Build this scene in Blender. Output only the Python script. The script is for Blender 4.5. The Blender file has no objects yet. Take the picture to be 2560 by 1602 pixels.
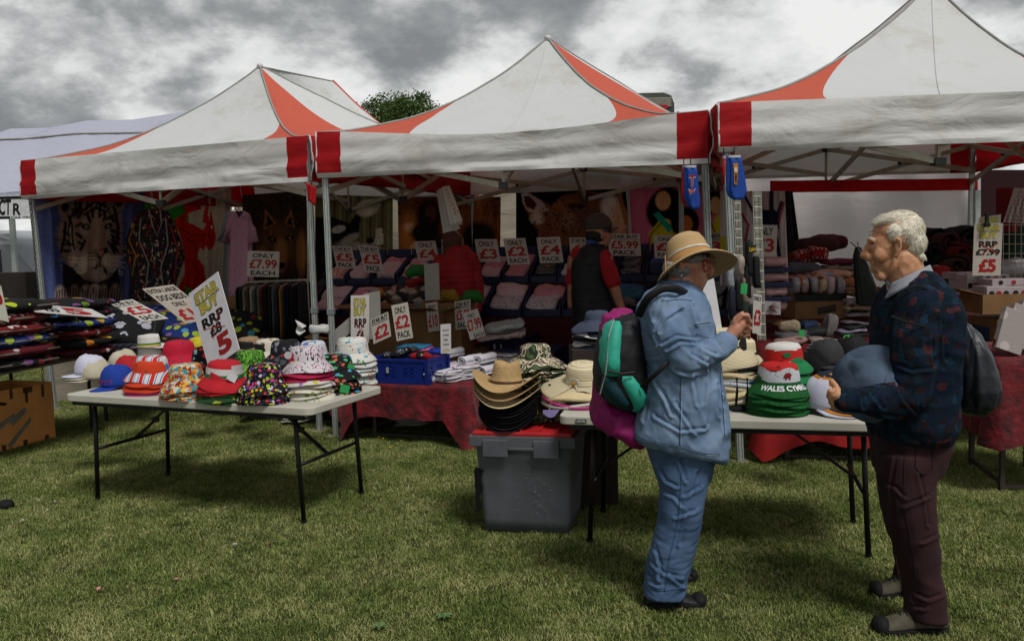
import bpy, math, random
import numpy as np
from mathutils import Vector, Matrix, noise
SC = bpy.context.scene; COL = SC.collection
rnd = random.Random(7)
PI = math.pi
# ---------------------------------------------------------------- camera, world, sun, exposure
FPX, CX, CY, CAMH = 2230.0, 1280.0, 801.0, 1.6
cam_d = bpy.data.cameras.new('camera'); cam = bpy.data.objects.new('camera', cam_d); COL.objects.link(cam)
cam_d.sensor_width = 36.0; cam_d.lens = 36.0*FPX/2560.0; cam_d.clip_start = 0.05; cam_d.clip_end = 2000
CAMR = Matrix.Rotation(PI/2-math.radians(5.03), 3, 'X') @ Matrix.Rotation(math.radians(-1.38), 3, 'Z')
cam.matrix_world = Matrix.Translation((0, 0, CAMH)) @ CAMR.to_4x4()
SC.camera = cam
SUN_EL, SUN_AZ = math.radians(58), math.radians(150)      # azimuth from +Y towards +X
wd = bpy.data.worlds.new('World'); SC.world = wd; wd.use_nodes = True
def world_nodes():
 nt = wd.node_tree; nt.nodes.clear(); N = nt.nodes.new; L = nt.links.new
 out = N('ShaderNodeOutputWorld'); bg = N('ShaderNodeBackground'); bg.inputs[1].default_value = 1.0
 sky = N('ShaderNodeTexSky'); sky.sky_type = 'NISHITA'; sky.sun_disc = False
 sky.sun_elevation = SUN_EL; sky.sun_rotation = SUN_AZ
 tc = N('ShaderNodeTexCoord')
 sep = N('ShaderNodeSeparateXYZ'); L(tc.outputs['Generated'], sep.inputs[0])
 def math_(op, a, b=None, c=None):
  m = N('ShaderNodeMath'); m.operation = op
  for i, v in enumerate((a, b, c)):
   if v is None: continue
   if isinstance(v, (int, float)): m.inputs[i].default_value = v
   else: L(v, m.inputs[i])
  return m.outputs[0]
 z = math_('MAXIMUM', sep.outputs[2], 0.0)
 zz = math_('ADD', z, 0.42)
 u = math_('DIVIDE', sep.outputs[0], zz); v = math_('DIVIDE', sep.outputs[1], zz)
 cmb = N('ShaderNodeCombineXYZ'); L(u, cmb.inputs[0]); L(v, cmb.inputs[1]); cmb.inputs[2].default_value = 0.35
 def nz(scale, det, rough, dist=0.0, off=(0, 0, 0)):
  mp = N('ShaderNodeMapping'); mp.inputs['Location'].default_value = off; L(cmb.outputs[0], mp.inputs[0])
  n = N('ShaderNodeTexNoise'); n.inputs['Scale'].default_value = scale; n.inputs['Detail'].default_value = det
  n.inputs['Roughness'].default_value = rough; n.inputs['Distortion'].default_value = dist
  L(mp.outputs[0], n.inputs[0]); return n.outputs[0]
 big = nz(1.3, 3, 0.5, 0.2, (3.1, 1.7, 0)); mid = nz(3.2, 12, 0.60, 0.12, (0.4, 5.2, 0)); fine = nz(8.0, 12, 0.62, 0.05, (8, 2, 0))
 s = math_('ADD', math_('MULTIPLY', big, 0.80), math_('ADD', math_('MULTIPLY', mid, 0.50), math_('MULTIPLY', fine, 0.20)))
 # the clouds to the left of the view are heavier than those straight ahead and to the right
 side = math_('MULTIPLY', sep.outputs[0], 0.16)
 s2 = math_('ADD', math_('ADD', s, side), math_('MULTIPLY', math_('MINIMUM', z, 0.6), -0.36))
 cr = N('ShaderNodeValToRGB'); e = cr.color_ramp; L(s2, cr.inputs[0])
 stops = [(0.525, (0.116, 0.121, 0.126)), (0.572, (0.158, 0.165, 0.169)), (0.607, (0.236, 0.242, 0.244)), (0.645, (0.345, 0.351, 0.350)), (0.70, (0.425, 0.429, 0.424))]
 e.elements[0].position = stops[0][0]; e.elements[0].color = (*stops[0][1], 1)
 e.elements[1].position = stops[-1][0]; e.elements[1].color = (*stops[-1][1], 1)
 for p_, c_ in stops[1:-1]:
  q = e.elements.new(p_); q.color = (*c_, 1)
 # sky seen through the gaps
 gap = nz(2.6, 7, 0.6, 0.5, (5.3, 9.1, 0))
 gm = N('ShaderNodeMapRange'); gm.inputs[1].default_value = 0.67; gm.inputs[2].default_value = 0.73; L(gap, gm.inputs[0])
 skm = N('ShaderNodeMixRGB'); skm.blend_type = 'MULTIPLY'; skm.inputs[0].default_value = 1; L(sky.outputs[0], skm.inputs[1]); skm.inputs[2].default_value = (0.11, 0.11, 0.11, 1)
 mx = N('ShaderNodeMixRGB'); L(math_('MULTIPLY', gm.outputs[0], 0.8), mx.inputs[0]); L(cr.outputs[0], mx.inputs[1]); L(skm.outputs[0], mx.inputs[2])
 L(mx.outputs[0], bg.inputs[0]); L(bg.outputs[0], out.inputs[0])
world_nodes()
sun_d = bpy.data.lights.new('sun', 'SUN'); sun_d.energy = 1.5; sun_d.angle = math.radians(17); sun_d.color = (1.0, 0.98, 0.95)
sun = bpy.data.objects.new('sun', sun_d); COL.objects.link(sun)
sd = Vector((math.sin(SUN_AZ)*math.cos(SUN_EL), math.cos(SUN_AZ)*math.cos(SUN_EL), math.sin(SUN_EL)))
sun.rotation_euler = sd.to_track_quat('Z', 'Y').to_euler(); sun.location = (0, 0, 20)
SC.view_settings.view_transform = 'Standard'; SC.view_settings.look = 'None'; SC.view_settings.gamma = 1.0
SC.view_settings.use_curve_mapping = False; SC.view_settings.exposure = 1.0
SC.render.engine = 'CYCLES'; SC.cycles.max_bounces = 6; SC.cycles.transparent_max_bounces = 8
# ---------------------------------------------------------------- helpers: where a photo point lies in the place
def ray(x, y): return CAMR @ Vector(((x-CX)/FPX, -(y-CY)/FPX, -1.0))
def P(x, y, Y): r = ray(x, y); return Vector((0, 0, CAMH)) + r*(Y/r.y)
def G(x, y, z=0.0): r = ray(x, y); return Vector((0, 0, CAMH)) + r*((z-CAMH)/r.z)
def px(Y): return Y/FPX          # metres per photo pixel at distance Y
def lin(h):
 if isinstance(h, str):
  h = h.lstrip('#'); v = [int(h[i:i+2], 16)/255 for i in (0, 2, 4)]
  return tuple(((c+0.055)/1.055)**2.4 if c > 0.04045 else c/12.92 for c in v)
 return tuple(h)
# ---------------------------------------------------------------- materials
MATS = {}
def _base(name):
 m = bpy.data.materials.new(name); m.use_nodes = True; nt = m.node_tree
 return m, nt, nt.nodes['Principled BSDF'], nt.nodes['Material Output']
def _bump(nt, b, scale, strength, coord='Object', dist=0.004, detail=4, stretch=None):
 N = nt.nodes.new; L = nt.links.new
 tc = N('ShaderNodeTexCoord'); src = tc.outputs[coord]
 if stretch:
  mp = N('ShaderNodeMapping'); mp.inputs['Scale'].default_value = stretch; L(src, mp.inputs[0]); src = mp.outputs[0]
 n = N('ShaderNodeTexNoise'); n.inputs['Scale'].default_value = scale; n.inputs['Detail'].default_value = detail; L(src, n.inputs[0])
 bp = N('ShaderNodeBump'); bp.inputs['Strength'].default_value = strength; bp.inputs['Distance'].default_value = dist
 L(n.outputs[0], bp.inputs['Height']); L(bp.outputs[0], b.inputs['Normal'])
def M(name, col, rough=0.8, var=0.18, vs=14, bump=0.25, bs=120, metal=0.0, trans=0.0, spec=0.3, col2=None, dist=0.004, stretch=None, sheen=0.0):
 """plain procedural surface: colour with noise variation, fine relief, optional light passing through (cloth)"""
 if name in MATS: return MATS[name]
 m, nt, b, out = _base(name); N = nt.nodes.new; L = nt.links.new
 c = lin(col); c2 = lin(col2) if col2 else tuple(x*(1-var) for x in c)
 tc = N('ShaderNodeTexCoord'); n = N('ShaderNodeTexNoise'); n.inputs['Scale'].default_value = vs; n.inputs['Detail'].default_value = 5
 L(tc.outputs['Object'], n.inputs[0])
 cr = N('ShaderNodeValToRGB'); cr.color_ramp.elements[0].position = 0.34; cr.color_ramp.elements[1].position = 0.66
 cr.color_ramp.elements[0].color = (*c2, 1); cr.color_ramp.elements[1].color = (*c, 1); L(n.outputs[0], cr.inputs[0])
 L(cr.outputs[0], b.inputs['Base Color']); b.inputs['Roughness'].default_value = rough; b.inputs['Metallic'].default_value = metal
 b.inputs['Specular IOR Level'].default_value = spec
 if sheen: b.inputs['Sheen Weight'].default_value = sheen
 if bump: _bump(nt, b, bs, bump, dist=dist, stretch=stretch)
 if trans:
  t = N('ShaderNodeBsdfTranslucent'); L(cr.outputs[0], t.inputs[0]); mx = N('ShaderNodeMixShader'); mx.inputs[0].default_value = trans
  L(b.outputs[0], mx.inputs[1]); L(t.outputs[0], mx.inputs[2]); L(mx.outputs[0], out.inputs[0])
 MATS[name] = m; return m
def canopy_mat(name, col, stain, trans):
 if name in MATS: return MATS[name]
 m, nt, b, out = _base(name); N = nt.nodes.new; L = nt.links.new
 tc = N('ShaderNodeTexCoord')
 n = N('ShaderNodeTexNoise'); n.inputs['Scale'].default_value = 1.6; n.inputs['Detail'].default_value = 9; n.inputs['Roughness'].default_value = 0.7; L(tc.outputs['Object'], n.inputs[0])
 cr = N('ShaderNodeValToRGB'); e = cr.color_ramp.elements; e[0].position = 0.55; e[1].position = 0.75; e[0].color = (*lin(col), 1); e[1].color = (*lin(stain), 1)
 L(n.outputs[0], cr.inputs[0]); L(cr.outputs[0], b.inputs['Base Color']); b.inputs['Roughness'].default_value = 0.7; b.inputs['Specular IOR Level'].default_value = 0.25
 # creases: stretched noise + weave
 mp = N('ShaderNodeMapping'); mp.inputs['Scale'].default_value = (.7, .7, 1.6); L(tc.outputs['Object'], mp.inputs[0])
 n2 = N('ShaderNodeTexNoise'); n2.inputs['Scale'].default_value = 2.6; n2.inputs['Detail'].default_value = 6; n2.inputs['Distortion'].default_value = 1.0; L(mp.outputs[0], n2.inputs[0])
 n3 = N('ShaderNodeTexNoise'); n3.inputs['Scale'].default_value = 60; n3.inputs['Detail'].default_value = 3; L(tc.outputs['Object'], n3.inputs[0])
 b1 = N('ShaderNodeBump'); b1.inputs['Strength'].default_value = 0.5; b1.inputs['Distance'].default_value = 0.05; L(n2.outputs[0], b1.inputs['Height'])
 b2 = N('ShaderNodeBump'); b2.inputs['Strength'].default_value = 0.15; b2.inputs['Distance'].default_value = 0.004; L(n3.outputs[0], b2.inputs['Height']); L(b1.outputs[0], b2.inputs['Normal']); L(b2.outputs[0], b.inputs['Normal'])
 t = N('ShaderNodeBsdfTranslucent'); L(cr.outputs[0], t.inputs[0]); mx = N('ShaderNodeMixShader'); mx.inputs[0].default_value = trans
 L(b.outputs[0], mx.inputs[1]); L(t.outputs[0], mx.inputs[2]); L(mx.outputs[0], out.inputs[0])
 MATS[name] = m; return m
def pat(name, base, cols, scale=28, thr=0.34, kind='spots', rough=0.85, bump=0.3, distort=0.022, stretch=(1, 1, 1)):
 """printed cloth: cells of random colours scattered on a base colour"""
 if name in MATS: return MATS[name]
 m, nt, b, out = _base(name); N = nt.nodes.new; L = nt.links.new
 tc = N('ShaderNodeTexCoord'); mp = N('ShaderNodeMapping'); mp.inputs['Scale'].default_value = stretch
 mp.inputs['Location'].default_value = (rnd.uniform(0, 9), rnd.uniform(0, 9), rnd.uniform(0, 9)); L(tc.outputs['Object'], mp.inputs[0])
 src = mp.outputs[0]
 if distort:
  n = N('ShaderNodeTexNoise'); n.inputs['Scale'].default_value = scale*0.9; L(src, n.inputs[0])
  mx0 = N('ShaderNodeMixRGB'); mx0.blend_type = 'ADD'; mx0.inputs[0].default_value = distort; L(src, mx0.inputs[1]); L(n.outputs['Color'], mx0.inputs[2]); src = mx0.outputs[0]
 def ramp(fac, colours):
  r = N('ShaderNodeValToRGB'); r.color_ramp.interpolation = 'CONSTANT'; k = len(colours)
  r.color_ramp.elements[0].color = (*lin(colours[0]), 1); r.color_ramp.elements[0].position = 0
  r.color_ramp.elements[1].color = (*lin(colours[-1]), 1); r.color_ramp.elements[1].position = (k-1)/k if k > 1 else 1
  for i in range(1, k-1):
   q = r.color_ramp.elements.new(i/k); q.color = (*lin(colours[i]), 1)
  L(fac, r.inputs[0]); return r.outputs[0]
 if kind == 'spots':
  v = N('ShaderNodeTexVoronoi'); v.inputs['Scale'].default_value = scale; L(src, v.inputs['Vector'])
  sp = N('ShaderNodeSeparateColor'); L(v.outputs['Color'], sp.inputs[0])
  cc = ramp(sp.outputs[0], cols)
  lt = N('ShaderNodeMath'); lt.operation = 'LESS_THAN'; lt.inputs[1].default_value = thr; L(v.outputs['Distance'], lt.inputs[0])
  mx = N('ShaderNodeMixRGB'); L(lt.outputs[0], mx.inputs[0]); mx.inputs[1].default_value = (*lin(base), 1); L(cc, mx.inputs[2]); fin = mx.outputs[0]
 elif kind == 'camo':
  n = N('ShaderNodeTexNoise'); n.inputs['Scale'].default_value = scale; n.inputs['Detail'].default_value = 2.5; n.inputs['Distortion'].default_value = 0.8; L(src, n.inputs[0])
  mr = N('ShaderNodeMapRange'); mr.inputs[1].default_value = 0.3; mr.inputs[2].default_value = 0.7; L(n.outputs[0], mr.inputs[0])
  fin = ramp(mr.outputs[0], [base]+list(cols))
 elif kind == 'stripes':
  w = N('ShaderNodeTexWave'); w.inputs['Scale'].default_value = scale; w.inputs['Distortion'].default_value = thr; w.bands_direction = 'X'; L(src, w.inputs[0])
  fin = ramp(w.outputs['Color'], [base]+list(cols))
 elif kind == 'check':
  w1 = N('ShaderNodeTexWave'); w1.inputs['Scale'].default_value = scale; L(src, w1.inputs[0]); w1.bands_direction = 'X'
  w2 = N('ShaderNodeTexWave'); w2.inputs['Scale'].default_value = scale; L(src, w2.inputs[0]); w2.bands_direction = 'Y'
  ad = N('ShaderNodeMath'); ad.operation = 'MULTIPLY_ADD'; ad.inputs[1].default_value = 0.5; L(w1.outputs['Color'], ad.inputs[0])
  hf = N('ShaderNodeMath'); hf.operation = 'MULTIPLY'; hf.inputs[1].default_value = 0.49; L(w2.outputs['Color'], hf.inputs[0]); L(hf.outputs[0], ad.inputs[2])
  fin = ramp(ad.outputs[0], [base]+list(cols))
 L(fin, b.inputs['Base Color']); b.inputs['Roughness'].default_value = rough; b.inputs['Specular IOR Level'].default_value = 0.25
 if bump: _bump(nt, b, 70, bump, dist=0.006)
 MATS[name] = m; return m
def vcol_mat(name='printed_cloth', rough=0.9, trans=0.0):
 if name in MATS: return MATS[name]
 m, nt, b, out = _base(name); N = nt.nodes.new; L = nt.links.new
 a = N('ShaderNodeVertexColor'); a.layer_name = 'Col'; L(a.outputs[0], b.inputs['Base Color']); b.inputs['Roughness'].default_value = rough
 b.inputs['Specular IOR Level'].default_value = 0.15
 _bump(nt, b, 220, 0.4, dist=0.003)
 if trans:
  t = N('ShaderNodeBsdfTranslucent'); L(a.outputs[0], t.inputs[0]); mx = N('ShaderNodeMixShader'); mx.inputs[0].default_value = trans
  L(b.outputs[0], mx.inputs[1]); L(t.outputs[0], mx.inputs[2]); L(mx.outputs[0], out.inputs[0])
 MATS[name] = m; return m
# ---------------------------------------------------------------- objects
def tag(o, label=None, cat=None, group=None, kind=None):
 if label: o['label'] = label
 if cat: o['category'] = cat
 if group: o['group'] = group
 if kind: o['kind'] = kind
 return o
def thing(name, label, cat, loc=(0, 0, 0), group=None, rz=0.0):
 o = bpy.data.objects.new(name, None); COL.objects.link(o); o.location = loc; o.rotation_euler = (0, 0, rz); o.empty_display_size = 0.1
 return tag(o, label, cat, group)
def root_loc(o):
 v = Vector(o.location)
 while o.parent: o = o.parent; v += Vector(o.location)
 return v
class MB:
 """collects shapes given in world coordinates and links them as ONE mesh object"""
 def __init__(s): s.v = []; s.f = []; s.m = []
 def add(s, vs, fs, mi=0):
  o = len(s.v); s.v += [tuple(v) for v in vs]; s.f += [tuple(i+o for i in f) for f in fs]; s.m += [mi]*len(fs); return s
 def hexa(s, c8, mi=0):      # 4 bottom (ccw), 4 top
  return s.add(c8, [(3, 2, 1, 0), (4, 5, 6, 7), (0, 1, 5, 4), (1, 2, 6, 5), (2, 3, 7, 6), (3, 0, 4, 7)], mi)
 def box(s, c, sx, sy, sz, R=None, mi=0):
  R = R or Matrix.Identity(3); c = Vector(c)
  return s.hexa([c + R @ Vector((x*sx/2, y*sy/2, z*sz/2)) for z in (-1, 1) for x, y in ((-1, -1), (1, -1), (1, 1), (-1, 1))], mi)
 def beam(s, a, b, w, h, mi=0, up=(0, 0, 1)):
  a = Vector(a); b = Vector(b); d = (b-a); L = d.length or 1e-6; d = d/L; u = Vector(up)
  if abs(d.dot(u)) > 0.98: u = Vector((0, 1, 0))
  x = d.cross(u).normalized(); z = x.cross(d)
  return s.hexa([p + x*(i*w/2) + z*(j*h/2) for p, in ((a,), (b,)) for i, j in ((-1, -1), (1, -1), (1, 1), (-1, 1))], mi)
 def tube(s, pts, rs, n=8, mi=0, cap=True, flat=1.0, up=(0, 0, 1)):
  pts = [Vector(p) for p in pts]; rs = rs if isinstance(rs, (list, tuple)) else [rs]*len(pts)
  rings = [];
  for i, p in enumerate(pts):
   d = (pts[min(i+1, len(pts)-1)]-pts[max(i-1, 0)]); d = d.normalized() if d.length > 1e-9 else Vector((0, 0, 1)); u = Vector(up)
   if abs(d.dot(u)) > 0.97: u = Vector((0, 1, 0))
   x = d.cross(u).normalized(); y = x.cross(d)
   rings.append([p + x*(rs[i]*math.cos(2*PI*k/n)) + y*(rs[i]*flat*math.sin(2*PI*k/n)) for k in range(n)])
  vs = [v for r in rings for v in r]; fs = []
  for i in range(len(pts)-1):
   for k in range(n):
    k2 = (k+1) % n; fs.append((i*n+k, i*n+k2, (i+1)*n+k2, (i+1)*n+k))
  if cap: fs.append(tuple(range(n))[::-1]); fs.append(tuple((len(pts)-1)*n+k for k in range(n)))
  return s.add(vs, fs, mi)
 def ell(s, c, rx, ry, rz, R=None, n=12, m=8, mi=0):
  R = R or Matrix.Identity(3); c = Vector(c); vs = [c+R @ Vector((0, 0, -rz))]; fs = []
  for i in range(1, m):
   t = -PI/2+PI*i/m
   for k in range(n):
    a = 2*PI*k/n; vs.append(c+R @ Vector((rx*math.cos(t)*math.cos(a), ry*math.cos(t)*math.sin(a), rz*math.sin(t))))
  vs.append(c+R @ Vector((0, 0, rz))); T = len(vs)-1
  for k in range(n): fs.append((0, 1+(k+1) % n, 1+k)); fs.append((T, T-n+k, T-n+(k+1) % n))
  for i in range(m-2):
   for k in range(n):
    a = 1+i*n+k; b = 1+i*n+(k+1) % n; fs.append((a, b, b+n, a+n))
  return s.add(vs, fs, mi)
 def rev(s, prof, n=28, wob=None, c=(0, 0, 0), R=None, mi=0, capt=True, capb=False):
  R = R or Matrix.Identity(3); c = Vector(c); vs = []; fs = []
  for i, (r, z) in enumerate(prof):
   for k in range(n):
    a = 2*PI*k/n; p = Vector((r*math.cos(a), r*math.sin(a), z))
    if wob: p = wob(p, a, i)
    vs.append(c+R @ p)
  for i in range(len(prof)-1):
   for k in range(n):
    k2 = (k+1) % n; fs.append((i*n+k, (i+1)*n+k, (i+1)*n+k2, i*n+k2))
  if capt: fs.append(tuple(range(n)))
  if capb: fs.append(tuple((len(prof)-1)*n+k for k in range(n))[::-1])
  return s.add(vs, fs, mi)
 def grid(s, fn, nu, nv, mi=0):
  vs = [fn(i/nu, j/nv) for j in range(nv+1) for i in range(nu+1)]; w = nu+1
  return s.add(vs, [(j*w+i, j*w+i+1, (j+1)*w+i+1, (j+1)*w+i) for j in range(nv) for i in range(nu)], mi)
 def build(s, name, mats, parent=None, smooth=False, org=None, solid=0.0, bevel=0.0, sub=0):
  mats = mats if isinstance(mats, (list, tuple)) else [mats]
  if parent is not None: o0 = root_loc(parent)
  elif org is not None: o0 = Vector(org)
  else:
   A = np.array([tuple(v) for v in s.v]); mn = A.min(0); mxx = A.max(0); o0 = Vector(((mn[0]+mxx[0])/2, (mn[1]+mxx[1])/2, mn[2]))
  me = bpy.data.meshes.new(name); me.from_pydata([tuple(Vector(v)-o0) for v in s.v], [], s.f)
  for m in mats: me.materials.append(m)
  if len(mats) > 1: me.polygons.foreach_set('material_index', s.m)
  if smooth: me.polygons.foreach_set('use_smooth', [True]*len(me.polygons))
  me.update(); o = bpy.data.objects.new(name, me); COL.objects.link(o)
  if parent is not None: o.parent = parent
  else: o.location = o0
  if bevel: b = o.modifiers.new('bevel', 'BEVEL'); b.width = bevel; b.segments = 2; b.limit_method = 'ANGLE'
  if solid: k = o.modifiers.new('thick', 'SOLIDIFY'); k.thickness = solid; k.offset = 0
  if sub: k = o.modifiers.new('sub', 'SUBSURF'); k.levels = sub; k.render_levels = sub
  return o
def mesh_obj(name, me, parent=None, loc=(0, 0, 0), mat=None):
 o = bpy.data.objects.new(name, me); COL.objects.link(o); o.location = loc
 if parent is not None: o.parent = parent
 if mat is not None:
  if not me.materials: me.materials.append(mat)
  else: o.material_slots[0].link = 'OBJECT'; o.material_slots[0].material = mat
 return o
# ---------------------------------------------------------------- lettering
_txt = {}
def text_shape(s, bold=0.022):
 k = (s, bold)
 if k in _txt: return _txt[k]
 cu = bpy.data.curves.new('t', 'FONT'); cu.body = s; cu.offset = bold; cu.resolution_u = 3; cu.fill_mode = 'FRONT' if False else 'BOTH'
 o = bpy.data.objects.new('t', cu); COL.objects.link(o)
 bpy.context.view_layer.update()
 me = bpy.data.meshes.new_from_object(o.evaluated_get(bpy.context.evaluated_depsgraph_get()))
 V = np.zeros(len(me.vertices)*3); me.vertices.foreach_get('co', V); V = V.reshape(-1, 3)[:, :2]
 F = [tuple(p.vertices) for p in me.polygons]; mn = V.min(0); mx = V.max(0); V = (V-mn)/(mx-mn)
 bpy.data.objects.remove(o); bpy.data.curves.remove(cu); bpy.data.meshes.remove(me)
 _txt[k] = (V, F, float((mx-mn)[0]/(mx-mn)[1])); return _txt[k]
def put_text(mb, s, O, U, W, x0, x1, y0, y1, off, bold=0.022, mi=0, shear=0.0):
 """text in the rectangle x0..x1, y0..y1 (fractions) of the board O + u*U + w*W, lifted by off"""
 V, F, a = text_shape(s, bold)
 mb.add([O+U*(x0+(x1-x0)*v[0]+shear*(v[1]-.5))+W*(y0+(y1-y0)*v[1])+off for v in V], F, mi)
INK = lambda c: {'k': M('sign_black', '#0a0a0a', .6, bump=0), 'r': M('sign_red', '#8f0f14', .6, bump=0), 'g': M('sign_gold', '#a89a35', .6, bump=0),
                 'o': M('sign_orange_red', '#b23a1c', .6, bump=0), 'y': M('sign_yellow', '#b8a01c', .6, bump=0), 'w': M('sign_white_ink', '#d0d0d0', .6, bump=0)}[c]
def sign(label, TL, TR, BL, Y, lines, col='#b9b2a6', YB=None, YR=None, name='price_sign', cross=None, cat='sign', stick=None, thick=0.005, group=None):
 """card with lettering; corners from the photo at distance Y (YB bottom, YR right side)"""
 YB = Y if YB is None else YB; YR = Y if YR is None else YR
 tl = P(*TL, Y); tr = P(*TR, YR); bl = P(*BL, YB); U = tr-tl; W = tl-bl; nrm = U.cross(W).normalized()
 if nrm.y > 0: nrm = -nrm
 base = bl+U*0.5
 r = thing(name, label, cat, base, group)
 mb = MB(); b = -nrm*thick
 mb.hexa([bl+b, bl+U+b, bl+U, bl, tl+b, tl+U+b, tl+U, tl]); mb.build('card', M('card_'+col[1:], col, .75, var=.08, bump=.1), r)
 for ln in lines:
  s, c, x0, x1, y0, y1 = ln[:6]; bold = ln[6] if len(ln) > 6 else 0.022
  t = MB(); put_text(t, s, bl, U, W, x0, x1, y0, y1, nrm*0.0015, bold)
  t.build('lettering', INK(c), r)
  if c == 'g':       # grey drop outline behind the gold letters
   t = MB(); put_text(t, s, bl, U, W, x0-.02, x1+.02, y0-.012, y1+.012, nrm*0.0008, 0.075); t.build('lettering_outline', M('outline_grey', '#55544e', .6, bump=0), r)
 if cross:
  for (xa, ya, xb, yb) in cross:
   t = MB(); a = bl+U*xa+W*ya+nrm*.0028; c = bl+U*xb+W*yb+nrm*.0028; t.beam(a, c, 0.004, 0.001, up=nrm); t.build('red_line', INK('o'), r)
 if stick:
  t = MB(); q = base; t.beam(q+Vector((0, .008, .02)), P(*stick[:2], stick[2]), 0.008, 0.008); t.build('holder', M('holder_metal', '#8a8a88', .4, metal=.6, bump=0), r)
 return r
# usual card layouts
def L_only(price, foot=None, c='r'):
 if foot: return [('ONLY', 'k', .16, .84, .74, .92), (price, c, .07, .93, .32, .68, .03), (foot, 'k', .12, .88, .06, .24)]
 return [('ONLY', 'k', .16, .84, .68, .92), (price, c, .1, .9, .14, .58, .03)]
def L_star(price, foot='EACH'):
 l = [('STAR BUY', 'k', .07, .93, .80, .95, .03), (price, 'r', .07, .93, .32, .68, .03), ('\u2014'*4, 'k', .03, .97, .745, .765)]
 if foot: l.append((foot, 'k', .14, .86, .05, .25, .03))
 return l
# ---------------------------------------------------------------- soft shapes
def fb(p, s=1.0, o=3):
 return noise.fractal(Vector(p)*s, 1.0, 2.0, o)
def soft_box(mb, c, w, d, h, rz=0.0, amp=0.006, sc=14, rnd_=0.25, n=8, pillow=0.0, tilt=(0, 0), mi=0, nz=3):
 """rounded, slightly uneven block of cloth (w along x, d along y)"""
 c = Vector(c); Rm = Matrix.Rotation(rz, 3, 'Z') @ Matrix.Rotation(tilt[0], 3, 'X') @ Matrix.Rotation(tilt[1], 3, 'Y'); sd = rnd.uniform(0, 50)
 vs = []; idx = {}; fs = []
 def vid(i, j, k):
  key = (i, j, k)
  if key not in idx:
   x, y, z = 2*i/n-1, 2*j/n-1, 2*k/nz-1
   q = Vector((x, y, z)); m4 = (abs(x)**(4)+abs(y)**(4)+abs(z)**(6))**.25; f = 1.0/max(m4, 1e-3) if m4 > 1 else 1.0
   f = 1-(1-f)*rnd_*3 if rnd_ < .33 else f
   pz = h/2
   if pillow: pz *= (1-pillow*max(abs(x), abs(y))**2.5)
   v = Vector((x*f*w/2, y*f*d/2, z*pz*(f if abs(z) == 1 else 1)))
   v += Vector((fb((v.x+sd, v.y, v.z), sc), fb((v.x, v.y+sd, v.z), sc), fb((v.x, v.y, v.z+sd), sc)))*amp
   idx[key] = len(vs); vs.append(c+Vector((0, 0, h/2))+Rm @ v)
  return idx[key]
 for i in range(n):
  for j in range(n):
   fs.append((vid(i, j, 0), vid(i, j+1, 0), vid(i+1, j+1, 0), vid(i+1, j, 0))); fs.append((vid(i, j, nz), vid(i+1, j, nz), vid(i+1, j+1, nz), vid(i, j+1, nz)))
 for i in range(n):
  for k in range(nz):
   fs.append((vid(i, 0, k), vid(i+1, 0, k), vid(i+1, 0, k+1), vid(i, 0, k+1))); fs.append((vid(i, n, k), vid(i, n, k+1), vid(i+1, n, k+1), vid(i+1, n, k)))
   fs.append((vid(0, i, k), vid(0, i, k+1), vid(0, i+1, k+1), vid(0, i+1, k))); fs.append((vid(n, i, k), vid(n, i+1, k), vid(n, i+1, k+1), vid(n, i, k+1)))
 mb.add(vs, fs, mi)
def loft_rows(mb, rows, Y, n=24, power=2.4, ripple=0.0, nr=5, seed=0, mi=0, closed=True):
 """rows: (y, xl, xr, half_depth_m, dY) from top to bottom, traced in photo pixels at distance Y: a closed body"""
 rings = []
 for (y, xl, xr, hd, dd) in rows:
  a = P(xl, y, Y+dd); b = P(xr, y, Y+dd); c = (a+b)/2; ux = (b-a)/2; uy = Vector((0, 1, 0))*hd; ring = []
  for k in range(n):
   t = 2*PI*k/n; ct, st = math.cos(t), math.sin(t)
   sx = math.copysign(abs(ct)**(2/power), ct); sy = math.copysign(abs(st)**(2/power), st); f = 1+ripple*math.sin(nr*t+seed+y*.01)
   ring.append(c+ux*sx*f+uy*sy*f)
  rings.append(ring)
 vs = [v for r in rings for v in r]; fs = []; m = len(rows)
 for i in range(m-1):
  for k in range(n):
   k2 = (k+1) % n; fs.append((i*n+k, (i+1)*n+k, (i+1)*n+k2, i*n+k2))
 if closed: fs.append(tuple(range(n))); fs.append(tuple((m-1)*n+k for k in range(n))[::-1])
 return mb.add(vs, fs, mi)
def limb(mb, pts, Y, n=14):
 """tapered limb through photo points (x, y, dY, radius_px): cones joined by balls"""
 q = [(P(x, y, Y+d), r*px(Y)) for x, y, d, r in pts]
 for p, r in q: mb.ell(p, r, r, r, n=n, m=8)
 for (a, ra), (b, rb) in zip(q, q[1:]): mb.tube([a, b], [ra, rb], n=n)
 return mb
def crease_disp(V, N_, lines, w=6.0, dep=.0085):
 C = np.array(CAMR).T; Q = (V-np.array([0, 0, CAMH])) @ C.T; X = CX+FPX*Q[:, 0]/-Q[:, 2]; Y = CY-FPX*Q[:, 1]/-Q[:, 2]; D = np.zeros(len(V))
 for L_ in lines:
  d = np.full(len(V), 1e9); sg = np.zeros(len(V))
  for (xa, ya), (xb, yb) in zip(L_, L_[1:]):
   ex, ey = xb-xa, yb-ya; t = np.clip(((X-xa)*ex+(Y-ya)*ey)/(ex*ex+ey*ey), 0, 1); dx, dy = X-xa-t*ex, Y-ya-t*ey; q = np.hypot(dx, dy); m = q < d; d = np.where(m, q, d); sg = np.where(m, np.sign(ex*dy-ey*dx), sg)
  D += -dep*np.exp(-(d/(w*.55))**2)+dep*.9*np.exp(-((d*sg-w*1.1)/(w*.8))**2)
 return D*np.clip(-N_[:, 1]*1.6, 0, 1)
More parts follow.
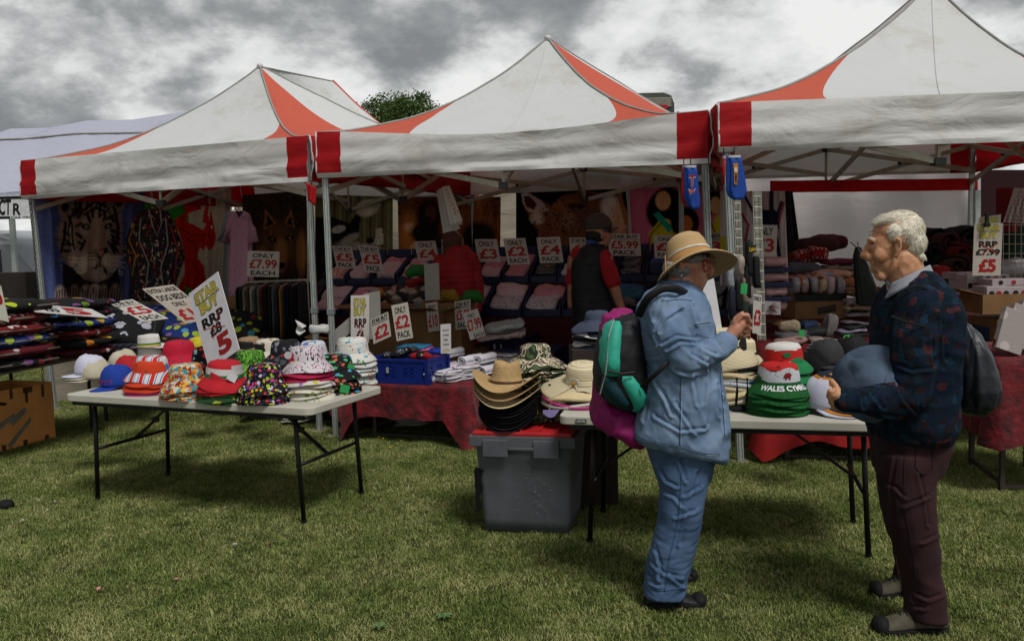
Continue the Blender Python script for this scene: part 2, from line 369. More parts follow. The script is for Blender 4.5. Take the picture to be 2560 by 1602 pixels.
def stitch(obj, pts, mat, name='seam', w=.0018, off=.0015):
 from mathutils.bvhtree import BVHTree
 o0 = root_loc(obj); bt = BVHTree.FromPolygons([Vector(v.co)+o0 for v in obj.data.vertices], [tuple(p.vertices) for p in obj.data.polygons]); out = []; O = Vector((0, 0, CAMH))
 for (xa, ya), (xb, yb) in zip(pts, pts[1:]):
  n = max(2, int(math.hypot(xb-xa, yb-ya)/5))
  for i in range(n+1):
   r = ray(xa+(xb-xa)*i/n, ya+(yb-ya)*i/n).normalized(); h = bt.ray_cast(O, r)
   if h[0]: out.append(h[0]-r*off)
 if len(out) > 1: m = MB(); m.tube(out, w, n=5); return m.build(name, mat, obj.parent, smooth=True)
def fuse(mb, name, mat, parent, voxel=0.006, smooth=3, crease=None, wr=None, fac=0.5, mats=None, color=None):
 """voxel-fuse overlapping closed shapes into ONE continuous skin; wr(p, n) -> displacement along the normal"""
 me = bpy.data.meshes.new('tmp'); me.from_pydata([tuple(v) for v in mb.v], [], mb.f); me.update()
 o = bpy.data.objects.new('tmp', me); COL.objects.link(o)
 r = o.modifiers.new('r', 'REMESH'); r.mode = 'VOXEL'; r.voxel_size = voxel; r.adaptivity = 0
 if smooth: k = o.modifiers.new('s', 'SMOOTH'); k.iterations = smooth; k.factor = fac
 bpy.context.view_layer.update()
 m2 = bpy.data.meshes.new_from_object(o.evaluated_get(bpy.context.evaluated_depsgraph_get()))
 bpy.data.objects.remove(o); bpy.data.meshes.remove(me)
 nv = len(m2.vertices); V = np.zeros(nv*3); m2.vertices.foreach_get('co', V); V = V.reshape(-1, 3)
 if wr:
  Nn = np.array([tuple(v.normal) for v in m2.vertices]); D = np.array([wr(Vector(p), Vector(q)) for p, q in zip(V, Nn)]); V = V+Nn*D[:, None]
 if crease: Nn = np.array([tuple(v.normal) for v in m2.vertices]); V = V+Nn*crease_disp(V, Nn, crease)[:, None]
 o0 = root_loc(parent); m2.vertices.foreach_set('co', (V-np.array(o0)).ravel())
 m2.materials.clear(); m2.materials.append(mat); m2.polygons.foreach_set('use_smooth', [True]*len(m2.polygons)); m2.name = name; m2.update()
 if color is not None:
  ca = m2.color_attributes.new('Col', 'FLOAT_COLOR', 'POINT'); C = color(V); ca.data.foreach_set('color', np.hstack([C, np.ones((nv, 1))]).ravel())
 ob = bpy.data.objects.new(name, m2); COL.objects.link(ob); ob.parent = parent; return ob
# ---------------------------------------------------------------- printed blankets
class Cv:
 """a small drawing in photo pixels; its colours become the print woven into a cloth mesh"""
 def __init__(s, x0, y0, x1, y1, col, step=2.2):
  s.b = (x0, y0, x1, y1); s.nu = max(4, int((x1-x0)/step)); s.nv = max(4, int((y1-y0)/step))
  s.X, s.Y = np.meshgrid(np.linspace(x0, x1, s.nu+1), np.linspace(y0, y1, s.nv+1)); s.A = np.zeros((s.nv+1, s.nu+1, 3)); s.A[:] = lin(col); s.rs = np.random.RandomState(5)
 def mix(s, m, col, a=1.0): m = (m*a)[..., None]; s.A = s.A*(1-m)+np.array(lin(col))*m; return s
 def ell(s, x, y, rx, ry, col, rot=0, soft=.15, a=1.0):
  c, n = math.cos(math.radians(rot)), math.sin(math.radians(rot)); dx, dy = s.X-x, s.Y-y
  d = np.sqrt(((dx*c+dy*n)/rx)**2+((-dx*n+dy*c)/ry)**2); return s.mix(np.clip((1-d)/soft+.5, 0, 1), col, a)
 def poly(s, pts, col, a=1.0):
  m = np.zeros_like(s.X, bool); k = len(pts)
  for i in range(k):
   (xa, ya), (xb, yb) = pts[i], pts[(i+1) % k]
   if ya == yb: continue
   c = ((s.Y < ya) != (s.Y < yb)) & (s.X < (xb-xa)*(s.Y-ya)/(yb-ya)+xa); m ^= c
  return s.mix(m.astype(float), col, a)
 def line(s, pts, w, col, a=1.0):
  d = np.full(s.X.shape, 1e9)
  for (xa, ya), (xb, yb) in zip(pts, pts[1:]):
   L2 = (xb-xa)**2+(yb-ya)**2 or 1e-6; t = np.clip(((s.X-xa)*(xb-xa)+(s.Y-ya)*(yb-ya))/L2, 0, 1)
   d = np.minimum(d, np.hypot(s.X-xa-t*(xb-xa), s.Y-ya-t*(yb-ya)))
  return s.mix(np.clip((w/2-d)/1.2+.5, 0, 1), col, a)
 def grain(s, amt, sx=1, sy=1):
  h, w = s.X.shape; r = s.rs.normal(0, 1, (h//sy+2, w//sx+2)); r = np.repeat(np.repeat(r, sy, 0), sx, 1)[:h, :w]
  s.A = np.clip(s.A*(1+amt*r[..., None]), 0, 1); return s
def blanket(label, cv, quad, YL, YR, fold=0.02, nf=5, group=None, name='printed_blanket', cat='blanket', phase=0.0, trans=0.12, YB=0.0, parent=None):
 (x0, y0), (x1, y1), (x2, y2), (x3, y3) = quad; nu, nv = cv.nu, cv.nv; vs = []
 for j in range(nv+1):
  v = j/nv
  for i in range(nu+1):
   u = i/nu; X = (x0*(1-u)+x1*u)*(1-v)+(x3*(1-u)+x2*u)*v; Yp = (y0*(1-u)+y1*u)*(1-v)+(y3*(1-u)+y2*u)*v
   D = YL*(1-u)+YR*u+YB*v + fold*(math.sin(2*PI*nf*u+phase+.8*math.sin(5*v+phase))*(.35+.65*v)+.35*math.sin(2*PI*nf*2.3*u+phase*2+2*v)); vs.append(P(X, Yp, D))
 w = nu+1; mb = MB(); mb.add(vs, [(j*w+i, j*w+i+1, (j+1)*w+i+1, (j+1)*w+i) for j in range(nv) for i in range(nu)])
 o = mb.build(name, vcol_mat('printed_cloth_thin', trans=trans), parent, smooth=True)
 ca = o.data.color_attributes.new('Col', 'FLOAT_COLOR', 'POINT'); C = cv.A.reshape(-1, 3); ca.data.foreach_set('color', np.hstack([C, np.ones((len(C), 1))]).ravel())
 return tag(o, label, cat, group) if parent is None else o
def hanging(name, label, cat, rows, Y, mat, group=None, ripple=.05, nr=7, parent=None, seed=1.0):
 mb = MB(); loft_rows(mb, rows, Y, n=40, power=2.0, ripple=ripple, nr=nr, seed=seed); o = mb.build(name, mat, parent, smooth=True)
 return tag(o, label, cat, group) if parent is None else o
ORD = ['topmost', 'second from the top', 'third from the top', 'fourth from the top', 'fifth from the top', 'sixth from the top', 'seventh from the top', 'eighth from the top', 'ninth from the top', 'tenth from the top', 'eleventh from the top', 'twelfth from the top', 'thirteenth from the top', 'fourteenth from the top']
# ================================================================ ground
def ground_mat():
 m, nt, b, out = _base('grass_ground'); N = nt.nodes.new; L = nt.links.new
 tc = N('ShaderNodeTexCoord');
 n1 = N('ShaderNodeTexNoise'); n1.inputs['Scale'].default_value = 0.9; n1.inputs['Detail'].default_value = 6; L(tc.outputs['Object'], n1.inputs[0])
 n2 = N('ShaderNodeTexNoise'); n2.inputs['Scale'].default_value = 55; n2.inputs['Detail'].default_value = 6; L(tc.outputs['Object'], n2.inputs[0])
 r1 = N('ShaderNodeValToRGB'); e = r1.color_ramp.elements; e[0].position = .35; e[1].position = .65; e[0].color = (0.035, 0.05, 0.014, 1); e[1].color = (0.085, 0.088, 0.03, 1); L(n1.outputs[0], r1.inputs[0])
 r2 = N('ShaderNodeValToRGB'); e = r2.color_ramp.elements; e[0].position = .35; e[1].position = .7; e[0].color = (.45, .45, .45, 1); e[1].color = (1.2, 1.2, 1.1, 1); L(n2.outputs[0], r2.inputs[0])
 mx = N('ShaderNodeMixRGB'); mx.blend_type = 'MULTIPLY'; mx.inputs[0].default_value = 1; L(r1.outputs[0], mx.inputs[1]); L(r2.outputs[0], mx.inputs[2]); L(mx.outputs[0], b.inputs['Base Color'])
 b.inputs['Roughness'].default_value = .95; b.inputs['Specular IOR Level'].default_value = .1; _bump(nt, b, 60, .8, dist=.03); return m
mb = MB(); mb.add([(-400, -300, 0), (400, -300, 0), (400, 600, 0), (-400, 600, 0)], [(0, 1, 2, 3)])
ground = mb.build('ground', ground_mat(), org=(0, 0, 0)); tag(ground, kind='structure')
def blade_mat():
 m, nt, b, out = _base('grass_blades'); N = nt.nodes.new; L = nt.links.new
 oi = N('ShaderNodeObjectInfo'); g = N('ShaderNodeNewGeometry')
 n1 = N('ShaderNodeTexNoise'); n1.inputs['Scale'].default_value = 2.3; n1.inputs['Detail'].default_value = 8; n1.inputs['Roughness'].default_value = .72; L(g.outputs['Position'], n1.inputs[0])
 ad = N('ShaderNodeMath'); ad.operation = 'MULTIPLY_ADD'; ad.inputs[1].default_value = .42; L(g.outputs['Random Per Island'], ad.inputs[0]); L(n1.outputs[0], ad.inputs[2])
 r = N('ShaderNodeValToRGB'); e = r.color_ramp.elements; e[0].position = .42; e[0].color = (0.050, 0.088, 0.018, 1); e[1].position = .94; e[1].color = (0.43, 0.41, 0.18, 1)
 q = e.new(.58); q.color = (.098, .150, .028, 1); q = e.new(.74); q.color = (.21, .245, .062, 1)
 L(ad.outputs[0], r.inputs[0]); L(r.outputs[0], b.inputs['Base Color']); b.inputs['Roughness'].default_value = .7; b.inputs['Specular IOR Level'].default_value = .25
 t = N('ShaderNodeBsdfTranslucent'); L(r.outputs[0], t.inputs[0]); mx = N('ShaderNodeMixShader'); mx.inputs[0].default_value = .25
 L(b.outputs[0], mx.inputs[1]); L(t.outputs[0], mx.inputs[2]); L(mx.outputs[0], out.inputs[0]); return m
def grass():
 bm_ = blade_mat(); rg = random.Random(3); protos = []
 hid = bpy.data.collections.new('grass_tufts')
 for k in range(5):
  vs = []; fs = []
  for _ in range(46):
   r = .062*math.sqrt(rg.random()); a = rg.uniform(0, 2*PI); x, y = r*math.cos(a), r*math.sin(a); h = rg.uniform(.009, .025)*(1.25 if rg.random() < .1 else 1)
   l = rg.uniform(.2, 1.25)*h; b = rg.uniform(0, 2*PI); w = rg.uniform(.0011, .0021); c, s = math.cos(b), math.sin(b); o = len(vs)
   vs += [(x-w*s, y+w*c, 0), (x+w*s, y-w*c, 0), (x+l*.35*c+w*s*.8, y+l*.35*s-w*c*.8, h*.6), (x+l*.35*c-w*s*.8, y+l*.35*s+w*c*.8, h*.6), (x+l*c, y+l*s, h*rg.uniform(.8, 1))]
   fs += [(o, o+1, o+2, o+3), (o+3, o+2, o+4)]
  me = bpy.data.meshes.new('tuft'); me.from_pydata(vs, [], fs); me.materials.append(bm_); o = bpy.data.objects.new('grass_tuft', me); hid.objects.link(o); protos.append(o)
 # patch of lawn the camera sees, scattered with tufts
 m2 = MB(); n = 24; x0, x1, y0, y1 = -9.5, 7.5, 2.2, 13.0
 m2.grid(lambda u, v: (x0+(x1-x0)*u, y0+(y1-y0)*v, .002), n, n); lawn = m2.build('grass', bm_, org=(0, 0, 0)); tag(lawn, kind='stuff')
 ng = bpy.data.node_groups.new('scatter', 'GeometryNodeTree'); ng.interface.new_socket('Geometry', in_out='INPUT', socket_type='NodeSocketGeometry'); ng.interface.new_socket('Geometry', in_out='OUTPUT', socket_type='NodeSocketGeometry')
 N = ng.nodes.new; L = ng.links.new; gi = N('NodeGroupInput'); go = N('NodeGroupOutput')
 dp = N('GeometryNodeDistributePointsOnFaces'); L(gi.outputs[0], dp.inputs['Mesh'])
 dp.inputs['Density'].default_value = 560
 ps = N('GeometryNodeInputPosition'); sx = N('ShaderNodeSeparateXYZ'); L(ps.outputs[0], sx.inputs[0])
 mr = N('ShaderNodeMapRange'); mr.inputs[1].default_value = 6.2; mr.inputs[2].default_value = 11; mr.inputs[3].default_value = 620; mr.inputs[4].default_value = 230; L(sx.outputs[1], mr.inputs[0])
 # density must be per face: capture through the field
 L(mr.outputs[0], dp.inputs['Density'])
 ci = N('GeometryNodeCollectionInfo'); ci.inputs['Collection'].default_value = hid; ci.inputs['Separate Children'].default_value = True; ci.inputs['Reset Children'].default_value = True
 ip = N('GeometryNodeInstanceOnPoints'); L(dp.outputs['Points'], ip.inputs['Points']); L(ci.outputs[0], ip.inputs['Instance']); ip.inputs['Pick Instance'].default_value = True
 rv = N('FunctionNodeRandomValue'); rv.data_type = 'FLOAT_VECTOR'; rv.inputs[0].default_value = (-.12, -.12, 0); rv.inputs[1].default_value = (.12, .12, 6.28); L(rv.outputs[0], ip.inputs['Rotation'])
 n3 = N('ShaderNodeTexNoise'); n3.inputs['Scale'].default_value = 1.7; n3.inputs['Detail'].default_value = 4
 m3 = N('ShaderNodeMapRange'); m3.inputs[1].default_value = .3; m3.inputs[2].default_value = .7; m3.inputs[3].default_value = .65; m3.inputs[4].default_value = 1.25; L(n3.outputs[0], m3.inputs[0]); L(m3.outputs[0], ip.inputs['Scale'])
 L(ip.outputs[0], go.inputs[0])
 md = lawn.modifiers.new('scatter', 'NODES'); md.node_group = ng
grass()
# small flowers and litter lying in the grass
def flat_bit(name, label, cat, x, y, w, mat, group=None):
 g = G(x, y); mb = MB(); k = 7; vs = [g+Vector((0, 0, .036))]
 for i in range(k):
  a = 2*PI*i/k; r = w*rnd.uniform(.6, 1.1); vs.append(g+Vector((r*math.cos(a), r*math.sin(a), .030+rnd.uniform(-.004, .008))))
 vs.append(g+Vector((0, 0, .02)))
 mb.add(vs, [(0, 1+i, 1+(i+1) % k) for i in range(k)]+[(k+1, 1+(i+1) % k, 1+i) for i in range(k)]); o = mb.build(name, mat); tag(o, label, cat, group)
YF = M('dandelion_yellow', '#c9a800', .6); WF = M('clover_white', '#b8b5a8', .7); PK = M('petal_pink', '#b87c78', .7)
flat_bit('dandelion', 'yellow dandelion head in the grass under the right end of the left hat table', 'flower', 831, 1187, .013, YF)
for x, y in [(970, 1093), (958, 1105), (975, 1128), (948, 1100)]: flat_bit('dandelion', 'tiny yellow flower below the red cloth table, %s of the four' % {970: 'third from left', 958: 'second from left', 975: 'lowest', 948: 'leftmost'}[x], 'flower', x, y, .012, YF, 'yellow flowers below the red cloth table')
for x, y in [(138, 1265), (98, 1262), (88, 1278), (58, 1312), (120, 1285), (14, 1270)]: flat_bit('clover_flower', 'small white clover head left of the table, %s' % {138: 'rightmost', 98: 'upper middle one', 88: 'lower middle one', 58: 'lowest', 120: 'beside the rightmost', 14: 'at the picture edge'}[x], 'flower', x, y, .008, WF, 'white clover heads left of the table')
flat_bit('petal', 'pink petal lying on the lawn in the foreground below the left table', 'petal', 443, 1463, .014, PK)
flat_bit('petal', 'pale pink scrap lying on the lawn at the bottom edge', 'petal', 247, 1486, .012, PK)
flat_bit('petal', 'tiny dark red petal on the lawn under the right front table leg', 'petal', 675, 1373, .008, M('petal_dark', '#7a1626', .7))
flat_bit('paper_scrap', 'white paper scrap in the grass in front of the left table', 'scrap', 588, 1374, .011, M('scrap_white', '#c5c6c8', .7))
def weed(x, y, lab):
 g = G(x, y); mb = MB()
 for i in range(7):
  a = 2*PI*i/7+.3; d = Vector((math.cos(a), math.sin(a), 0)); q = Vector((-d.y, d.x, 0)); r = rnd.uniform(.03, .045)
  mb.add([g+Vector((0, 0, .02)), g+d*r*.5+q*.012+Vector((0, 0, .036)), g+d*r+Vector((0, 0, .028)), g+d*r*.5-q*.012+Vector((0, 0, .036))], [(0, 1, 2, 3)])
 tag(mb.build('weed', M('weed_green', '#56703f', .6, var=.3, vs=60)), lab, 'plant')
weed(1112, 1555, 'flat broad-leaved weed in the lawn at the bottom centre'); weed(950, 1580, 'small broad-leaved weed in the lawn beside the bottom edge')
# ================================================================ gazebos
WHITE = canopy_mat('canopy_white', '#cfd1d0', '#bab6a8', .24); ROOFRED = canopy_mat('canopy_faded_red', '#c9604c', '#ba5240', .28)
VALRED = canopy_mat('valance_red', '#a30c16', '#860a12', .22); VALW = canopy_mat('valance_white', '#d9d9d6', '#c2bdb2', .25)
ALU = M('aluminium', '#aab0ab', .45, var=.2, vs=30, bump=.1, metal=.55, stretch=(1, 1, .05)); ALUD = M('aluminium_dull', '#a09a8a', .5, var=.2, vs=20, metal=.35, bump=.1); PLAST = M('joint_plastic', '#1c1d1c', .5, bump=0)
PIPING = M('canopy_piping', '#8f8f8a', .7)
def lerp(a, b, t): return a+(b-a)*t
def gazebo(label, fl, fr, vh, depth, H, kx=.26, ks=.56, legs=(1, 1, 1, 1), ctr=(0, 0), back_split=.5, sag=.0, hp=((.2, 2.1), (.08, 2.4), (.8, 2), (.45, 2)), group='red and white striped market gazebos in the row'):
 FL = P(*fl); FR = P(*fr); d = (FR-FL); d.z = 0; nrm = Vector((-d.y, d.x, 0)).normalized()
 BL = FL+nrm*depth; BR = FR+nrm*depth; zb = (FL.z+FR.z)/2; BL.z = BR.z = zb
 ze = [c.z+vh for c in (FL, FR, BR, BL)]; E = [Vector((c.x, c.y, z)) for c, z in zip((FL, FR, BR, BL), ze)]
 A = sum(E, Vector((0, 0, 0)))/4+Vector((ctr[0], ctr[1], 0)); zE = A.z; A.z += H
 r = thing('gazebo', label, 'gazebo', ((FL.x+BR.x)/2, (FL.y+BR.y)/2, 0), group)
 PR = [lambda s, k=k, n=n: k*s+(1-k)*s**n for k, n in hp]
 def pt(a, b, t, s, lift=0):
  e = lerp(a, b, t); q = Vector((lerp(e.x, A.x, s), lerp(e.y, A.y, s), 0)); i_ = E.index(a); wb = t*t*(3-2*t); p = lerp(PR[i_](s), PR[(i_+1) % 4](s), wb)
  q.z = lerp(e.z, zE, s)+H*p+lift-(sag*math.sin(PI*t)**1.5*(1-s)**3 if i_ == 0 else 0)+ .012*fb((q.x, q.y, s), 1.8)
  return q
 def panel(a, b, t0, t1, s0, s1, mat, nu=14, ns=22, name='roof_panel'):
  m = MB(); m.grid(lambda u, v: pt(a, b, lerp(t0(lerp(s0, s1, v)), t1(lerp(s0, s1, v)), u), lerp(s0, s1, v)), nu, ns); return m.build(name, mat, r, smooth=True)
 for i in range(4):
  a, b = E[i], E[(i+1) % 4]
  if i in (0, 2):
   tl = lambda s: kx*max(0, 1-s/ks)**1.0
   panel(a, b, tl, lambda s: 1-tl(s), 0, .985, WHITE, nu=20)
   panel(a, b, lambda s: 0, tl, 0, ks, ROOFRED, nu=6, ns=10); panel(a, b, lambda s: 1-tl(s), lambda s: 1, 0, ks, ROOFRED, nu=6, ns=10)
  else:
   sp = back_split if i == 1 else 1-back_split
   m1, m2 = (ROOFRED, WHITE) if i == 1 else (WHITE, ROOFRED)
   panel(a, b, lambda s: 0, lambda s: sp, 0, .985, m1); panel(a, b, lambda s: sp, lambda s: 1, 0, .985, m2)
  # hip piping and centre seam
  m = MB(); m.tube([pt(a, b, 0, s/24, .004) for s in range(24)]+[A+Vector((0, 0, .005))], .011, n=6); m.build('seam_piping', PIPING, r, smooth=True)
  if i in (0, 2): m = MB(); m.tube([pt(a, b, .5, s/20, .002) for s in range(20)], .0045, n=5); m.build('centre_seam', WHITE, r, smooth=True)
  # valance
  L_ = (b-a).length; wc = .22/L_; out = Vector(((b-a).y, -(b-a).x, 0)).normalized()
  def vpt(t, v, a=a, b=b, L_=L_, out=out, i=i):
   e = lerp(a, b, t); sg = .018*math.sin(PI*t)*v; s0 = sag*math.sin(PI*t)**1.5*(1-v) if i == 0 else 0
   fold = .012*math.sin(t*L_*9+2.2*v+i)*v+.02*math.sin(PI*v)*math.sin(t*L_*1.9+i*1.3+1.2*v)+.022*fb((t*L_*.9, v*3.5, i), 1.8)*v+.010*math.sin(11*v+1.7*t*L_+i)*math.sin(PI*v)
   return Vector((e.x, e.y, e.z+.004-vh*v+sg*.4-s0))+out*(.012+fold)
  segs = [(0, wc, VALRED), (wc, 1-wc, VALW if i in (0, 2) else VALRED), (1-wc, 1, VALRED)]
  for k, (ta, tb, mt) in enumerate(segs):
   m = MB(); m.grid(lambda u, v: vpt(lerp(ta, tb, u), v), 6 if k != 1 else 60, 10); m.build('valance' if k == 1 else 'valance_corner', mt, r, smooth=True)
  m = MB(); m.tube([vpt(0, v/6) for v in range(7)], .007, n=5); m.build('edge_trim', WHITE, r, smooth=True)
  m = MB(); m.grid(lambda u, v: vpt(u, .9+.1*v)+out*.003, 60, 1); m.build('valance_hem', VALW if i in (0, 2) else VALRED, r, smooth=True)
 m = MB(); m.ell(A+Vector((0, 0, .0)), .035, .035, .03); m.build('apex_cap', WHITE, r, smooth=True)
 # frame: posts, scissor bars, centre hub
 ctr_ = Vector((A.x, A.y, 0)); PO = []
 for i in range(4):
  e = E[i]; q = Vector((e.x, e.y, 0)); q += (Vector((ctr_.x, ctr_.y, 0))-q).normalized()*.055; PO.append(Vector((q.x, q.y, e.z)))
  if not legs[i]: continue
  off = legs[i] if isinstance(legs[i], tuple) else (0, 0)
  a = Vector((q.x+off[0], q.y+off[1], 0)); b = Vector((q.x, q.y, e.z-.02))
  m = MB(); w = .046
  m.beam(a, b, w, w); leg = m.build('post', ALU, r, bevel=.003)
  for sx in (-1, 1):
   for g in (-.25, .25):
    m = MB(); m.beam(a+Vector((sx*w*g*2*.5, -w/2-.0015, 0)), b+Vector((sx*w*g*2*.5, -w/2-.0015, 0)), .004, .003);
    if g > 0: m.build('groove', M('groove_dark', '#5c605e', .6, bump=0), leg)
  m = MB(); m.box(lerp(a, b, .42)+Vector((0, 0, 0)), .062, .062, .05); m.build('post_clamp', M('clamp_grey', '#6f7371', .5, bump=.1), leg, bevel=.004)
  m = MB(); m.box(a+Vector((0, 0, .006)), .13, .13, .008); m.build('foot_plate', ALUD, leg)
 hub = Vector((A.x, A.y, zE+.10))
 mids = []
 def bar(p, q): m = MB(); m.beam(p, q, .024, .042); m.build('truss_bar', ALUD, r)
 for i in range(4):
  a, b = PO[i], PO[(i+1) % 4]; inw = (ctr_-lerp(a, b, .5)); inw.z = 0; inw.normalize()
  mid = lerp(a, b, .5)
  hi, lo = -.06-sag, -vh-.10
  q1, q3 = lerp(a, b, .25), lerp(a, b, .75)
  for (u, w_) in ((a, mid), (mid, b)):
   bar(u+Vector((0, 0, hi))+inw*.02, w_+Vector((0, 0, lo))+inw*.02); bar(u+Vector((0, 0, lo+.12))+inw*.045, w_+Vector((0, 0, hi))+inw*.045)
   mm = lerp(u, w_, .5)+Vector((0, 0, (hi+lo)/2+.03))+inw*.03; m = MB(); m.box(mm, .03, .03, .03); m.build('pivot', PLAST, r)
  for z in (hi, lo):
   m = MB(); m.box(mid+Vector((0, 0, z))+inw*.03, .075, .075, .05); m.build('joint', PLAST, r)
   if z == hi: m = MB(); m.beam(mid+Vector((0, 0, hi))+inw*.03, mid+Vector((0, 0, lo))+inw*.03, .02, .02); m.build('truss_post', ALUD, r)
  bar(mid+Vector((0, 0, lo))+inw*.03, hub+Vector((0, 0, .28))); bar(mid+Vector((0, 0, hi))+inw*.06, hub+Vector((0, 0, -.12)))
 m = MB(); m.box(hub+Vector((0, 0, .08)), .08, .08, .5); m.build('centre_hub', PLAST, r)
 m = MB(); m.beam(hub, A-Vector((0, 0, .03)), .03, .03); m.build('centre_mast', ALUD, r)
 return dict(r=r, E=E, PO=PO, A=A, n=nrm, FL=FL, FR=FR)
TA = gazebo('left red and white gazebo over the animal blankets', (60, 500, 9.05), (776, 456, 7.62), .385, 3.2, 1.02, legs=((.10, 0), (.0, 0), 1, 0), ctr=(-.02, 0), hp=((.22, 2.1), (.08, 2.3), (.8, 2), (.45, 2)))
TB = gazebo('middle red and white gazebo over the price sign trays', (797, 447, 7.42), (1770, 411, 6.50), .375, 3.1, .95, legs=((.0, 0), (.09, 0), 1, 1), kx=.26, ks=.58, sag=.085, back_split=.8, hp=((.16, 2.1), (.10, 2.3), (.9, 2), (.45, 2)))
TC = gazebo('right red and white gazebo, tallest and nearest, cut by the right edge', (1796, 383, 6.22), (2930, 346, 5.95), .335, 3.1, 1.16, legs=((.11, 0), 1, 1, 1), ctr=(.50, 0), kx=.25, ks=.58, hp=((.34, 2.0), (.2, 2.1), (.5, 2), (.42, 2)))
# twin posts tied together with a white rag; red cloth knot above
g = thing('rag', 'white rag tied round the twin gazebo posts', 'rag', P(798, 835, 7.35))
m = MB(); c = P(798, 822, 7.40)
def ragw(p, a, i): return p+Vector((.008*math.sin(5*a+i), .006*math.cos(3*a), .006*math.sin(4*a+i)))
m.rev([(.078, -.035), (.083, -.012), (.081, .012), (.074, .03)], n=22, wob=lambda p, a, i: Vector((p.x*1.0, p.y*.62, p.z))+Vector((0, 0, .006*math.sin(4*a+i))), c=c, capt=False); m.build('rag_band', M('rag_white', '#b9b9b6', .9, bs=60, bump=.6), g, smooth=True, solid=.006)
m = MB(); a = P(770, 822, 7.34)
m.grid(lambda u, v: a+Vector((-.03-.07*v*(1-.3*u)+.015*math.sin(7*u), -.01+.02*math.sin(9*u+3*v), (.05-.10*u)*(.5+.8*v)+.01)), 8, 6); m.build('rag_tail', M('rag_white', '#b9b9b6'), g, smooth=True, solid=.006)
m = MB(); q = P(778, 478, 7.35); m.grid(lambda u, v: q+Vector(((u-.5)*.085*(1-.35*v), .012*math.sin(8*u+2*v), .05-.15*v+.02*math.cos(3*u))), 8, 8)
tag(m.build('tie_cloth', VALRED, smooth=True, solid=.004), 'red cloth flap tied at the top of the twin posts', 'cloth')
# white and striped marquee roof standing behind the left gazebo
def rear_tent():
 r = thing('marquee', 'white tent roof with a ridge behind the left gazebo', 'marquee', (-1.9, 14.2, 0))
 a = P(655, 168, 12.2); b = P(832, 204, 14.5);
 cFL = P(640, 330, 13.3); cFR = P(1080, 330, 13.8); cBR = P(1090, 330, 17.5); cBL = P(660, 330, 17.0)
 for q in (cFL, cFR, cBR, cBL): q.z = 2.95
 def surf(p0, p1, p2, p3, mt, nm='roof_panel'):
  m = MB(); m.grid(lambda u, v: lerp(lerp(p0, p1, u), lerp(p3, p2, u), v)+Vector((0, 0, -.14*math.sin(PI*v)*(1-.2*u)+.012*fb((u*3, v*3, 1), 2))), 14, 14); m.build(nm, mt, r, smooth=True)
 surf(cFL, cFR, b, a, WHITE); surf(cFR, cBR, b, b, WHITE); surf(cBR, cBL, a, b, WHITE); surf(cBL, cFL, a, a, WHITE)
 m = MB(); m.tube([a, b], .012, n=6); m.build('ridge_seam', PIPING, r)
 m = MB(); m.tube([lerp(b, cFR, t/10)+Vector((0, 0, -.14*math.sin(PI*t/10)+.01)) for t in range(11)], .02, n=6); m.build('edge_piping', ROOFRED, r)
 for q in (cFL, cFR, cBR, cBL):
  m = MB(); m.beam((q.x, q.y, 0), q, .045, .045); m.build('post', ALU, r)
 for p0, p1 in ((cFL, cFR), (cFR, cBR), (cBR, cBL), (cBL, cFL)):
  m = MB(); m.grid(lambda u, v: lerp(p0, p1, u)+Vector((0, 0, -.35*v)), 8, 2); m.build('valance', VALW, r)
rear_tent()
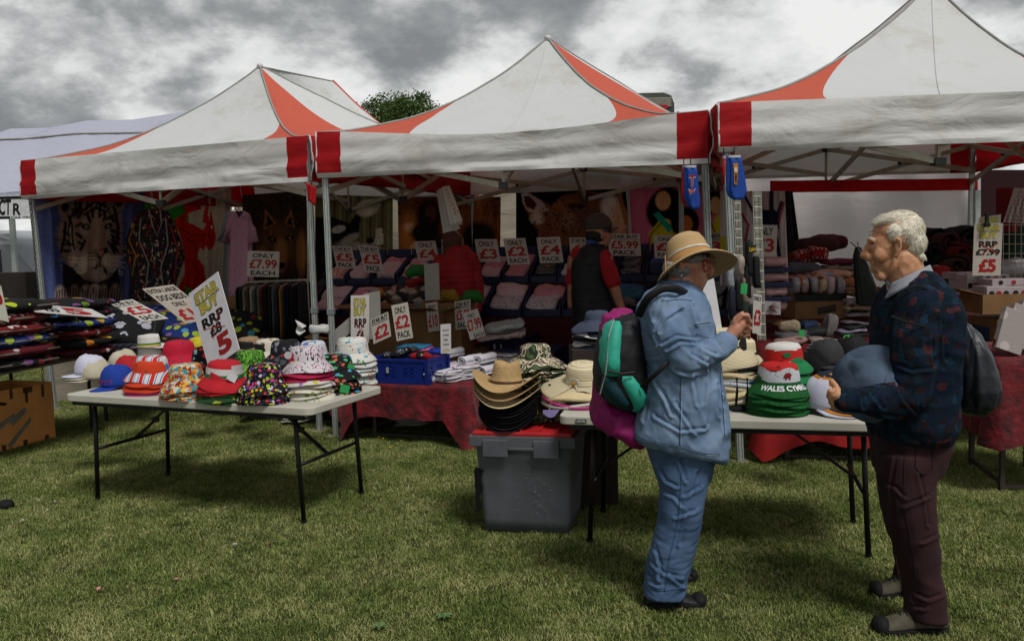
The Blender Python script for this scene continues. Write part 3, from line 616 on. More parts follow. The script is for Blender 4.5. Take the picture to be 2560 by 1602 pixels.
def far_marquee():
 LAV = canopy_mat('marquee_lavender_white', '#aeb0c0', '#a0a3b4', .2)
 r = thing('marquee', 'pale lavender white marquee behind the far left gazebo corner', 'marquee', (-8.0, 14.0, 0))
 ridge = [P(26, 322, 14.2), P(120, 312, 14.2), P(215, 302, 14.2), P(330, 293, 14.4), P(520, 270, 14.6)]
 ridge[1].z -= .05; ridge[3].z -= .04
 mid = [P(-60, 352, 13.6), P(60, 349, 13.5), P(190, 336, 13.5), P(330, 334, 13.6), P(560, 325, 13.8)]
 eave = [P(-160, 484, 12.2), P(0, 482, 12.2), P(160, 480, 12.2), P(330, 478, 12.3), P(620, 470, 12.6)]
 def row(A_, t):
  k = min(int(t*4), 3); return lerp(A_[k], A_[k+1], t*4-k)
 m = MB(); m.grid(lambda u, v: lerp(row(ridge, u), row(mid, u), v)+Vector((0, 0, .02*math.sin(23*u)*v)), 36, 4); m.build('roof_panel', LAV, r, smooth=True)
 m = MB(); m.grid(lambda u, v: lerp(row(mid, u), row(eave, u), v)+Vector((0, 0, -.10*math.sin(PI*v)+.03*math.sin(9*u+3*v)*math.sin(PI*v)+.02*fb((u*9, v*3, 0), 1.5))), 44, 12); m.build('roof_panel', LAV, r, smooth=True)
 m = MB(); m.tube([row(mid, t/20)+Vector((0, -.01, .01)) for t in range(21)], .014, n=5); m.build('seam_piping', PIPING, r)
 back = [p+Vector((-.1, 2.0, -1.1)) for p in ridge]
 m = MB(); m.grid(lambda u, v: lerp(row(ridge, u), row(back, u), v), 16, 3); m.build('roof_panel', LAV, r, smooth=True)
 m = MB(); m.add([ridge[0], mid[0], eave[0], back[0]], [(0, 1, 2, 3)]); m.build('gable_panel', LAV, r)
 m = MB(); m.grid(lambda u, v: row(eave, u)+Vector((0, -.01, -.04*v)), 16, 1); m.build('valance', LAV, r)
 for x, yb in ((34, 752), (300, 752), (-120, 760)):
  a = P(x, 700, 12.3); t = P(x-8, 490, 12.3); m = MB(); m.beam((a.x+.03, a.y, 0), t, .06, .06); m.build('post', ALU, r)
 # banner hanging along the eave, its right part hidden behind the gazebo post
 tl = P(-190, 492, 12.0); tr = P(250, 484, 12.0); bl = P(-190, 552, 12.0); U = tr-tl; W = tl-bl; nr = Vector((0, -1, 0))
 b = thing('banner', 'white banner with bold black capitals under the lavender marquee eave', 'banner', bl+U*.5)
 m = MB(); m.hexa([bl+nr*-.01, bl+U+nr*-.01, bl+U, bl, tl+nr*-.01, tl+U+nr*-.01, tl+U, tl]); m.build('banner_sheet', M('banner_white', '#c9c9cb', .6), b)
 BK = M('banner_black', '#060606', .5, bump=0); xs = lambda X: (X+190)/440
 for s_, x0, x1, y0, y1, bo in (('CT', -2, 28, .17, .84, .03), ('R', 33, 53, .17, .66, .03), ('ERY', -12, 9, .80, .95, .02), ('CAR TRIMS', 28, 92, -.02, .11, .01)):
  m = MB(); put_text(m, s_, bl, U, W, xs(x0), xs(x1), y0 if y0 > 0 else .02, y1, nr*.004, bo); m.build('lettering', BK, b)
 m = MB(); m.hexa([bl+U*xs(-100)+W*.02+nr*.002, bl+U*xs(26)+W*.02+nr*.002, bl+U*xs(26)+W*.02+nr*.006, bl+U*xs(-100)+W*.02+nr*.006, bl+U*xs(-100)+W*.12+nr*.002, bl+U*xs(26)+W*.12+nr*.002, bl+U*xs(26)+W*.12+nr*.006, bl+U*xs(-100)+W*.12+nr*.006]); m.build('black_bar', BK, b)
 m = MB(); m.box(bl+U*xs(36)+W*.90+nr*.004, .36*1.1, .003, .035); m.build('black_bar', BK, b)
far_marquee()
def van():
 c = P(-80, 700, 15.5); c.z = 0; r = thing('van', 'white van parked behind the lavender marquee post', 'van', c)
 Bw = M('van_white', '#9fa3a8', .35, var=.05, bump=0, spec=.5); GL = M('van_glass', '#15181b', .1, bump=0, spec=.6); L_, W_, Hh = 5.0, 1.9, 2.05
 m = MB(); prof = [(-2.5, .35), (2.35, .35), (2.5, .55), (2.5, .95), (1.75, 1.15), (1.2, 1.85), (.9, 2.0), (-2.4, 2.05), (-2.5, 1.9)]
 n = len(prof); vs = [c+Vector((x, y, z)) for y in (-W_/2, W_/2) for x, z in prof]; fs = [tuple(range(n)), tuple(range(n, 2*n))[::-1]]+[(i, i+n, (i+1) % n+n, (i+1) % n) for i in range(n)]
 m.add(vs, fs); m.build('body', Bw, r, bevel=.06)
 for x0, x1 in ((-2.3, -1.1), (-1.0, .1), (.2, 1.15)):
  m = MB(); m.box(c+Vector(((x0+x1)/2, -W_/2-.003, 1.40)), x1-x0, .012, .55); m.build('window', GL, r, bevel=.01)
 for z in (1.78, 1.9): m = MB(); m.box(c+Vector((-.4, -W_/2-.004, z)), 3.6, .01, .06); m.build('stripe', M('van_stripe', '#d2d3d4', .5, bump=0), r)
 for x in (-1.6, 1.6):
  m = MB(); m.tube([c+Vector((x, -W_/2-.01, .33)), c+Vector((x, -W_/2+.2, .33))], .33, n=20); w = m.build('wheel', M('tyre', '#101010', .9), r)
  m = MB(); m.tube([c+Vector((x, -W_/2-.02, .33)), c+Vector((x, -W_/2, .33))], .19, n=16); m.build('rim', ALUD, w)
van()
m = MB(); q = P(38, 722, 9.9); m.ell(q, .16, .10, .135, n=20, m=12); o = m.build('woven_pot', M('terracotta_woven', '#9a4a28', .8, bs=60, bump=.7, stretch=(.3, .3, 3)), None, smooth=True); tag(o, 'rounded terracotta brown woven basket behind the left post', 'basket')
tag((lambda m: m.box(P(38, 795, 9.95), .5, .4, 1.02) and m.build('crate_stand', M('dark_wood', '#2a221d', .8)))(MB()), 'dark box standing under the terracotta basket', 'box')
# lorry roof above the middle gazebo
def lorry():
 Yl = 15.0; a = P(1330, 300, Yl); b = P(1686, 300, Yl); top = P(1650, 232, Yl).z; r = thing('lorry', 'grey lorry body showing above the middle gazebo roof', 'lorry', ((a.x+b.x)/2, Yl+2.5, 0))
 GR = M('lorry_grey', '#4a4b48', .6, var=.35, vs=5); w = b.x-a.x; cx = (a.x+b.x)/2; L_ = 5.5
 m = MB(); prof = [(-w/2, .9), (w/2, .9), (w/2, top-.18), (w/2-.05, top-.05), (w/2-.18, top), (-w/2+.18, top), (-w/2, top-.15)]; n = len(prof)
 vs = [Vector((cx+x, y, z)) for y in (Yl, Yl+L_) for x, z in prof]; m.add(vs, [tuple(range(n)), tuple(range(n, 2*n))[::-1]]+[(i, i+n, (i+1) % n+n, (i+1) % n) for i in range(n)]); m.build('body', GR, r)
 m = MB(); m.box((cx, Yl-.012, top-.16), w-.1, .02, .16); m.build('top_rail', M('lorry_rail', '#7c7a6c', .6, var=.3), r, bevel=.02)
 for sx in (-1, 1):
  m = MB(); m.box((cx+sx*(w/2-.22), Yl-.03, top-.24), .2, .03, .07); m.build('marker_light', M('light_red', '#9c0e10', .3, bump=0), r)
  m = MB(); m.box((cx+sx*(w/2-.03), Yl-.03, (top+.9)/2-.2), .07, .05, top-1.5); m.build('door_bar', M('lorry_bar', '#2b2b2a', .5), r)
  m = MB(); m.box((cx+sx*(w/4), Yl-.015, (top+.9)/2-.15), w/2-.12, .03, top-1.4); m.build('rear_door', GR, r, bevel=.01)
  for y in (.9, 4.6): m = MB(); m.tube([(cx+sx*w/2*.98, Yl+y, .48), (cx+sx*(w/2*.98-.25), Yl+y, .48)], .48, n=22); m.build('wheel', M('tyre', '#101010'), r)
 for k in range(4): m = MB(); m.box((cx+w/2+.07, Yl+.05, top-.35-.12*k), .03, .03, .08); m.build('hinge', M('lorry_bar', '#2b2b2a'), r)
 m = MB(); m.beam((b.x+.06, Yl+.02, top-.42), (b.x+.06, Yl+.02, 1), .03, .03); m.build('side_pole', ALUD, r)
lorry()
def feather():
 q = P(1042, 310, 13.0); r = thing('flag_sign', 'orange rounded sign top with pale edge in front of the tree', 'sign', (q.x, q.y, 0))
 for s_, mt, dy, nm in ((1.0, M('sign_edge', '#c9c5bd', .6), .01, 'rim_board'), (.84, M('sign_orange', '#d4471c', .6), -.008, 'face_board')):
  m = MB(); pts = [(-.09, -.4), (.07, -.4), (.075, .06), (.05, .115), (0, .12), (-.06, .085), (-.09, 0)]; n = len(pts)
  vs = [q+Vector((x*s_, dy+t, z*s_)) for t in (0, .012) for x, z in pts]; m.add(vs, [tuple(range(n)), tuple(range(n, 2*n))[::-1]]+[(i, i+n, (i+1) % n+n, (i+1) % n) for i in range(n)]); m.build(nm, mt, r)
 m = MB(); m.beam((q.x, q.y+.03, 0), (q.x, q.y+.03, q.z-.2), .04, .04); m.build('pole', ALUD, r)
feather()
def tree():
 Yt = 45.0; c = P(1010, 330, Yt); r = thing('tree', 'leafy dark green tree rising between the left and middle gazebo roofs', 'tree', (c.x, Yt, 0)); rg = random.Random(4)
 top = P(1000, 238, Yt).z; base = Vector((c.x, Yt, 0)); BK = M('bark', '#2b241c', .9, bs=20, bump=.8)
 m = MB(); m.tube([base, base+Vector((.1, 0, 2.4)), base+Vector((0, .1, 4.6)), base+Vector((-.1, 0, 6.6)), base+Vector((0, 0, top-1.2))], [.42, .34, .28, .17, .05], n=10); m.build('trunk', BK, r, smooth=True)
 # crown profile: half width for height, traced from the outline
 cl = []; zc = top-2.7
 def inside(p):
  dx = (p.x-base.x); dz = p.z-zc; dy = p.y-Yt
  return (dx/2.65)**2+(dy/2.4)**2+(dz/2.75)**2+.32*fb((p.x, p.y, p.z), .9, 3)
 m = MB(); att = 0
 for i in range(26):
  a = rg.uniform(0, 2*PI); e = rg.uniform(-.2, 1.3); d = Vector((math.cos(a)*math.cos(e), math.sin(a)*math.cos(e), math.sin(e))); s0 = base+Vector((0, 0, rg.uniform(3.6, top-2.2))); L_ = rg.uniform(1.2, 2.2)
  m.tube([s0, s0+d*L_*.5+Vector((0, 0, .15)), s0+d*L_], [.09, .05, .02], n=6)
 m.build('limbs', BK, r, smooth=True)
 vs = []; fs = []
 clumps = []
 while len(clumps) < 1150:
  p = Vector((base.x+rg.uniform(-2.9, 2.9), Yt+rg.uniform(-2.6, 2.6), zc+rg.uniform(-2.8, 2.9)))
  q = inside(p)
  if .25 < q < 1.0: clumps.append(p)
 clumps += [P(x, y, Yt-.3) for x, y in ((930, 262), (926, 268), (940, 258), (1100, 272), (1106, 278), (1092, 276), (1110, 280), (1086, 284), (948, 244), (1004, 240), (1050, 246), (1075, 262), (1036, 240), (975, 238))]
 for p in clumps:
  for _ in range(30):
   v = Vector((rg.gauss(0, .17), rg.gauss(0, .17), rg.gauss(0, .12))); c0 = p+v; n_ = Vector((rg.gauss(0, 1), rg.gauss(0, 1), rg.gauss(.8, .7))).normalized(); u = n_.orthogonal().normalized(); w = n_.cross(u); s_ = rg.uniform(.05, .10); o = len(vs)
   vs += [c0-u*s_, c0+w*s_*.5, c0+u*s_, c0-w*s_*.5]; fs.append((o, o+1, o+2, o+3))
 m = MB(); m.add(vs, fs); o = m.build('crown', M('leaves', '#4d6428', .6, var=.55, vs=1.2, bump=0, trans=.25), r)
tree()
# ================================================================ side and back walls of the gazebos
WALLC = canopy_mat('side_wall_cream', '#b3aa98', '#9a9080', .25)
def wall(label, a, b, z0, z1, amp=.03, mat=None, nf=4):
 m = MB(); a = Vector(a); b = Vector(b); n_ = Vector((-(b-a).y, (b-a).x, 0)).normalized()
 m.grid(lambda u, v: lerp(a, b, u)+Vector((0, 0, lerp(z1, z0, v)))+n_*amp*(math.sin(2*PI*nf*u+2*v)+.6*fb((u*4, v*3, z0), 1.5)), 50, 14)
 return tag(m.build('wall_sheet', mat or WALLC, smooth=True), label, 'sheet')
def flat(v, z=0): return Vector((v.x, v.y, z))
EA, EB, EC = TA['E'], TB['E'], TC['E']
wall('cream side sheet along the left wall of the left gazebo, behind the tiger blanket', flat(EA[3])+Vector((-.28, .5, 0)), flat(EA[0])+Vector((-.10, .3, 0)), .01, EA[0].z-.06)
wall('cream back sheet of the left gazebo behind the wolf blanket', flat(EA[3])+Vector((-.25, .5, 0)), flat(EA[2])+Vector((.1, .45, 0)), .02, EA[2].z-.06)
wall('cream back sheet of the middle gazebo showing in slots between the blankets', flat(EB[3])+Vector((-.1, .75, 0)), flat(EB[2])+Vector((0, .45, 0)), .02, EB[2].z-.06)
# ================================================================ printed blankets
BR_ = 1.0
def Zf(x0, y0, k): return lambda x, y: (x0+x*k, y0+y*k)
# --- tiger
z = Zf(0, 440, .2381); c = Cv(60, 470, 370, 790, '#3d4570', 2.0)
c.grain(.06, 1, 5)
for X, w, col in ((90, 40, '#5b689a'), (118, 14, '#34406e'), (350, 30, '#30375c'), (330, 14, '#525a85')): c.line([(X, 470), (X+12, 790)], w, col, .7)
FU = '#77614f'; DK = '#0d0907'; LT = '#8f7d6e'; MD = '#6e584b'
pl = lambda pts, col, a=1: c.poly([z(*p) for p in pts], col, a)
ln = lambda pts, w, col, a=1: c.line([z(*p) for p in pts], w, col, a)
el = lambda x, y, rx, ry, col, rot=0, soft=.2, a=1: c.ell(*z(x, y), rx*.2381, ry*.2381, col, rot, soft, a)
el(640, 330, 85, 95, FU); el(640, 320, 45, 55, DK); el(1250, 290, 85, 85, FU); el(1255, 285, 45, 50, DK)
pl([(560, 520), (600, 400), (760, 270), (930, 215), (1130, 240), (1280, 350), (1320, 560), (1330, 800), (1290, 960), (1200, 1080), (1040, 1140), (860, 1100), (700, 1000), (600, 850), (530, 700)], MD)
for i in range(60):
 a = rnd.uniform(0, 6.28); r = 370; ln([(930+r*math.cos(a)*.95, 690+r*1.15*math.sin(a)), (930+(r+60)*math.cos(a), 690+(r+60)*1.15*math.sin(a))], 2, rnd.choice([FU, LT, DK]), .8)
el(960, 600, 250, 330, FU, 0, .5); el(980, 470, 110, 190, LT, 0, .8, .7); el(830, 900, 160, 120, LT, 10, .6, .9); el(1180, 900, 110, 120, LT, 0, .6, .8); el(1040, 1030, 130, 70, LT, 0, .6, .9); el(860, 570, 60, 50, LT, 0, .5, .8); el(1170, 600, 45, 60, LT, 0, .5, .6)
for p in ([(870, 350), (980, 260), (1120, 330)], [(860, 400), (990, 330), (1150, 390)], [(900, 250), (980, 215), (1060, 250)], [(800, 430), (850, 350), (880, 330)], [(1170, 430), (1210, 480)], [(780, 330), (700, 420), (680, 560), (690, 700), (730, 820)], [(820, 300), (740, 400)], [(720, 500), (715, 640), (740, 760)], [(760, 520), (850, 480)], [(770, 600), (830, 640)], [(790, 690), (850, 720)], [(820, 770), (870, 680)], [(1230, 420), (1270, 560), (1270, 720)], [(1210, 640), (1240, 780)], [(640, 480), (620, 640), (580, 780)], [(900, 400), (930, 480)], [(1110, 400), (1090, 470)], [(950, 350), (960, 430)], [(1040, 340), (1040, 430)], [(1200, 330), (1230, 400)]): ln(p, rnd.uniform(5, 9), DK)
ln([(690, 540), (700, 700), (740, 860)], 4, LT); ln([(1110, 350), (1150, 450)], 4, LT)
el(870, 478, 46, 24, LT, 20, .5); el(1150, 476, 34, 22, LT, -20, .5); el(900, 590, 34, 22, LT, -10, .5); el(885, 530, 58, 34, DK, 15); el(885, 530, 22, 20, '#5d6a4a'); el(1150, 530, 50, 32, DK, -15); el(1148, 532, 18, 18, '#5d6a4a')
pl([(975, 775), (1155, 760), (1145, 820), (1070, 890), (1010, 850)], '#160b09'); pl([(1030, 790), (1110, 780), (1100, 820), (1065, 850)], '#a86a5c')
ln([(1070, 880), (1060, 950)], 4, DK); ln([(1060, 950), (990, 975), (900, 950)], 2.6, DK); ln([(1060, 950), (1130, 962), (1180, 930)], 2.6, DK)
for i in range(46):
 a = rnd.uniform(0, 6.28); r0 = rnd.uniform(.62, .8); r1 = r0+rnd.uniform(.15, .3); ca, sa = math.cos(a), math.sin(a)
 if abs(ca) > .35 or sa < 0: ln([(930+370*r0*ca, 640+430*r0*sa), (930+370*r1*math.cos(a+.12), 640+430*r1*math.sin(a+.12))], rnd.uniform(4, 8), DK, .9)
el(1000, 660, 90, 170, '#8a6f5e', 0, .7, .8); el(900, 900, 120, 75, '#a3907f', 0, .4); el(1165, 895, 85, 75, '#a3907f', 0, .4)
for i in range(9):
 for s_, x0 in ((-1, 900), (1, 1180)): ln([(x0, 860+i*18), (x0+s_*rnd.uniform(140, 240), 850+i*26)], 1.6, '#e8ddd0', .8)
for i in range(5):
 for j in range(3): el(920+i*20, 810+j*35, 7, 6, DK)
pl([(590, 900), (720, 960), (860, 1090), (1040, 1130), (1200, 1080), (1290, 980), (1340, 1180), (1340, 1300), (600, 1300)], '#14100e')
for x0, col in ((560, '#c9b9a8'), (740, MD), (900, LT), (1010, '#b7a798'), (1130, MD), (1290, LT)):
 el(x0, 1260, 75, 110, col, rnd.uniform(-15, 15), .5)
 for q in range(4): ln([(x0-50+q*34, 1170+rnd.uniform(0, 40)), (x0-60+q*36, 1330)], 5, DK, .9)
el(985, 1200, 45, 60, LT, 0, .4); el(990, 1210, 22, 38, '#5b4c42')
c.grain(.16)
blanket('hanging blanket with a big tiger face on blue, beside the left corner post', c, [(76, 478), (365, 466), (335, 784), (98, 792)], 9.15, 10.5, fold=.025, nf=4, group='printed animal blankets hung behind the stalls')
GB = 'printed animal blankets hung behind the stalls'
# --- red dragon flag
z = Zf(0, 150, .3311); c = Cv(340, 465, 590, 820, '#b9ae9a', 2.4)
pl = lambda pts, col, a=1: c.poly([z(*p) for p in pts], col, a); ln = lambda pts, w, col, a=1: c.line([z(*p) for p in pts], w, col, a)
pl([(900, 940), (1405, 940), (1425, 1230), (900, 1420)], '#2f8a25'); pl([(1740, 940), (1800, 940), (1800, 2100), (1720, 2100)], '#a79c88')
RD = '#b8200f'
pl([(1290, 1180), (1390, 1120), (1385, 1060), (1440, 1040), (1500, 1005), (1520, 1070), (1540, 1100), (1480, 1110), (1420, 1130), (1400, 1190), (1470, 1220), (1545, 1265), (1575, 1215), (1540, 1200), (1560, 1090), (1600, 1020), (1590, 1140), (1600, 1190), (1610, 1100), (1640, 1230), (1660, 1330), (1640, 1400), (1600, 1430), (1570, 1390), (1550, 1430), (1520, 1400), (1500, 1440), (1495, 1480), (1560, 1560), (1570, 1700), (1630, 1900), (1700, 2060), (1240, 2060), (1270, 1800), (1380, 1600), (1370, 1400), (1340, 1280)], RD)
for p in ([(1340, 1240), (1450, 1300), (1560, 1310)], [(1390, 1300), (1480, 1400), (1500, 1480)], [(1400, 1490), (1440, 1600), (1380, 1700)], [(1440, 1500), (1540, 1640)], [(1560, 1290), (1620, 1330)], [(1300, 1760), (1420, 1700), (1560, 1760)], [(1420, 1700), (1460, 1900)], [(1400, 1340), (1480, 1350), (1560, 1340)], [(1380, 1180), (1350, 1150)], [(1500, 1700), (1600, 1820)], [(1340, 1850), (1400, 1780)]): ln(p, 2.2, '#3a0a06')
c.ell(*z(1620, 1245), 3, 4, '#e8e0d0'); c.poly([(455, 712), (480, 726), (486, 750), (462, 745)], '#2f8a25'); c.grain(.05)
blanket('hanging flag blanket with a red dragon on green and white', c, [(352, 482), (578, 474), (570, 812), (372, 822)], 10.5, 11.75, fold=.04, nf=5)
# --- wolf
c = Cv(600, 480, 770, 730, '#332519', 2.6); c.grain(.25, 2, 3)
c.ell(690, 620, 52, 62, '#5e4128', 0, .6); c.poly([(655, 575), (660, 520), (690, 560)], '#8a5a38'); c.poly([(662, 568), (665, 535), (684, 560)], '#1a0f0a'); c.poly([(710, 560), (728, 525), (738, 575)], '#8a5a38'); c.poly([(716, 560), (727, 540), (732, 568)], '#1a0f0a')
c.ell(700, 640, 18, 40, '#9a6a42', 0, .6); c.ell(678, 600, 13, 7, '#17100c', 20); c.ell(724, 598, 12, 7, '#17100c', -20); c.ell(678, 600, 3, 3, '#a9823c'); c.ell(724, 598, 3, 3, '#a9823c'); c.ell(702, 668, 11, 8, '#0c0908'); c.ell(650, 650, 14, 30, '#9a683a', 0, .7); c.ell(755, 640, 12, 50, '#9a683a', 0, .8)
for i in range(40): x = rnd.uniform(640, 750); y = rnd.uniform(560, 700); c.line([(x, y), (x+rnd.uniform(-4, 4), y+16)], 1.6, rnd.choice(['#1a110b', '#8d6646', '#3b2818']), .7)
blanket('dark brown blanket with a wolf face, behind the rail of clothes', c, [(606, 488), (768, 476), (768, 722), (606, 726)], 11.85, 11.4, fold=.03, group=GB)
# --- black and white farm dog on corrugated olive ground
c = Cv(780, 485, 985, 720, '#5f5a3c', 2.6)
for i in range(12): c.line([(815+i*16, 485), (812+i*16, 720)], 5, '#33301f' if i % 2 else '#837d54', .8)
c.poly([(780, 545), (830, 545), (870, 560), (893, 528), (901, 545), (893, 585), (880, 620), (900, 660), (890, 720), (780, 720)], '#0c0c0c'); c.ell(842, 575, 19, 10, '#a8a098', -15); c.ell(918, 518, 30, 22, '#b9b2a4', -20, .4); c.ell(935, 505, 18, 12, '#9c937f', 0, .5)
c.poly([(940, 575), (958, 572), (960, 618), (925, 620), (938, 600)], '#b3ab9c'); c.ell(872, 600, 26, 10, '#8f8880', -25, .5); c.ell(900, 625, 60, 13, '#8f897c', 10, .6); c.ell(925, 607, 11, 9, '#151412'); c.ell(820, 650, 24, 20, '#2b2a28'); c.grain(.14)
blanket('olive striped blanket with a black and white dog, right of the twin posts', c, [(788, 486), (982, 492), (982, 700), (788, 715)], 11.4, 11.0, fold=.03, group=GB)
# --- brown cottage dog scene
c = Cv(990, 490, 1255, 720, '#5c2f14', 2.6); c.grain(.3, 3, 2); c.ell(1170, 545, 90, 40, '#7a431c', 0, .8); c.ell(1020, 600, 30, 60, '#a4622c', 0, .8); c.ell(1020, 575, 14, 12, '#c79a72', 0, .6); c.ell(1215, 600, 34, 60, '#8a4d20', 0, .8)
c.ell(1070, 545, 32, 52, '#180c08', 0, .4); c.ell(1075, 535, 14, 22, '#4b2716', 0, .6); c.ell(1060, 590, 38, 30, '#120a07', 0, .4); c.ell(1068, 550, 10, 6, '#0a0605'); c.ell(1200, 600, 46, 42, '#130b08', 0, .4); c.ell(1085, 650, 60, 50, '#1a0f0a', 0, .5)
c.poly([(1005, 645), (1030, 615), (1055, 620), (1050, 660), (1010, 665)], '#b98e5e')
for i in range(26): x = rnd.uniform(1120, 1250); c.line([(x, rnd.uniform(500, 540)), (x+rnd.uniform(-10, 10), rnd.uniform(550, 590))], 1.6, '#2a150b', .6)
c.grain(.15); blanket('rusty brown blanket with dark dogs, behind the person in the red coat', c, [(994, 492), (1252, 492), (1250, 705), (998, 700)], 10.95, 10.35, fold=.02, group=GB)
# --- big cat with a pointed ear, very dark ground
z = Zf(1240, 380, .2646); c = Cv(1285, 420, 1582, 720, '#080708', 2.6); el = lambda x, y, rx, ry, col, rot=0, soft=.2, a=1: c.ell(*z(x, y), rx*.2646, ry*.2646, col, rot, soft, a)
pl = lambda pts, col, a=1: c.poly([z(*p) for p in pts], col, a)
pl([(220, 440), (250, 415), (300, 420), (400, 480), (520, 560), (640, 450), (860, 400), (1100, 420), (1210, 450), (1290, 800), (1250, 1000), (420, 1000), (380, 800), (330, 740), (290, 640), (240, 560)], '#6b3f28')
pl([(225, 450), (255, 420), (310, 435), (430, 510), (500, 600), (380, 640), (290, 620), (240, 540)], '#b09a92'); pl([(245, 470), (300, 455), (380, 540), (350, 600), (270, 570)], '#46211f')
el(380, 690, 70, 60, '#b5a296', 0, .5); el(700, 560, 130, 60, '#8f5632', 0, .8); el(800, 700, 200, 180, '#5c3a2b', 0, .8); el(1120, 560, 90, 130, '#bfb3aa', 0, .6); el(1200, 700, 80, 160, '#b68c6c', 0, .7); el(690, 700, 60, 90, '#93705a', 0, .8, .6); el(780, 560, 90, 30, '#1d120d', 0, .7); el(930, 460, 110, 30, '#1d120d', 0, .7)
pl([(1185, 350), (1240, 400), (1290, 760), (1255, 760)], '#8a5630')
for i in range(150): x = rnd.gauss(700, 190); y = rnd.gauss(720, 100); el(x, y, 12, 9, rnd.choice(['#20120c', '#120b08', '#7c5c44', '#3b2318']), rnd.uniform(0, 90), .5, .8)
c.grain(.15); blanket('black blanket with a spotted big cat seen from behind its ear, centre back', c, [(1290, 415), (1562, 420), (1580, 690), (1290, 690)], 10.3, 9.85, fold=.02, group=GB)
# --- pink cartoon-colour blanket: plain shapes only
c = Cv(1568, 400, 1815, 720, '#b35a72', 2.4)
c.ell(1660, 520, 48, 62, '#0c0a0d', 20); c.ell(1655, 498, 20, 27, '#c49468', 0); c.poly([(1615, 590), (1650, 545), (1695, 560), (1690, 625), (1625, 640)], '#b0a51c'); c.poly([(1628, 535), (1643, 528), (1680, 575), (1668, 588)], '#158a78'); c.line([(1612, 640), (1622, 590), (1650, 560)], 3, '#0a0808'); c.ell(1660, 615, 30, 14, '#121014')
c.ell(1712, 560, 38, 44, '#0d0b0e', 0); c.ell(1714, 565, 18, 24, '#b36a28', 0); c.ell(1785, 500, 26, 40, '#0f0c0e'); c.ell(1792, 515, 14, 24, '#bd9060'); c.ell(1805, 580, 20, 40, '#b0a51c', 0); c.line([(1780, 560), (1800, 610)], 3, '#0a0808'); c.grain(.06)
blanket('pink blanket printed with rounded black, mustard and teal shapes', c, [(1572, 418), (1812, 408), (1808, 700), (1580, 700)], 9.85, 9.5, fold=.02)
tag((lambda m: m.add([P(1567, 470, 9.84), P(1572, 470, 9.8), P(1584, 690, 9.8), P(1578, 690, 9.84)], [(0, 3, 2, 1)]) and m.build('white_strip', M('sheet_white', '#b9b6b2', .9), solid=.01))(MB()), 'narrow white sheet edge between the big cat and pink blankets', 'sheet')
# ================================================================ hanging clothes
HG = M('hanger_black', '#0c0c0c', .5, bump=0)
def hanger(parent, x, y, Y, w=26, mat=None):
 m = MB(); q = lambda a, b: P(x+a, y+b, Y); m.tube([q(-w, 10), q(0, -6), q(w, 10)], .006, n=5); m.tube([q(0, -6), q(0, -16), q(3, -22), q(-3, -24)], .003, n=5); m.build('hanger', mat or HG, parent)
POR = pat('poncho_ethnic', '#1b0f14', ['#1b0f14', '#7a1a18', '#8a5a1c', '#3c2a3a', '#16353a', '#1b0f14', '#8c8270'], 34, .42, distort=.06, stretch=(1, 1, .6))
r = thing('poncho', 'dark patterned poncho with orange and red trim hanging beside the tiger blanket', 'poncho', P(385, 745, 9.9))
hanging('poncho_body', None, None, [(522, 362, 400, .03, 0), (530, 345, 418, .06, 0), (560, 330, 432, .08, 0), (600, 318, 446, .10, 0), (640, 314, 458, .11, 0), (668, 326, 448, .10, 0), (700, 334, 438, .09, 0), (735, 336, 432, .09, 0), (752, 340, 428, .08, 0)], 9.9, POR, parent=r, ripple=.10, nr=9)
for pts, mt in (([(372, 524), (380, 560), (392, 590), (404, 560), (400, 524)], '#8a8078'), ([(336, 560), (322, 600), (340, 640), (330, 690)], '#a5661a'), ([(352, 545), (348, 600), (372, 660), (362, 740)], '#7d746c'), ([(414, 545), (420, 610), (402, 670), (412, 745)], '#7d746c'), ([(428, 570), (444, 620), (436, 700)], '#8c1c16')):
 m = MB(); m.tube([P(x, y, 9.79) for x, y in pts], .008, n=5); m.build('trim_band', M('trim_'+mt[1:], mt, .8), r, smooth=True)
hanger(r, 382, 520, 9.9)
def nightie(label, dx, Y, mat, group=None):
 r = thing('nightdress', label, 'nightdress', P(595+dx, 755, Y), group)
 hanging('dress_body', None, None, [(528, 582+dx, 612+dx, .03, 0), (536, 574+dx, 622+dx, .05, 0), (560, 570+dx, 628+dx, .07, 0), (600, 573+dx, 627+dx, .08, 0), (660, 570+dx, 630+dx, .09, 0), (720, 570+dx, 632+dx, .10, 0), (762, 570+dx, 634+dx, .11, 0)], Y, mat, parent=r, ripple=.12, nr=8)
 for s_ in (-1, 1):
  m = MB(); m.tube([P(598+dx+s_*18, 540, Y), P(598+dx+s_*28, 572, Y-.02), P(598+dx+s_*34, 606, Y-.02)], [.05, .062, .07], n=10, flat=.6); m.build('sleeve', mat, r, smooth=True)
 m = MB(); m.grid(lambda u, v: P(588+dx+20*u+(1-abs(2*u-1))*0, 528+v*16*(1-abs(2*u-1)), Y-.075), 6, 3); m.build('neckline', M('neck_dark', '#3a2730', .9), r)
 hanger(r, 597+dx, 528, Y, 16, M('hanger_red', '#8c1016', .5, bump=0)); return r
nightie('pink speckled nightdress hanging in front of the dragon flag', 0, 10.6, pat('nightie_pink', '#b98ea2', ['#5c2c48', '#b98ea2', '#8a5070'], 60, .25))
nightie('pale teal nightdress mostly hidden behind the pink one', -9, 10.75, pat('nightie_teal', '#7f9a9c', ['#54666c', '#7f9a9c'], 60, .25))
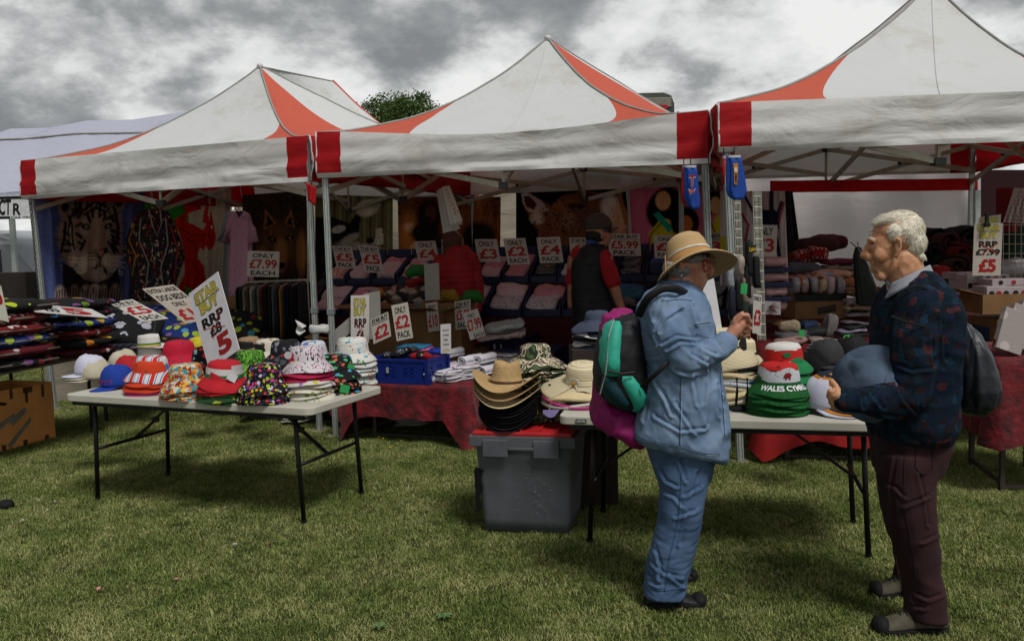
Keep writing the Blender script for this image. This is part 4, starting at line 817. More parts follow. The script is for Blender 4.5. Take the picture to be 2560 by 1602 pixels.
# rail of clothes left of the twin posts
def rail():
 Y0 = 9.1; a = P(612, 706, Y0+.1); b = P(768, 700, Y0-.2); r = thing('clothes_rail', 'metal clothes rail with hung garments left of the twin posts', 'clothes rail', ((a.x+b.x)/2, Y0, 0))
 m = MB(); m.tube([a, b], .012, n=8); m.build('rail_bar', ALUD, r)
 for p in (a, b):
  m = MB(); m.tube([p, (p.x, p.y, .02)], .014, n=8); m.build('upright', ALUD, r); m = MB(); m.beam((p.x, p.y-.25, .02), (p.x, p.y+.25, .02), .03, .03); m.build('foot', ALUD, r)
 cols = [('black', '#131313'), ('dark green', '#24302a'), ('beige', '#8f8070'), ('brown', '#4b3a30'), ('cream', '#a59a88'), ('teal', '#35504e'), ('beige brown', '#7c6b58'), ('dark red', '#5a1418'), ('black', '#101012'), ('charcoal', '#26272b'), ('silver grey', '#5a5c62'), ('charcoal', '#2b2d33'), ('mustard yellow', '#a8741c'), ('navy', '#1c2744'), ('black', '#0d0e12'), ('grey black', '#1b1c1e'), ('black', '#0c0c0c'), ('dark grey', '#222326')]
 for i, (nm, cc) in enumerate(cols):
  t = i/(len(cols)-1); p = lerp(a, b, t*.98+.01); lg = .40+.22*t if i < 12 else .62
  g = thing('garment', '%s garment on the clothes rail between %s' % (nm, ('the rail end and the %s one' % cols[i+1][0]) if i == 0 else ('the %s one and the rail end' % cols[i-1][0]) if i == len(cols)-1 else 'the %s one and the %s one' % (cols[i-1][0], cols[i+1][0])), 'garment', (p.x, p.y, p.z-lg), 'garments hanging on the clothes rail')
  n_ = Vector((.25, .97, 0)); d_ = Vector((.97, -.25, 0)); m = MB(); w0 = .017
  rows = [(0, .05), (.03, .17), (.12, .2), (.5, .2), (1, .21)]
  vs = []; K = 16
  for (v, hw) in rows:
   for k in range(K):
    an = 2*PI*k/K; vs.append(p+Vector((0, 0, -.03-lg*v))+n_*hw*math.sin(an)+d_*(w0+.006*math.sin(3*an+i+v*3))*math.cos(an))
  fs = [(j*K+k, (j+1)*K+k, (j+1)*K+(k+1) % K, j*K+(k+1) % K) for j in range(len(rows)-1) for k in range(K)]+[tuple(range(K)), tuple(range((len(rows)-1)*K, len(rows)*K))[::-1]]
  m.add(vs, fs); m.build('cloth', M('gar_'+cc[1:], cc, .9, var=.45, vs=9, bs=50, bump=.5), g, smooth=True)
  m = MB(); m.tube([p+n_*-.16+Vector((0, 0, -.05)), p+Vector((0, 0, -.015)), p+n_*.16+Vector((0, 0, -.05))], .006, n=5); m.tube([p+Vector((0, 0, -.015)), p+Vector((0, -.012, .022)), p+Vector((0, .012, .022))], .003, n=4)
  m.build('hanger', M('hanger_pale', '#8f8b86', .5, bump=0) if i % 3 == 0 else HG, g)
rail()
# shorts and cloths hanging from the gazebo corners
def shorts(label, pts, Y, mat, extra=None):
 r = thing('boxer_shorts', label, 'trunks', P(pts[-1][1], pts[-1][0], Y)); hanging('cloth', None, None, [(y, xl, xr, .022, 0) for y, xl, xr in pts], Y, mat, parent=r, ripple=.16, nr=5)
 y, xl, xr = pts[0]; m = MB(); loft_rows(m, [(y-1, xl, xr, .026, 0), (y+5, xl, xr, .026, 0)], Y, n=20); m.build('waistband', M('band_white', '#b9bcc4', .8), r)
 m = MB(); m.tube([P((xl+xr)/2, y, Y), P((xl+xr)/2, y-22, Y)], .004, n=5); m.build('hook', HG, r); return r
BLU = M('trunks_blue', '#113f92', .7, var=.2)
r = shorts('bright blue trunks with red and white lettering hanging at the middle gazebo corner', [(415, 1711, 1742), (430, 1712, 1744), (470, 1713, 1746), (495, 1713, 1749), (515, 1722, 1750), (524, 1732, 1746)], 6.3, BLU)
a = P(1719, 487, 6.25); U = P(1740, 485, 6.25)-a; W = P(1720, 436, 6.25)-a; t = MB()
put_text(t, 'W', a, U, W, -.05, 1.05, 0, .28, Vector((0, -.004, 0)), .06); put_text(t, 'T', a, U, W, .1, .9, .38, .95, Vector((0, -.004, 0)), .06); t.build('lettering', INK('w'), r)
t = MB(); put_text(t, 'W', a, U, W, -.05, 1.05, 0, .28, Vector((0, -.006, 0)), .02); put_text(t, 'T', a, U, W, .1, .9, .38, .95, Vector((0, -.006, 0)), .02); t.build('lettering', INK('r'), r)
shorts('red trunks hanging beside the bright blue lettered trunks', [(415, 1706, 1713), (440, 1704, 1712), (480, 1703, 1712), (508, 1705, 1714)], 6.33, M('trunks_red', '#9c0f18', .7))
r = shorts('blue trunks with a tiger print hanging by the right gazebo corner post', [(390, 1818, 1853), (405, 1818, 1856), (440, 1819, 1862), (475, 1818, 1866), (492, 1824, 1862), (500, 1836, 1856)], 6.05, BLU)
c = Cv(1832, 405, 1846, 470, '#a4733a', 1.6); c.grain(.5); c.ell(1839, 425, 5, 8, '#d8c9a4'); c.ell(1839, 450, 3, 14, '#1a120b'); blanket(None, c, [(1833, 408), (1846, 408), (1844, 462), (1836, 462)], 6.02, 6.02, fold=.002, name='tiger_print', parent=r)
shorts('red strip of cloth hanging left of the tiger trunks', [(392, 1806, 1813), (430, 1805, 1812), (462, 1805, 1811)], 6.06, M('trunks_red', '#9c0f18'))
def hung_towel():
 r = thing('hanging_tea_towel', 'folded white tea towel with red dots hanging under the middle gazebo', 'tea towel', P(1125, 580, 7.9))
 c = Cv(1090, 462, 1160, 582, '#b9b2a8', 1.6)
 for i in range(7):
  for j in range(2): c.ell(1114+j*13+i*3.4, 475+i*12.5+j*-2, 2.6, 2.6, '#b01818', 0, .4)
 for i in range(10): c.line([(1106+i*3.2, 478+i*9), (1122+i*3.2, 470+i*9)], 1.3, '#a87a78', .6)
 c.ell(1130, 551, 4, 3, '#bb4444'); c.ell(1150, 547, 4, 3, '#bb4444'); c.grain(.03)
 for k, (q, D) in enumerate((([(1104, 468), (1124, 464), (1157, 553), (1126, 562)], 7.86), ([(1096, 472), (1120, 470), (1156, 560), (1118, 570)], 7.89), ([(1091, 477), (1118, 474), (1150, 572), (1108, 583)], 7.92))):
  cc = c if k == 0 else Cv(1090, 462, 1160, 582, '#a8a29a', 4); blanket(None, cc, q, D, D, fold=.006, nf=2, name='towel_fold', parent=r)
 m = MB(); m.tube([P(1112, 466, 7.9), P(1110, 445, 7.9)], .005, n=5); m.build('hook', HG, r)
hung_towel()
def shop_chain():
 m = MB(); pts = [(76+(i*.62), 500+i*7.4) for i in range(62)]
 for i, (x, y) in enumerate(pts):
  q = P(x if x < 106 else 106+(i % 2)*.3, y, 8.95); n = 10; a = PI/2*(i % 2)
  ring = [q+Vector((.010*math.cos(2*PI*k/n)*math.cos(a), .010*math.cos(2*PI*k/n)*math.sin(a), .020*math.sin(2*PI*k/n))) for k in range(n+1)]; m.tube(ring, .0032, n=5, cap=False)
 tag(m.build('chain', M('chain_metal', '#2a2622', .4, metal=.7, bump=0)), 'dark metal chain hanging down beside the left corner post', 'chain')
shop_chain()
# ================================================================ rack of blue trays with packed clothes
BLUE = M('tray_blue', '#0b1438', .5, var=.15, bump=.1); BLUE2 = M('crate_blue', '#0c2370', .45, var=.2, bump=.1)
dR = Vector((.958, -.285, 0)); nR = Vector((.285, .958, 0)); ANG = math.atan2(-.285, .958)
CL = dict(peach=pat('pack_peach', '#a5705c', ['#7c8fb0', '#b9a59c', '#a5583c', '#bd9b8a'], 30, .45), pinkw=pat('pack_pinkw', '#b39a9c', ['#8a4a58', '#b39a9c', '#c2b2b0'], 90, .3), pink=pat('pack_pink', '#b06a76', ['#8a3048', '#c9a0a8'], 34, .35), salmon=M('pack_salmon', '#b0767a', .6), white=pat('pack_white', '#a5a0a4', ['#6a5058', '#9a98a0'], 40, .35), dark=M('pack_dark', '#17181b', .35, spec=.6), navy=M('pack_navy', '#1b2740', .8), teal=M('pack_teal', '#25566c', .9, bs=50, bump=.7), blue=M('pack_blue', '#34507c', .9), grey=M('pack_grey', '#6a6870', .8), black=M('pack_black', '#0b0b0c', .25, spec=.7), brown=M('pack_brown', '#4d2f22', .8))
LAB = M('pack_label_orange', '#9c5a24', .5, bump=0)
def tray(S, w, d, rise, desc, mk, group):
 """tilted open blue tray; S its front left lower corner"""
 q = lambda a, b, h: S+dR*a+nR*b*math.cos(.38)+Vector((0, 0, rise*b/d+h))
 r = thing('tray', 'blue tray of %s' % desc, 'tray', q(w/2, d/2, 0), group)
 H_ = .11; t = .012
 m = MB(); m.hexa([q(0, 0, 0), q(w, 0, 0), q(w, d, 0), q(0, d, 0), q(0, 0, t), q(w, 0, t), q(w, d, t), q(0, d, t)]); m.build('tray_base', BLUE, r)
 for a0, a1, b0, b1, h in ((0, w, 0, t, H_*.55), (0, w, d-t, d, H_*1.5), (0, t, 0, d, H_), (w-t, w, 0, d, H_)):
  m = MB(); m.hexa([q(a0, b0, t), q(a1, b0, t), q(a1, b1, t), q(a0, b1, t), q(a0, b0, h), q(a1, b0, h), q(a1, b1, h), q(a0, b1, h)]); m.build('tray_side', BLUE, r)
 for k, key in enumerate(mk):
  nb = len(mk); m = MB(); b = d*(.12+.76*(k+.5)/nb); p = q(w*rnd.uniform(.44, .56), b, .02+.012*(k % 2))
  Rt = math.atan2(rise, d); soft_box(m, p, w*.86, d*.82/nb*1.35, rnd.uniform(.06, .095), rz=ANG+rnd.uniform(-.15, .15), amp=.016, sc=11, tilt=(Rt, rnd.uniform(-.06, .06)), pillow=.25)
  g = m.build('folded_clothes', CL[key], smooth=True); tag(g, '%s clothes%s, tray of %s' % (dict(pinkw='speckled pink and white', peach='peach and blue', dark='dark', navy='navy', teal='teal knitted', salmon='salmon pink', pink='pink', white='white', blue='blue', grey='grey', black='black wrapped', brown='brown')[key], ['', ' (middle)', ' (front)'][0] if mk.count(key) == 1 else (' at the front', ' in the middle', ' at the back')[k if nb == 3 else 2*k], desc), 'clothes', 'folded clothes in the blue trays')
  if key in ('dark', 'grey') : m = MB(); m.box(p+Vector((rnd.uniform(-.03, .03), -.03, .088)), .045, .035, .012, R=Matrix.Rotation(ANG, 3, 'Z') @ Matrix.Rotation(Rt, 3, 'X')); m.build('paper_label', LAB, g)
SA = P(806, 712, 9.95);
rowA = [(['peach', 'peach'], 'peach garments at upper left'), (['pinkw', 'salmon'], 'vests before the first £5 card'), (['pinkw', 'pinkw', 'pink'], 'vests before the £5 PACK card'), (['pink', 'pinkw', 'salmon'], 'print packs below the first £4 card'), (['pinkw', 'white'], 'bundles left of the red coat'), (['white', 'pinkw'], 'bundles right of the red coat'), (['pinkw', 'salmon', 'white'], 'fleece below the £3 card'), (['salmon', 'salmon'], 'tops below the £2 EACH card'), (['dark', 'dark', 'dark'], 'packs below the £4 PACK card'), (['white', 'teal'], 'knitwear left of the capped man'), (['navy', 'black'], 'navy items behind the capped man'), (['black', 'black', 'black'], 'packs below the £5.99 card'), (['navy', 'blue', 'navy'], 'knitwear below the rightmost ONLY card')]
for i, (mk, ds) in enumerate(rowA): tray(SA+dR*.30*i, .285, .5, .21, ds, mk, 'dark blue trays on the sloping rack')
SB = P(770, 790, 9.55)
rowB = [(['pinkw', 'pinkw'], 'vests at the lower left end'), (['pinkw', 'pink', 'pinkw'], 'packs behind the plain grey boards'), (['white', 'salmon'], 'bundles above the STAR BUY £2 card'), (['brown', 'white'], 'slippers behind the big carton'), (['pink', 'white'], 'slippers behind the upright blank board'), (['white', 'pinkw'], 'socks beside the red coat hem'), (['white', 'salmon'], 'blankets lower right of the red coat'), (['grey', 'dark', 'dark'], 'labelled vests in the lower row'), (['black', 'teal', 'blue'], 'lower knitwear behind the capped man'), (['black', 'black'], 'black bags beside the capped man'), (['dark', 'grey'], 'spotted packs right of the capped man')]
for i, (mk, ds) in enumerate(rowB): tray(SB+dR*.40*i, .385, .5, .24, ds, mk, 'dark blue trays on the sloping rack')
def rack():
 r = thing('display_rack', 'stepped rack draped in dark red cloth carrying the blue trays', 'rack', SB+dR*2.2+nR*.4-Vector((0, 0, SB.z)))
 DR = M('rack_red_cloth', '#3c0a10', .9, var=.3)
 for S, L_ in ((SA, 4.0), (SB, 4.5)):
  m = MB(); a = S-dR*.1-Vector((0, 0, .012)); m.hexa([a, a+dR*L_, a+dR*L_+nR*.5+Vector((0, 0, .21)), a+nR*.5+Vector((0, 0, .21)), a-Vector((0, 0, .03)), a+dR*L_-Vector((0, 0, .03)), a+dR*L_+nR*.5+Vector((0, 0, .18)), a+nR*.5+Vector((0, 0, .18))][4:]+[a, a+dR*L_, a+dR*L_+nR*.5+Vector((0, 0, .21)), a+nR*.5+Vector((0, 0, .21))]); m.build('shelf', M('dark_wood', '#2a221d'), r)
  m = MB(); m.grid(lambda u, v: a+dR*L_*u+nR*(-.02+.02*math.sin(40*u)*v)+Vector((0, 0, -(S.z-.03)*v)), 120, 6); m.build('cloth_front', DR, r, smooth=True)
  for t in (0, .5, 1): m = MB(); p = a+dR*L_*t+nR*.3; m.beam((p.x, p.y, 0), p, .04, .04); m.build('rack_leg', ALUD, r)
rack()
# ================================================================ price cards on the rack and the boxes
BG = '#a8a096'
sign('STAR BUY £5 card clipped to the rack, first from the left', (830, 614), (879, 617), (842, 669), 9.55, L_star('£5', 'PACK'), BG)
sign('STAR BUY £5 PACK card, right of the first £5 card on the rack', (896, 613), (945, 616), (912, 680), 9.5, L_star('£5', 'PACK'), BG)
sign('ONLY £4 card left of the person in the red coat', (1035, 604), (1088, 602), (1046, 652), 9.3, L_only('£4'), BG)
sign('blank pale card half hidden behind the head of the red coated person', (1103, 599), (1150, 599), (1106, 650), 9.35, [], BG)
sign('ONLY £3 card just right of the person in the red coat', (1186, 598), (1242, 598), (1196, 655), 9.1, L_only('£3'), BG)
sign('ONLY £2 EACH card in front of the gazebo rear post', (1258, 597), (1313, 595), (1270, 662), 9.0, L_only('£2', 'EACH'), BG)
sign('ONLY £4 PACK card in front of the big cat blanket', (1341, 594), (1400, 592), (1350, 658), 8.9, L_only('£4', 'PACK'), BG)
sign('STAR BUY card mostly hidden behind the man in the cap', (1423, 594), (1478, 594), (1427, 650), 8.8, L_star('£5', 'PACK'), BG)
sign('STAR BUY £5.99 PACK card right of the man in the cap', (1520, 584), (1600, 585), (1523, 639), 8.7, L_star('£5.99', 'PACK'), BG)
sign('ONLY £3 card behind the straw hat of the woman', (1634, 588), (1698, 589), (1637, 645), 8.6, L_only('£3', 'PACK'), BG)
sign('STAR BUY £3 card between the two gazebo corner posts', (1740, 580), (1806, 582), (1742, 650), 8.4, L_star('£3', None), '#8c857c')
sign('ONLY £7.99 EACH card above the clothes rail', (619, 627), (699, 629), (617, 691), 8.75, L_only('£7.99', 'EACH'), BG)
sign('ONLY £3 card between the two ladders of socks and the shirts', (1879, 562), (1944, 563), (1876, 641), 6.9, L_only('£3'), '#a1988e')
# ================================================================ tables
PLW = M('table_plastic', '#b5b1a4', .5, var=.12, vs=7, bump=.15, bs=200); LEGB = M('leg_black', '#0c0c0d', .5, bump=0)
def lawn_table(label, FLp, FRp, z, depth, legs=True, group=None, brace=True, nrm=None, thick=.045):
 a = G(*FLp, z); b = G(*FRp, z); d = (b-a); w = d.length; d.normalize(); n_ = Vector((-d.y, d.x, 0)) if nrm is None else nrm
 r = thing('folding_table', label, 'table', flat(lerp(a, b, .5)+n_*depth/2), group)
 m = MB(); rc = .055; pts = []
 for cx_, cy_, a0 in ((rc, rc, PI), (w-rc, rc, 1.5*PI), (w-rc, depth-rc, 0), (rc, depth-rc, .5*PI)):
  for k in range(6): t = a0+k*PI/10; pts.append(a+d*(cx_+rc*math.cos(t))+n_*(cy_+rc*math.sin(t)))
 n = len(pts); vs = [p+Vector((0, 0, h)) for h in (-thick, 0) for p in pts]
 m.add(vs, [tuple(range(n))[::-1], tuple(range(n, 2*n))]+[(i, (i+1) % n, (i+1) % n+n, i+n) for i in range(n)]); m.build('tabletop', PLW, r, bevel=.006)
 m = MB()
 for t in (.03, .97): m.beam(a+n_*depth*t+d*.06-Vector((0, 0, thick+.012)), a+n_*depth*t+d*(w-.06)-Vector((0, 0, thick+.012)), .02, .022)
 m.build('under_frame', LEGB, r)
 if legs:
  for u, s_ in ((.17, -1), (w-.17, 1)):
   for v in (.09, depth-.09):
    p = a+d*u+n_*v; m = MB(); m.tube([p-Vector((0, 0, thick)), p+d*s_*.01-Vector((0, 0, .3)), Vector((p.x, p.y, 0))+d*s_*.03], .014, n=10); lg = m.build('leg', LEGB, r, smooth=True)
    m = MB(); q = Vector((p.x, p.y, .012))+d*s_*.03; m.tube([q-Vector((0, 0, .012)), q+Vector((0, 0, .02))], .017, n=10); m.build('foot_cap', LEGB, lg)
   p0 = a+d*u+n_*.09-Vector((0, 0, .36)); p1 = a+d*u+n_*(depth-.09)-Vector((0, 0, .36)); m = MB(); m.tube([p0, p1], .011, n=8); m.build('crossbar', LEGB, r, smooth=True)
   if brace:
    c_ = lerp(p0, p1, .5); e = a+d*(u-s_*.42)+n_*depth/2-Vector((0, 0, thick+.01)); k = lerp(c_, e, .45); m = MB(); m.beam(c_, k, .022, .014); m.beam(k+Vector((0, 0, .01)), e, .016, .012); m.box(k, .04, .03, .03); m.build('folding_brace', LEGB, r)
 return r, a, d, n_, w
T1, T1a, T1d, T1n, T1w = lawn_table('long folding table on the lawn loaded with bright bucket hats', (157, 985), (775, 1021), .705, .80)
T2, T2a, T2d, T2n, T2w = lawn_table('folding table with straw hats and Wales hats in front of the woman', (1395, 1040), (2262, 1059), .70, .72)
q = P(1444, 1034, 4.40); g = T2
m = MB(); U = (P(1458, 1034, 4.4)-q); u = U.normalized(); fr = T2a+T2d*.09-Vector((0, 0, .022))-T2n*.004
m.box(fr+T2d*.03-T2n*.001, .055, .004, .018, R=Matrix.Rotation(math.atan2(T2d.y, T2d.x), 3, 'Z')); m.build('maker_plate', M('plate_dark', '#24251f', .5, bump=0), T2)
t = MB(); put_text(t, 'LIFETIME', fr+T2d*.008-T2n*.005-Vector((0, 0, .005)), T2d*.045, Vector((0, 0, .010)), 0, 1, 0, 1, -T2n*.001, .03); t.build('lettering', INK('w'), T2)
def velvet(name): return M(name, '#6a0c16', .75, vs=11, bump=.7, bs=22, dist=.02, col2='#3a060c', sheen=.08)
VEL = velvet('crushed_velvet_red')
def cloth_table(label, a, b, z, depth, hang, nf=(14, 8), mat=None, name='covered_table', legs=True, left=None):
 """trestle under a draped cloth; hang(edge, t) gives how far the cloth falls"""
 a = Vector(a); b = Vector(b); d = (b-a); w = d.length; d.normalize(); n_ = Vector((-d.y, d.x, 0)); mat = mat or VEL
 r = thing(name, label, 'table', flat(lerp(a, b, .5)+n_*depth/2))
 m = MB(); C = [a, b, b+n_*depth, a+n_*depth]; m.hexa([c-Vector((0, 0, .03)) for c in C]+[c-Vector((0, 0, .004)) for c in C]); m.build('tabletop', M('dark_wood', '#2a221d'), r)
 per = [];
 for e in range(4):
  p, q_ = C[e], C[(e+1) % 4]; k = max(8, int((q_-p).length/.03))
  out = Vector(((q_-p).y, -(q_-p).x, 0)).normalized()
  for i in range(k): per.append((lerp(p, q_, i/k), out, e, i/k, (q_-p).length))
 K = len(per); nv = 10; vs = []
 for j in range(nv+1):
  v = j/nv
  for (p, out, e, t, L_) in per:
   h = hang(e, t); cor = math.exp(-min(t, 1-t)*L_/.09); fl = .02+.02*math.sin(t*L_*13+e)+.018*math.sin(t*L_*29+2*e)+.07*cor
   q_ = p+out*(.006+fl*v)+Vector((0, 0, .002-h*v-.03*cor*v)); q_.z = max(q_.z, .012); vs.append(q_+Vector((fb((q_.x, q_.y, q_.z), 9)*.008*v, fb((q_.y, q_.x, q_.z), 9)*.008*v, 0)))
 fs = [(j*K+i, (j+1)*K+i, (j+1)*K+(i+1) % K, j*K+(i+1) % K) for j in range(nv) for i in range(K)]; fs.append(tuple(range(K)))
 m = MB(); m.add(vs, fs); cl = m.build('table_cloth', mat, smooth=True); tag(cl, 'crushed red velvet cloth over the %s' % label.replace('under its red cloth', '').strip(), 'tablecloth')
 if legs:
  for t in (.16, .84):
   for v in (.12, .88):
    p = lerp(a, b, t)+n_*depth*v; m = MB(); m.beam(flat(p), p-Vector((0, 0, .03)), .028, .028); m.build('leg', M('leg_brown_metal', '#3c342f', .5), r)
   p = lerp(a, b, t); m = MB(); m.beam(flat(p+n_*depth*.12, .05), flat(p+n_*depth*.88, .05), .02, .02); m.build('foot_bar', M('leg_brown_metal', '#3c342f'), r)
  m = MB(); m.beam(flat(lerp(a, b, .16)+n_*depth*.12, .03), flat(lerp(a, b, .84)+n_*depth*.12, .03), .02, .02); m.build('foot_bar', M('leg_brown_metal', '#3c342f'), r)
 return r, a, d, n_, w
MZ = .48
ma = G(858, 957, MZ); mb_ = G(1172, 969, MZ); dm = (mb_-ma).normalized(); nm = Vector((-dm.y, dm.x, 0))
MT, MTa, MTd, MTn, MTw = cloth_table('low table with the dish cloths under its red cloth', ma, mb_, MZ, 1.5, lambda e, t: (.27+.20*max(0, 1-t/.10)+.24*max(0, (t-.82)/.18)**.7+.01*math.sin(20*t)) if e == 0 else .46)
la = P(612, 985, 8.1); la.z = MZ; lb = P(852, 985, 7.75); lb.z = MZ
cloth_table('low table behind the twin posts under its red cloth', la, lb, MZ, 1.0, lambda e, t: (.16+.20*math.exp(-(t/.2)**2)+.22*math.exp(-((1-t)/.16)**2)) if e == 0 else .42)
# second red covered table behind the right hat table and the ones inside the right gazebo
ra = P(1905, 1000, 6.2); ra.z = .42; rb = P(2330, 1000, 6.0); rb.z = .42
RV2 = velvet('red_cotton'); RV2 = M('red_cloth_bright', '#8f1210', .85, var=.35, vs=6, bump=.5, bs=40)
cloth_table('low table behind the Wales hats under its red cloth', ra, rb, .42, .9, lambda e, t: (.28+.08*math.exp(-(t/.12)**2)+.02*math.sin(14*t)) if e == 0 else .3, mat=RV2)
tag((lambda m: m.grid(lambda u, v: P(1448+84*u-6*v, 1055+52*v*(1-.25*u), 5.9)+Vector((0, .03*math.sin(9*u), 0)), 10, 8) and m.build('red_cloth', RV2, smooth=True))(MB()), 'red cloth corner hanging below the table left of the woman', 'cloth')
# ---------------------------------------------------------------- goods on the low centre table
def crate(label, a, d, n_, w, dp, h, mat=None, name='crate', cat='crate'):
 """moulded blue crate with handle slots and hole rows"""
 mat = mat or BLUE2; a = Vector(a); r = thing(name, label, cat, a+d*w/2+n_*dp/2); q = lambda x, y, z: a+d*x+n_*y+Vector((0, 0, z)); t = .012; Rz_ = Matrix.Rotation(math.atan2(d.y, d.x), 3, 'Z')
 m = MB(); m.hexa([q(0, 0, 0), q(w, 0, 0), q(w, dp, 0), q(0, dp, 0), q(0, 0, t), q(w, 0, t), q(w, dp, t), q(0, dp, t)]); m.build('crate_base', mat, r)
 HOLE = M('crate_hole', '#04060e', .9, bump=0)
 for (o, L_, ax, sgn) in (((0, 0), w, 0, -1), ((0, dp-t), w, 0, 1), ((0, 0), dp, 1, -1), ((w-t, 0), dp, 1, 1)):
  m = MB()
  def slab(u0, u1, z0, z1, ex=0):
   x0, y0 = o
   if ax == 0: c8 = [q(x0+u, y0+v, z) for z in (z0, z1) for u, v in ((u0, -ex), (u1, -ex), (u1, t+ex), (u0, t+ex))]
   else: c8 = [q(x0+v, y0+u, z) for z in (z0, z1) for u, v in ((u0, -ex), (u1, -ex), (u1, t+ex), (u0, t+ex))]
   m.hexa(c8)
  # wall with a grid of real openings
  nc = max(4, int(L_/.055)); slab(.002, L_-.002, .012, h*.22); slab(.002, L_-.002, h*.72, h-.02); zc = (h*.22, h*.38, h*.55, h*.72)
  for z0, z1 in zip(zc, zc[1:]):
   for k in range(nc):
    u0 = L_*k/nc; u1 = L_*(k+1)/nc
    if (k+int(z0*99)) % 3 == 0: slab(u0, u1, z0, z1)
    else: slab(u0, u0+.014, z0, z1); slab(u1-.014, u1, z0, z1); slab(u0, u1, z1-.012, z1)
  slab(-.006, L_+.006, h-.022, h, .006); m.build('crate_side', mat, r)
 for x, y in ((0, 0), (w, 0), (w, dp), (0, dp)): m = MB(); m.box(q(x+(.004 if x == 0 else -.004), y+(.004 if y == 0 else -.004), h/2), .03, .03, h-.004, R=Rz_); m.build('corner_post', mat, r)
 for x in (w*.18, w*.36):
  m = MB(); m.box(q(x, -.010, h*.55), .020, .006, .045, R=Rz_); m.build('sticker', M('sticker_white', '#9c9c98', .6, bump=0), r)
 return r, q
mq = lambda x, y, z=0.0: MTa+MTd*x+MTn*y+Vector((0, 0, z+.004))
AM = math.atan2(MTd.y, MTd.x)
x0 = (G(926, 955, MZ)-MTa).dot(MTd)
CR1, c1 = crate('blue plastic crate of gloves at the left of the low table', mq(x0, .03), MTd, MTn, .55, .40, .20)
GLV = dict(g=pat('glove_grey', '#2e2f34', ['#9a9aa2', '#2e2f34', '#16171b'], 60, .36), r=M('glove_red', '#8c0c18', .9, var=.4, vs=40, bs=60, bump=.8), w=M('glove_white', '#b4b3b6', .9, var=.2, vs=40, bs=60, bump=.8), k=M('glove_band', '#0a0a0b', .3, bump=0, spec=.6))
for i, (x, y, z, rz, k, nm_) in enumerate([(.10, .10, .15, -.3, 'g', 'grey patterned gloves at the front left of the crate'), (.22, .07, .16, -.15, 'g', 'grey patterned gloves lying in front'), (.13, .25, .20, .4, 'g', 'grey patterned gloves behind'), (.25, .22, .24, 1.0, 'g', 'grey patterned gloves on top of the heap'), (.40, .20, .20, -.1, 'r', 'red gloves on the right side of the crate'), (.44, .32, .17, -.1, 'r', 'red gloves at the back right'), (.38, .08, .16, -.05, 'w', 'white gloves at the crate front')]):
 c0 = c1(x, y, z); R_ = Matrix.Rotation(AM+rz, 3, 'Z'); ax = R_ @ Vector((1, 0, .12 if i == 3 else 0)); g = thing('gloves', 'rolled bundle of '+nm_, 'gloves', c0)
 m = MB(); rr = [.026, .036, .033, .033, .037, .024]; m.tube([c0+ax*t for t in (-.10, -.07, -.02, .02, .07, .105)], rr, n=14, flat=.8);
 m.v = [tuple(Vector(v)+Vector((1, 1, 1))*fb(v, 30)*.006) for v in m.v]; m.build('knit', GLV[k], g, smooth=True)
 m = MB(); m.tube([c0-ax*.032, c0+ax*.032], .0375, n=14, flat=.84); m.build('paper_band', GLV['k'], g, smooth=True)
# bright microfibre cloths heap
cols = ['#c24a12', '#1c3c9c', '#c2571a', '#79a61e', '#b85a86', '#20708e', '#98b420', '#b85a86', '#1f6f96']
base = P(1040, 872, 7.75)
for i, cc in enumerate(cols):
 m = MB(); c0 = Vector((base.x+rnd.uniform(-.03, .03), base.y+rnd.uniform(-.02, .04), MZ+.06+.020*i)); soft_box(m, c0, .42-.02*i, .26, .022, rz=AM+rnd.uniform(-.15, .15), amp=.012, sc=8, n=8)
 nmc = ['orange', 'blue', 'deep orange', 'lime green', 'pink', 'teal', 'yellow green', 'rose pink', 'turquoise'][i]
 tag(m.build('cleaning_cloth', M('cloth_'+cc[1:], cc, .8), smooth=True), '%s cleaning cloth in the bright pile behind the gloves, %s' % (nmc, ORD[len(cols)-1-i]), 'cloth')
m = MB(); soft_box(m, Vector((base.x+.18, base.y-.03, MZ+.17)), .15, .2, .04, rz=AM-.3, amp=.015); tag(m.build('cleaning_cloth', M('cloth_blue2', '#122f8e', .8), smooth=True), 'royal blue cloth lying on the right end of the bright pile', 'cloth')
m = MB(); soft_box(m, Vector((base.x, base.y+.02, MZ+.0)), .46, .28, .058, rz=AM, amp=.004); tag(m.build('packet', M('packet_dark', '#15161a', .4), smooth=True), 'dark packet underneath the bright cleaning cloths', 'packet')
# white dish cloths with blue stripes (front), white rolled towels behind
STR = M('towel_white', '#c0bec4', .95, var=.08, vs=20, bs=90, bump=.7); INKB = M('stripe_navy', '#1b2140', .8, bump=0); INKR = M('stripe_red', '#8c1c26', .8, bump=0)
def cloth_pile(px_, py_, Y, n, w, d, desc, stripe, rz=0.0, zb=None, seed=0):
 rr = random.Random(seed); c0 = P(px_, py_, Y); zb = MZ+.006 if zb is None else zb
 for i in range(n):
  m = MB(); c1_ = Vector((c0.x+rr.uniform(-.012, .012), c0.y+rr.uniform(-.012, .012), zb+i*.0145)); ang = AM+rz+rr.uniform(-.08, .08); soft_box(m, c1_, w, d, .016, rz=ang, amp=.006, sc=12)
  o = m.build('dish_cloth', STR, smooth=True); tag(o, 'dish cloth with %s stripes, %s of %s' % ('navy' if stripe is INKB else 'red', ORD[n-1-i], desc), 'dish cloth', 'folded dish cloths on the low table')
  R_ = Matrix.Rotation(ang, 3, 'Z')
  if stripe:
   for xs_ in (-.30, .02, .32):
    t = MB(); t.box(c1_+R_ @ Vector((w*xs_, -d*.0, .0165 if i == n-1 else .008)), .005, d*1.0, .002 if i == n-1 else .010, R=R_); t.build('stripe', stripe, o)
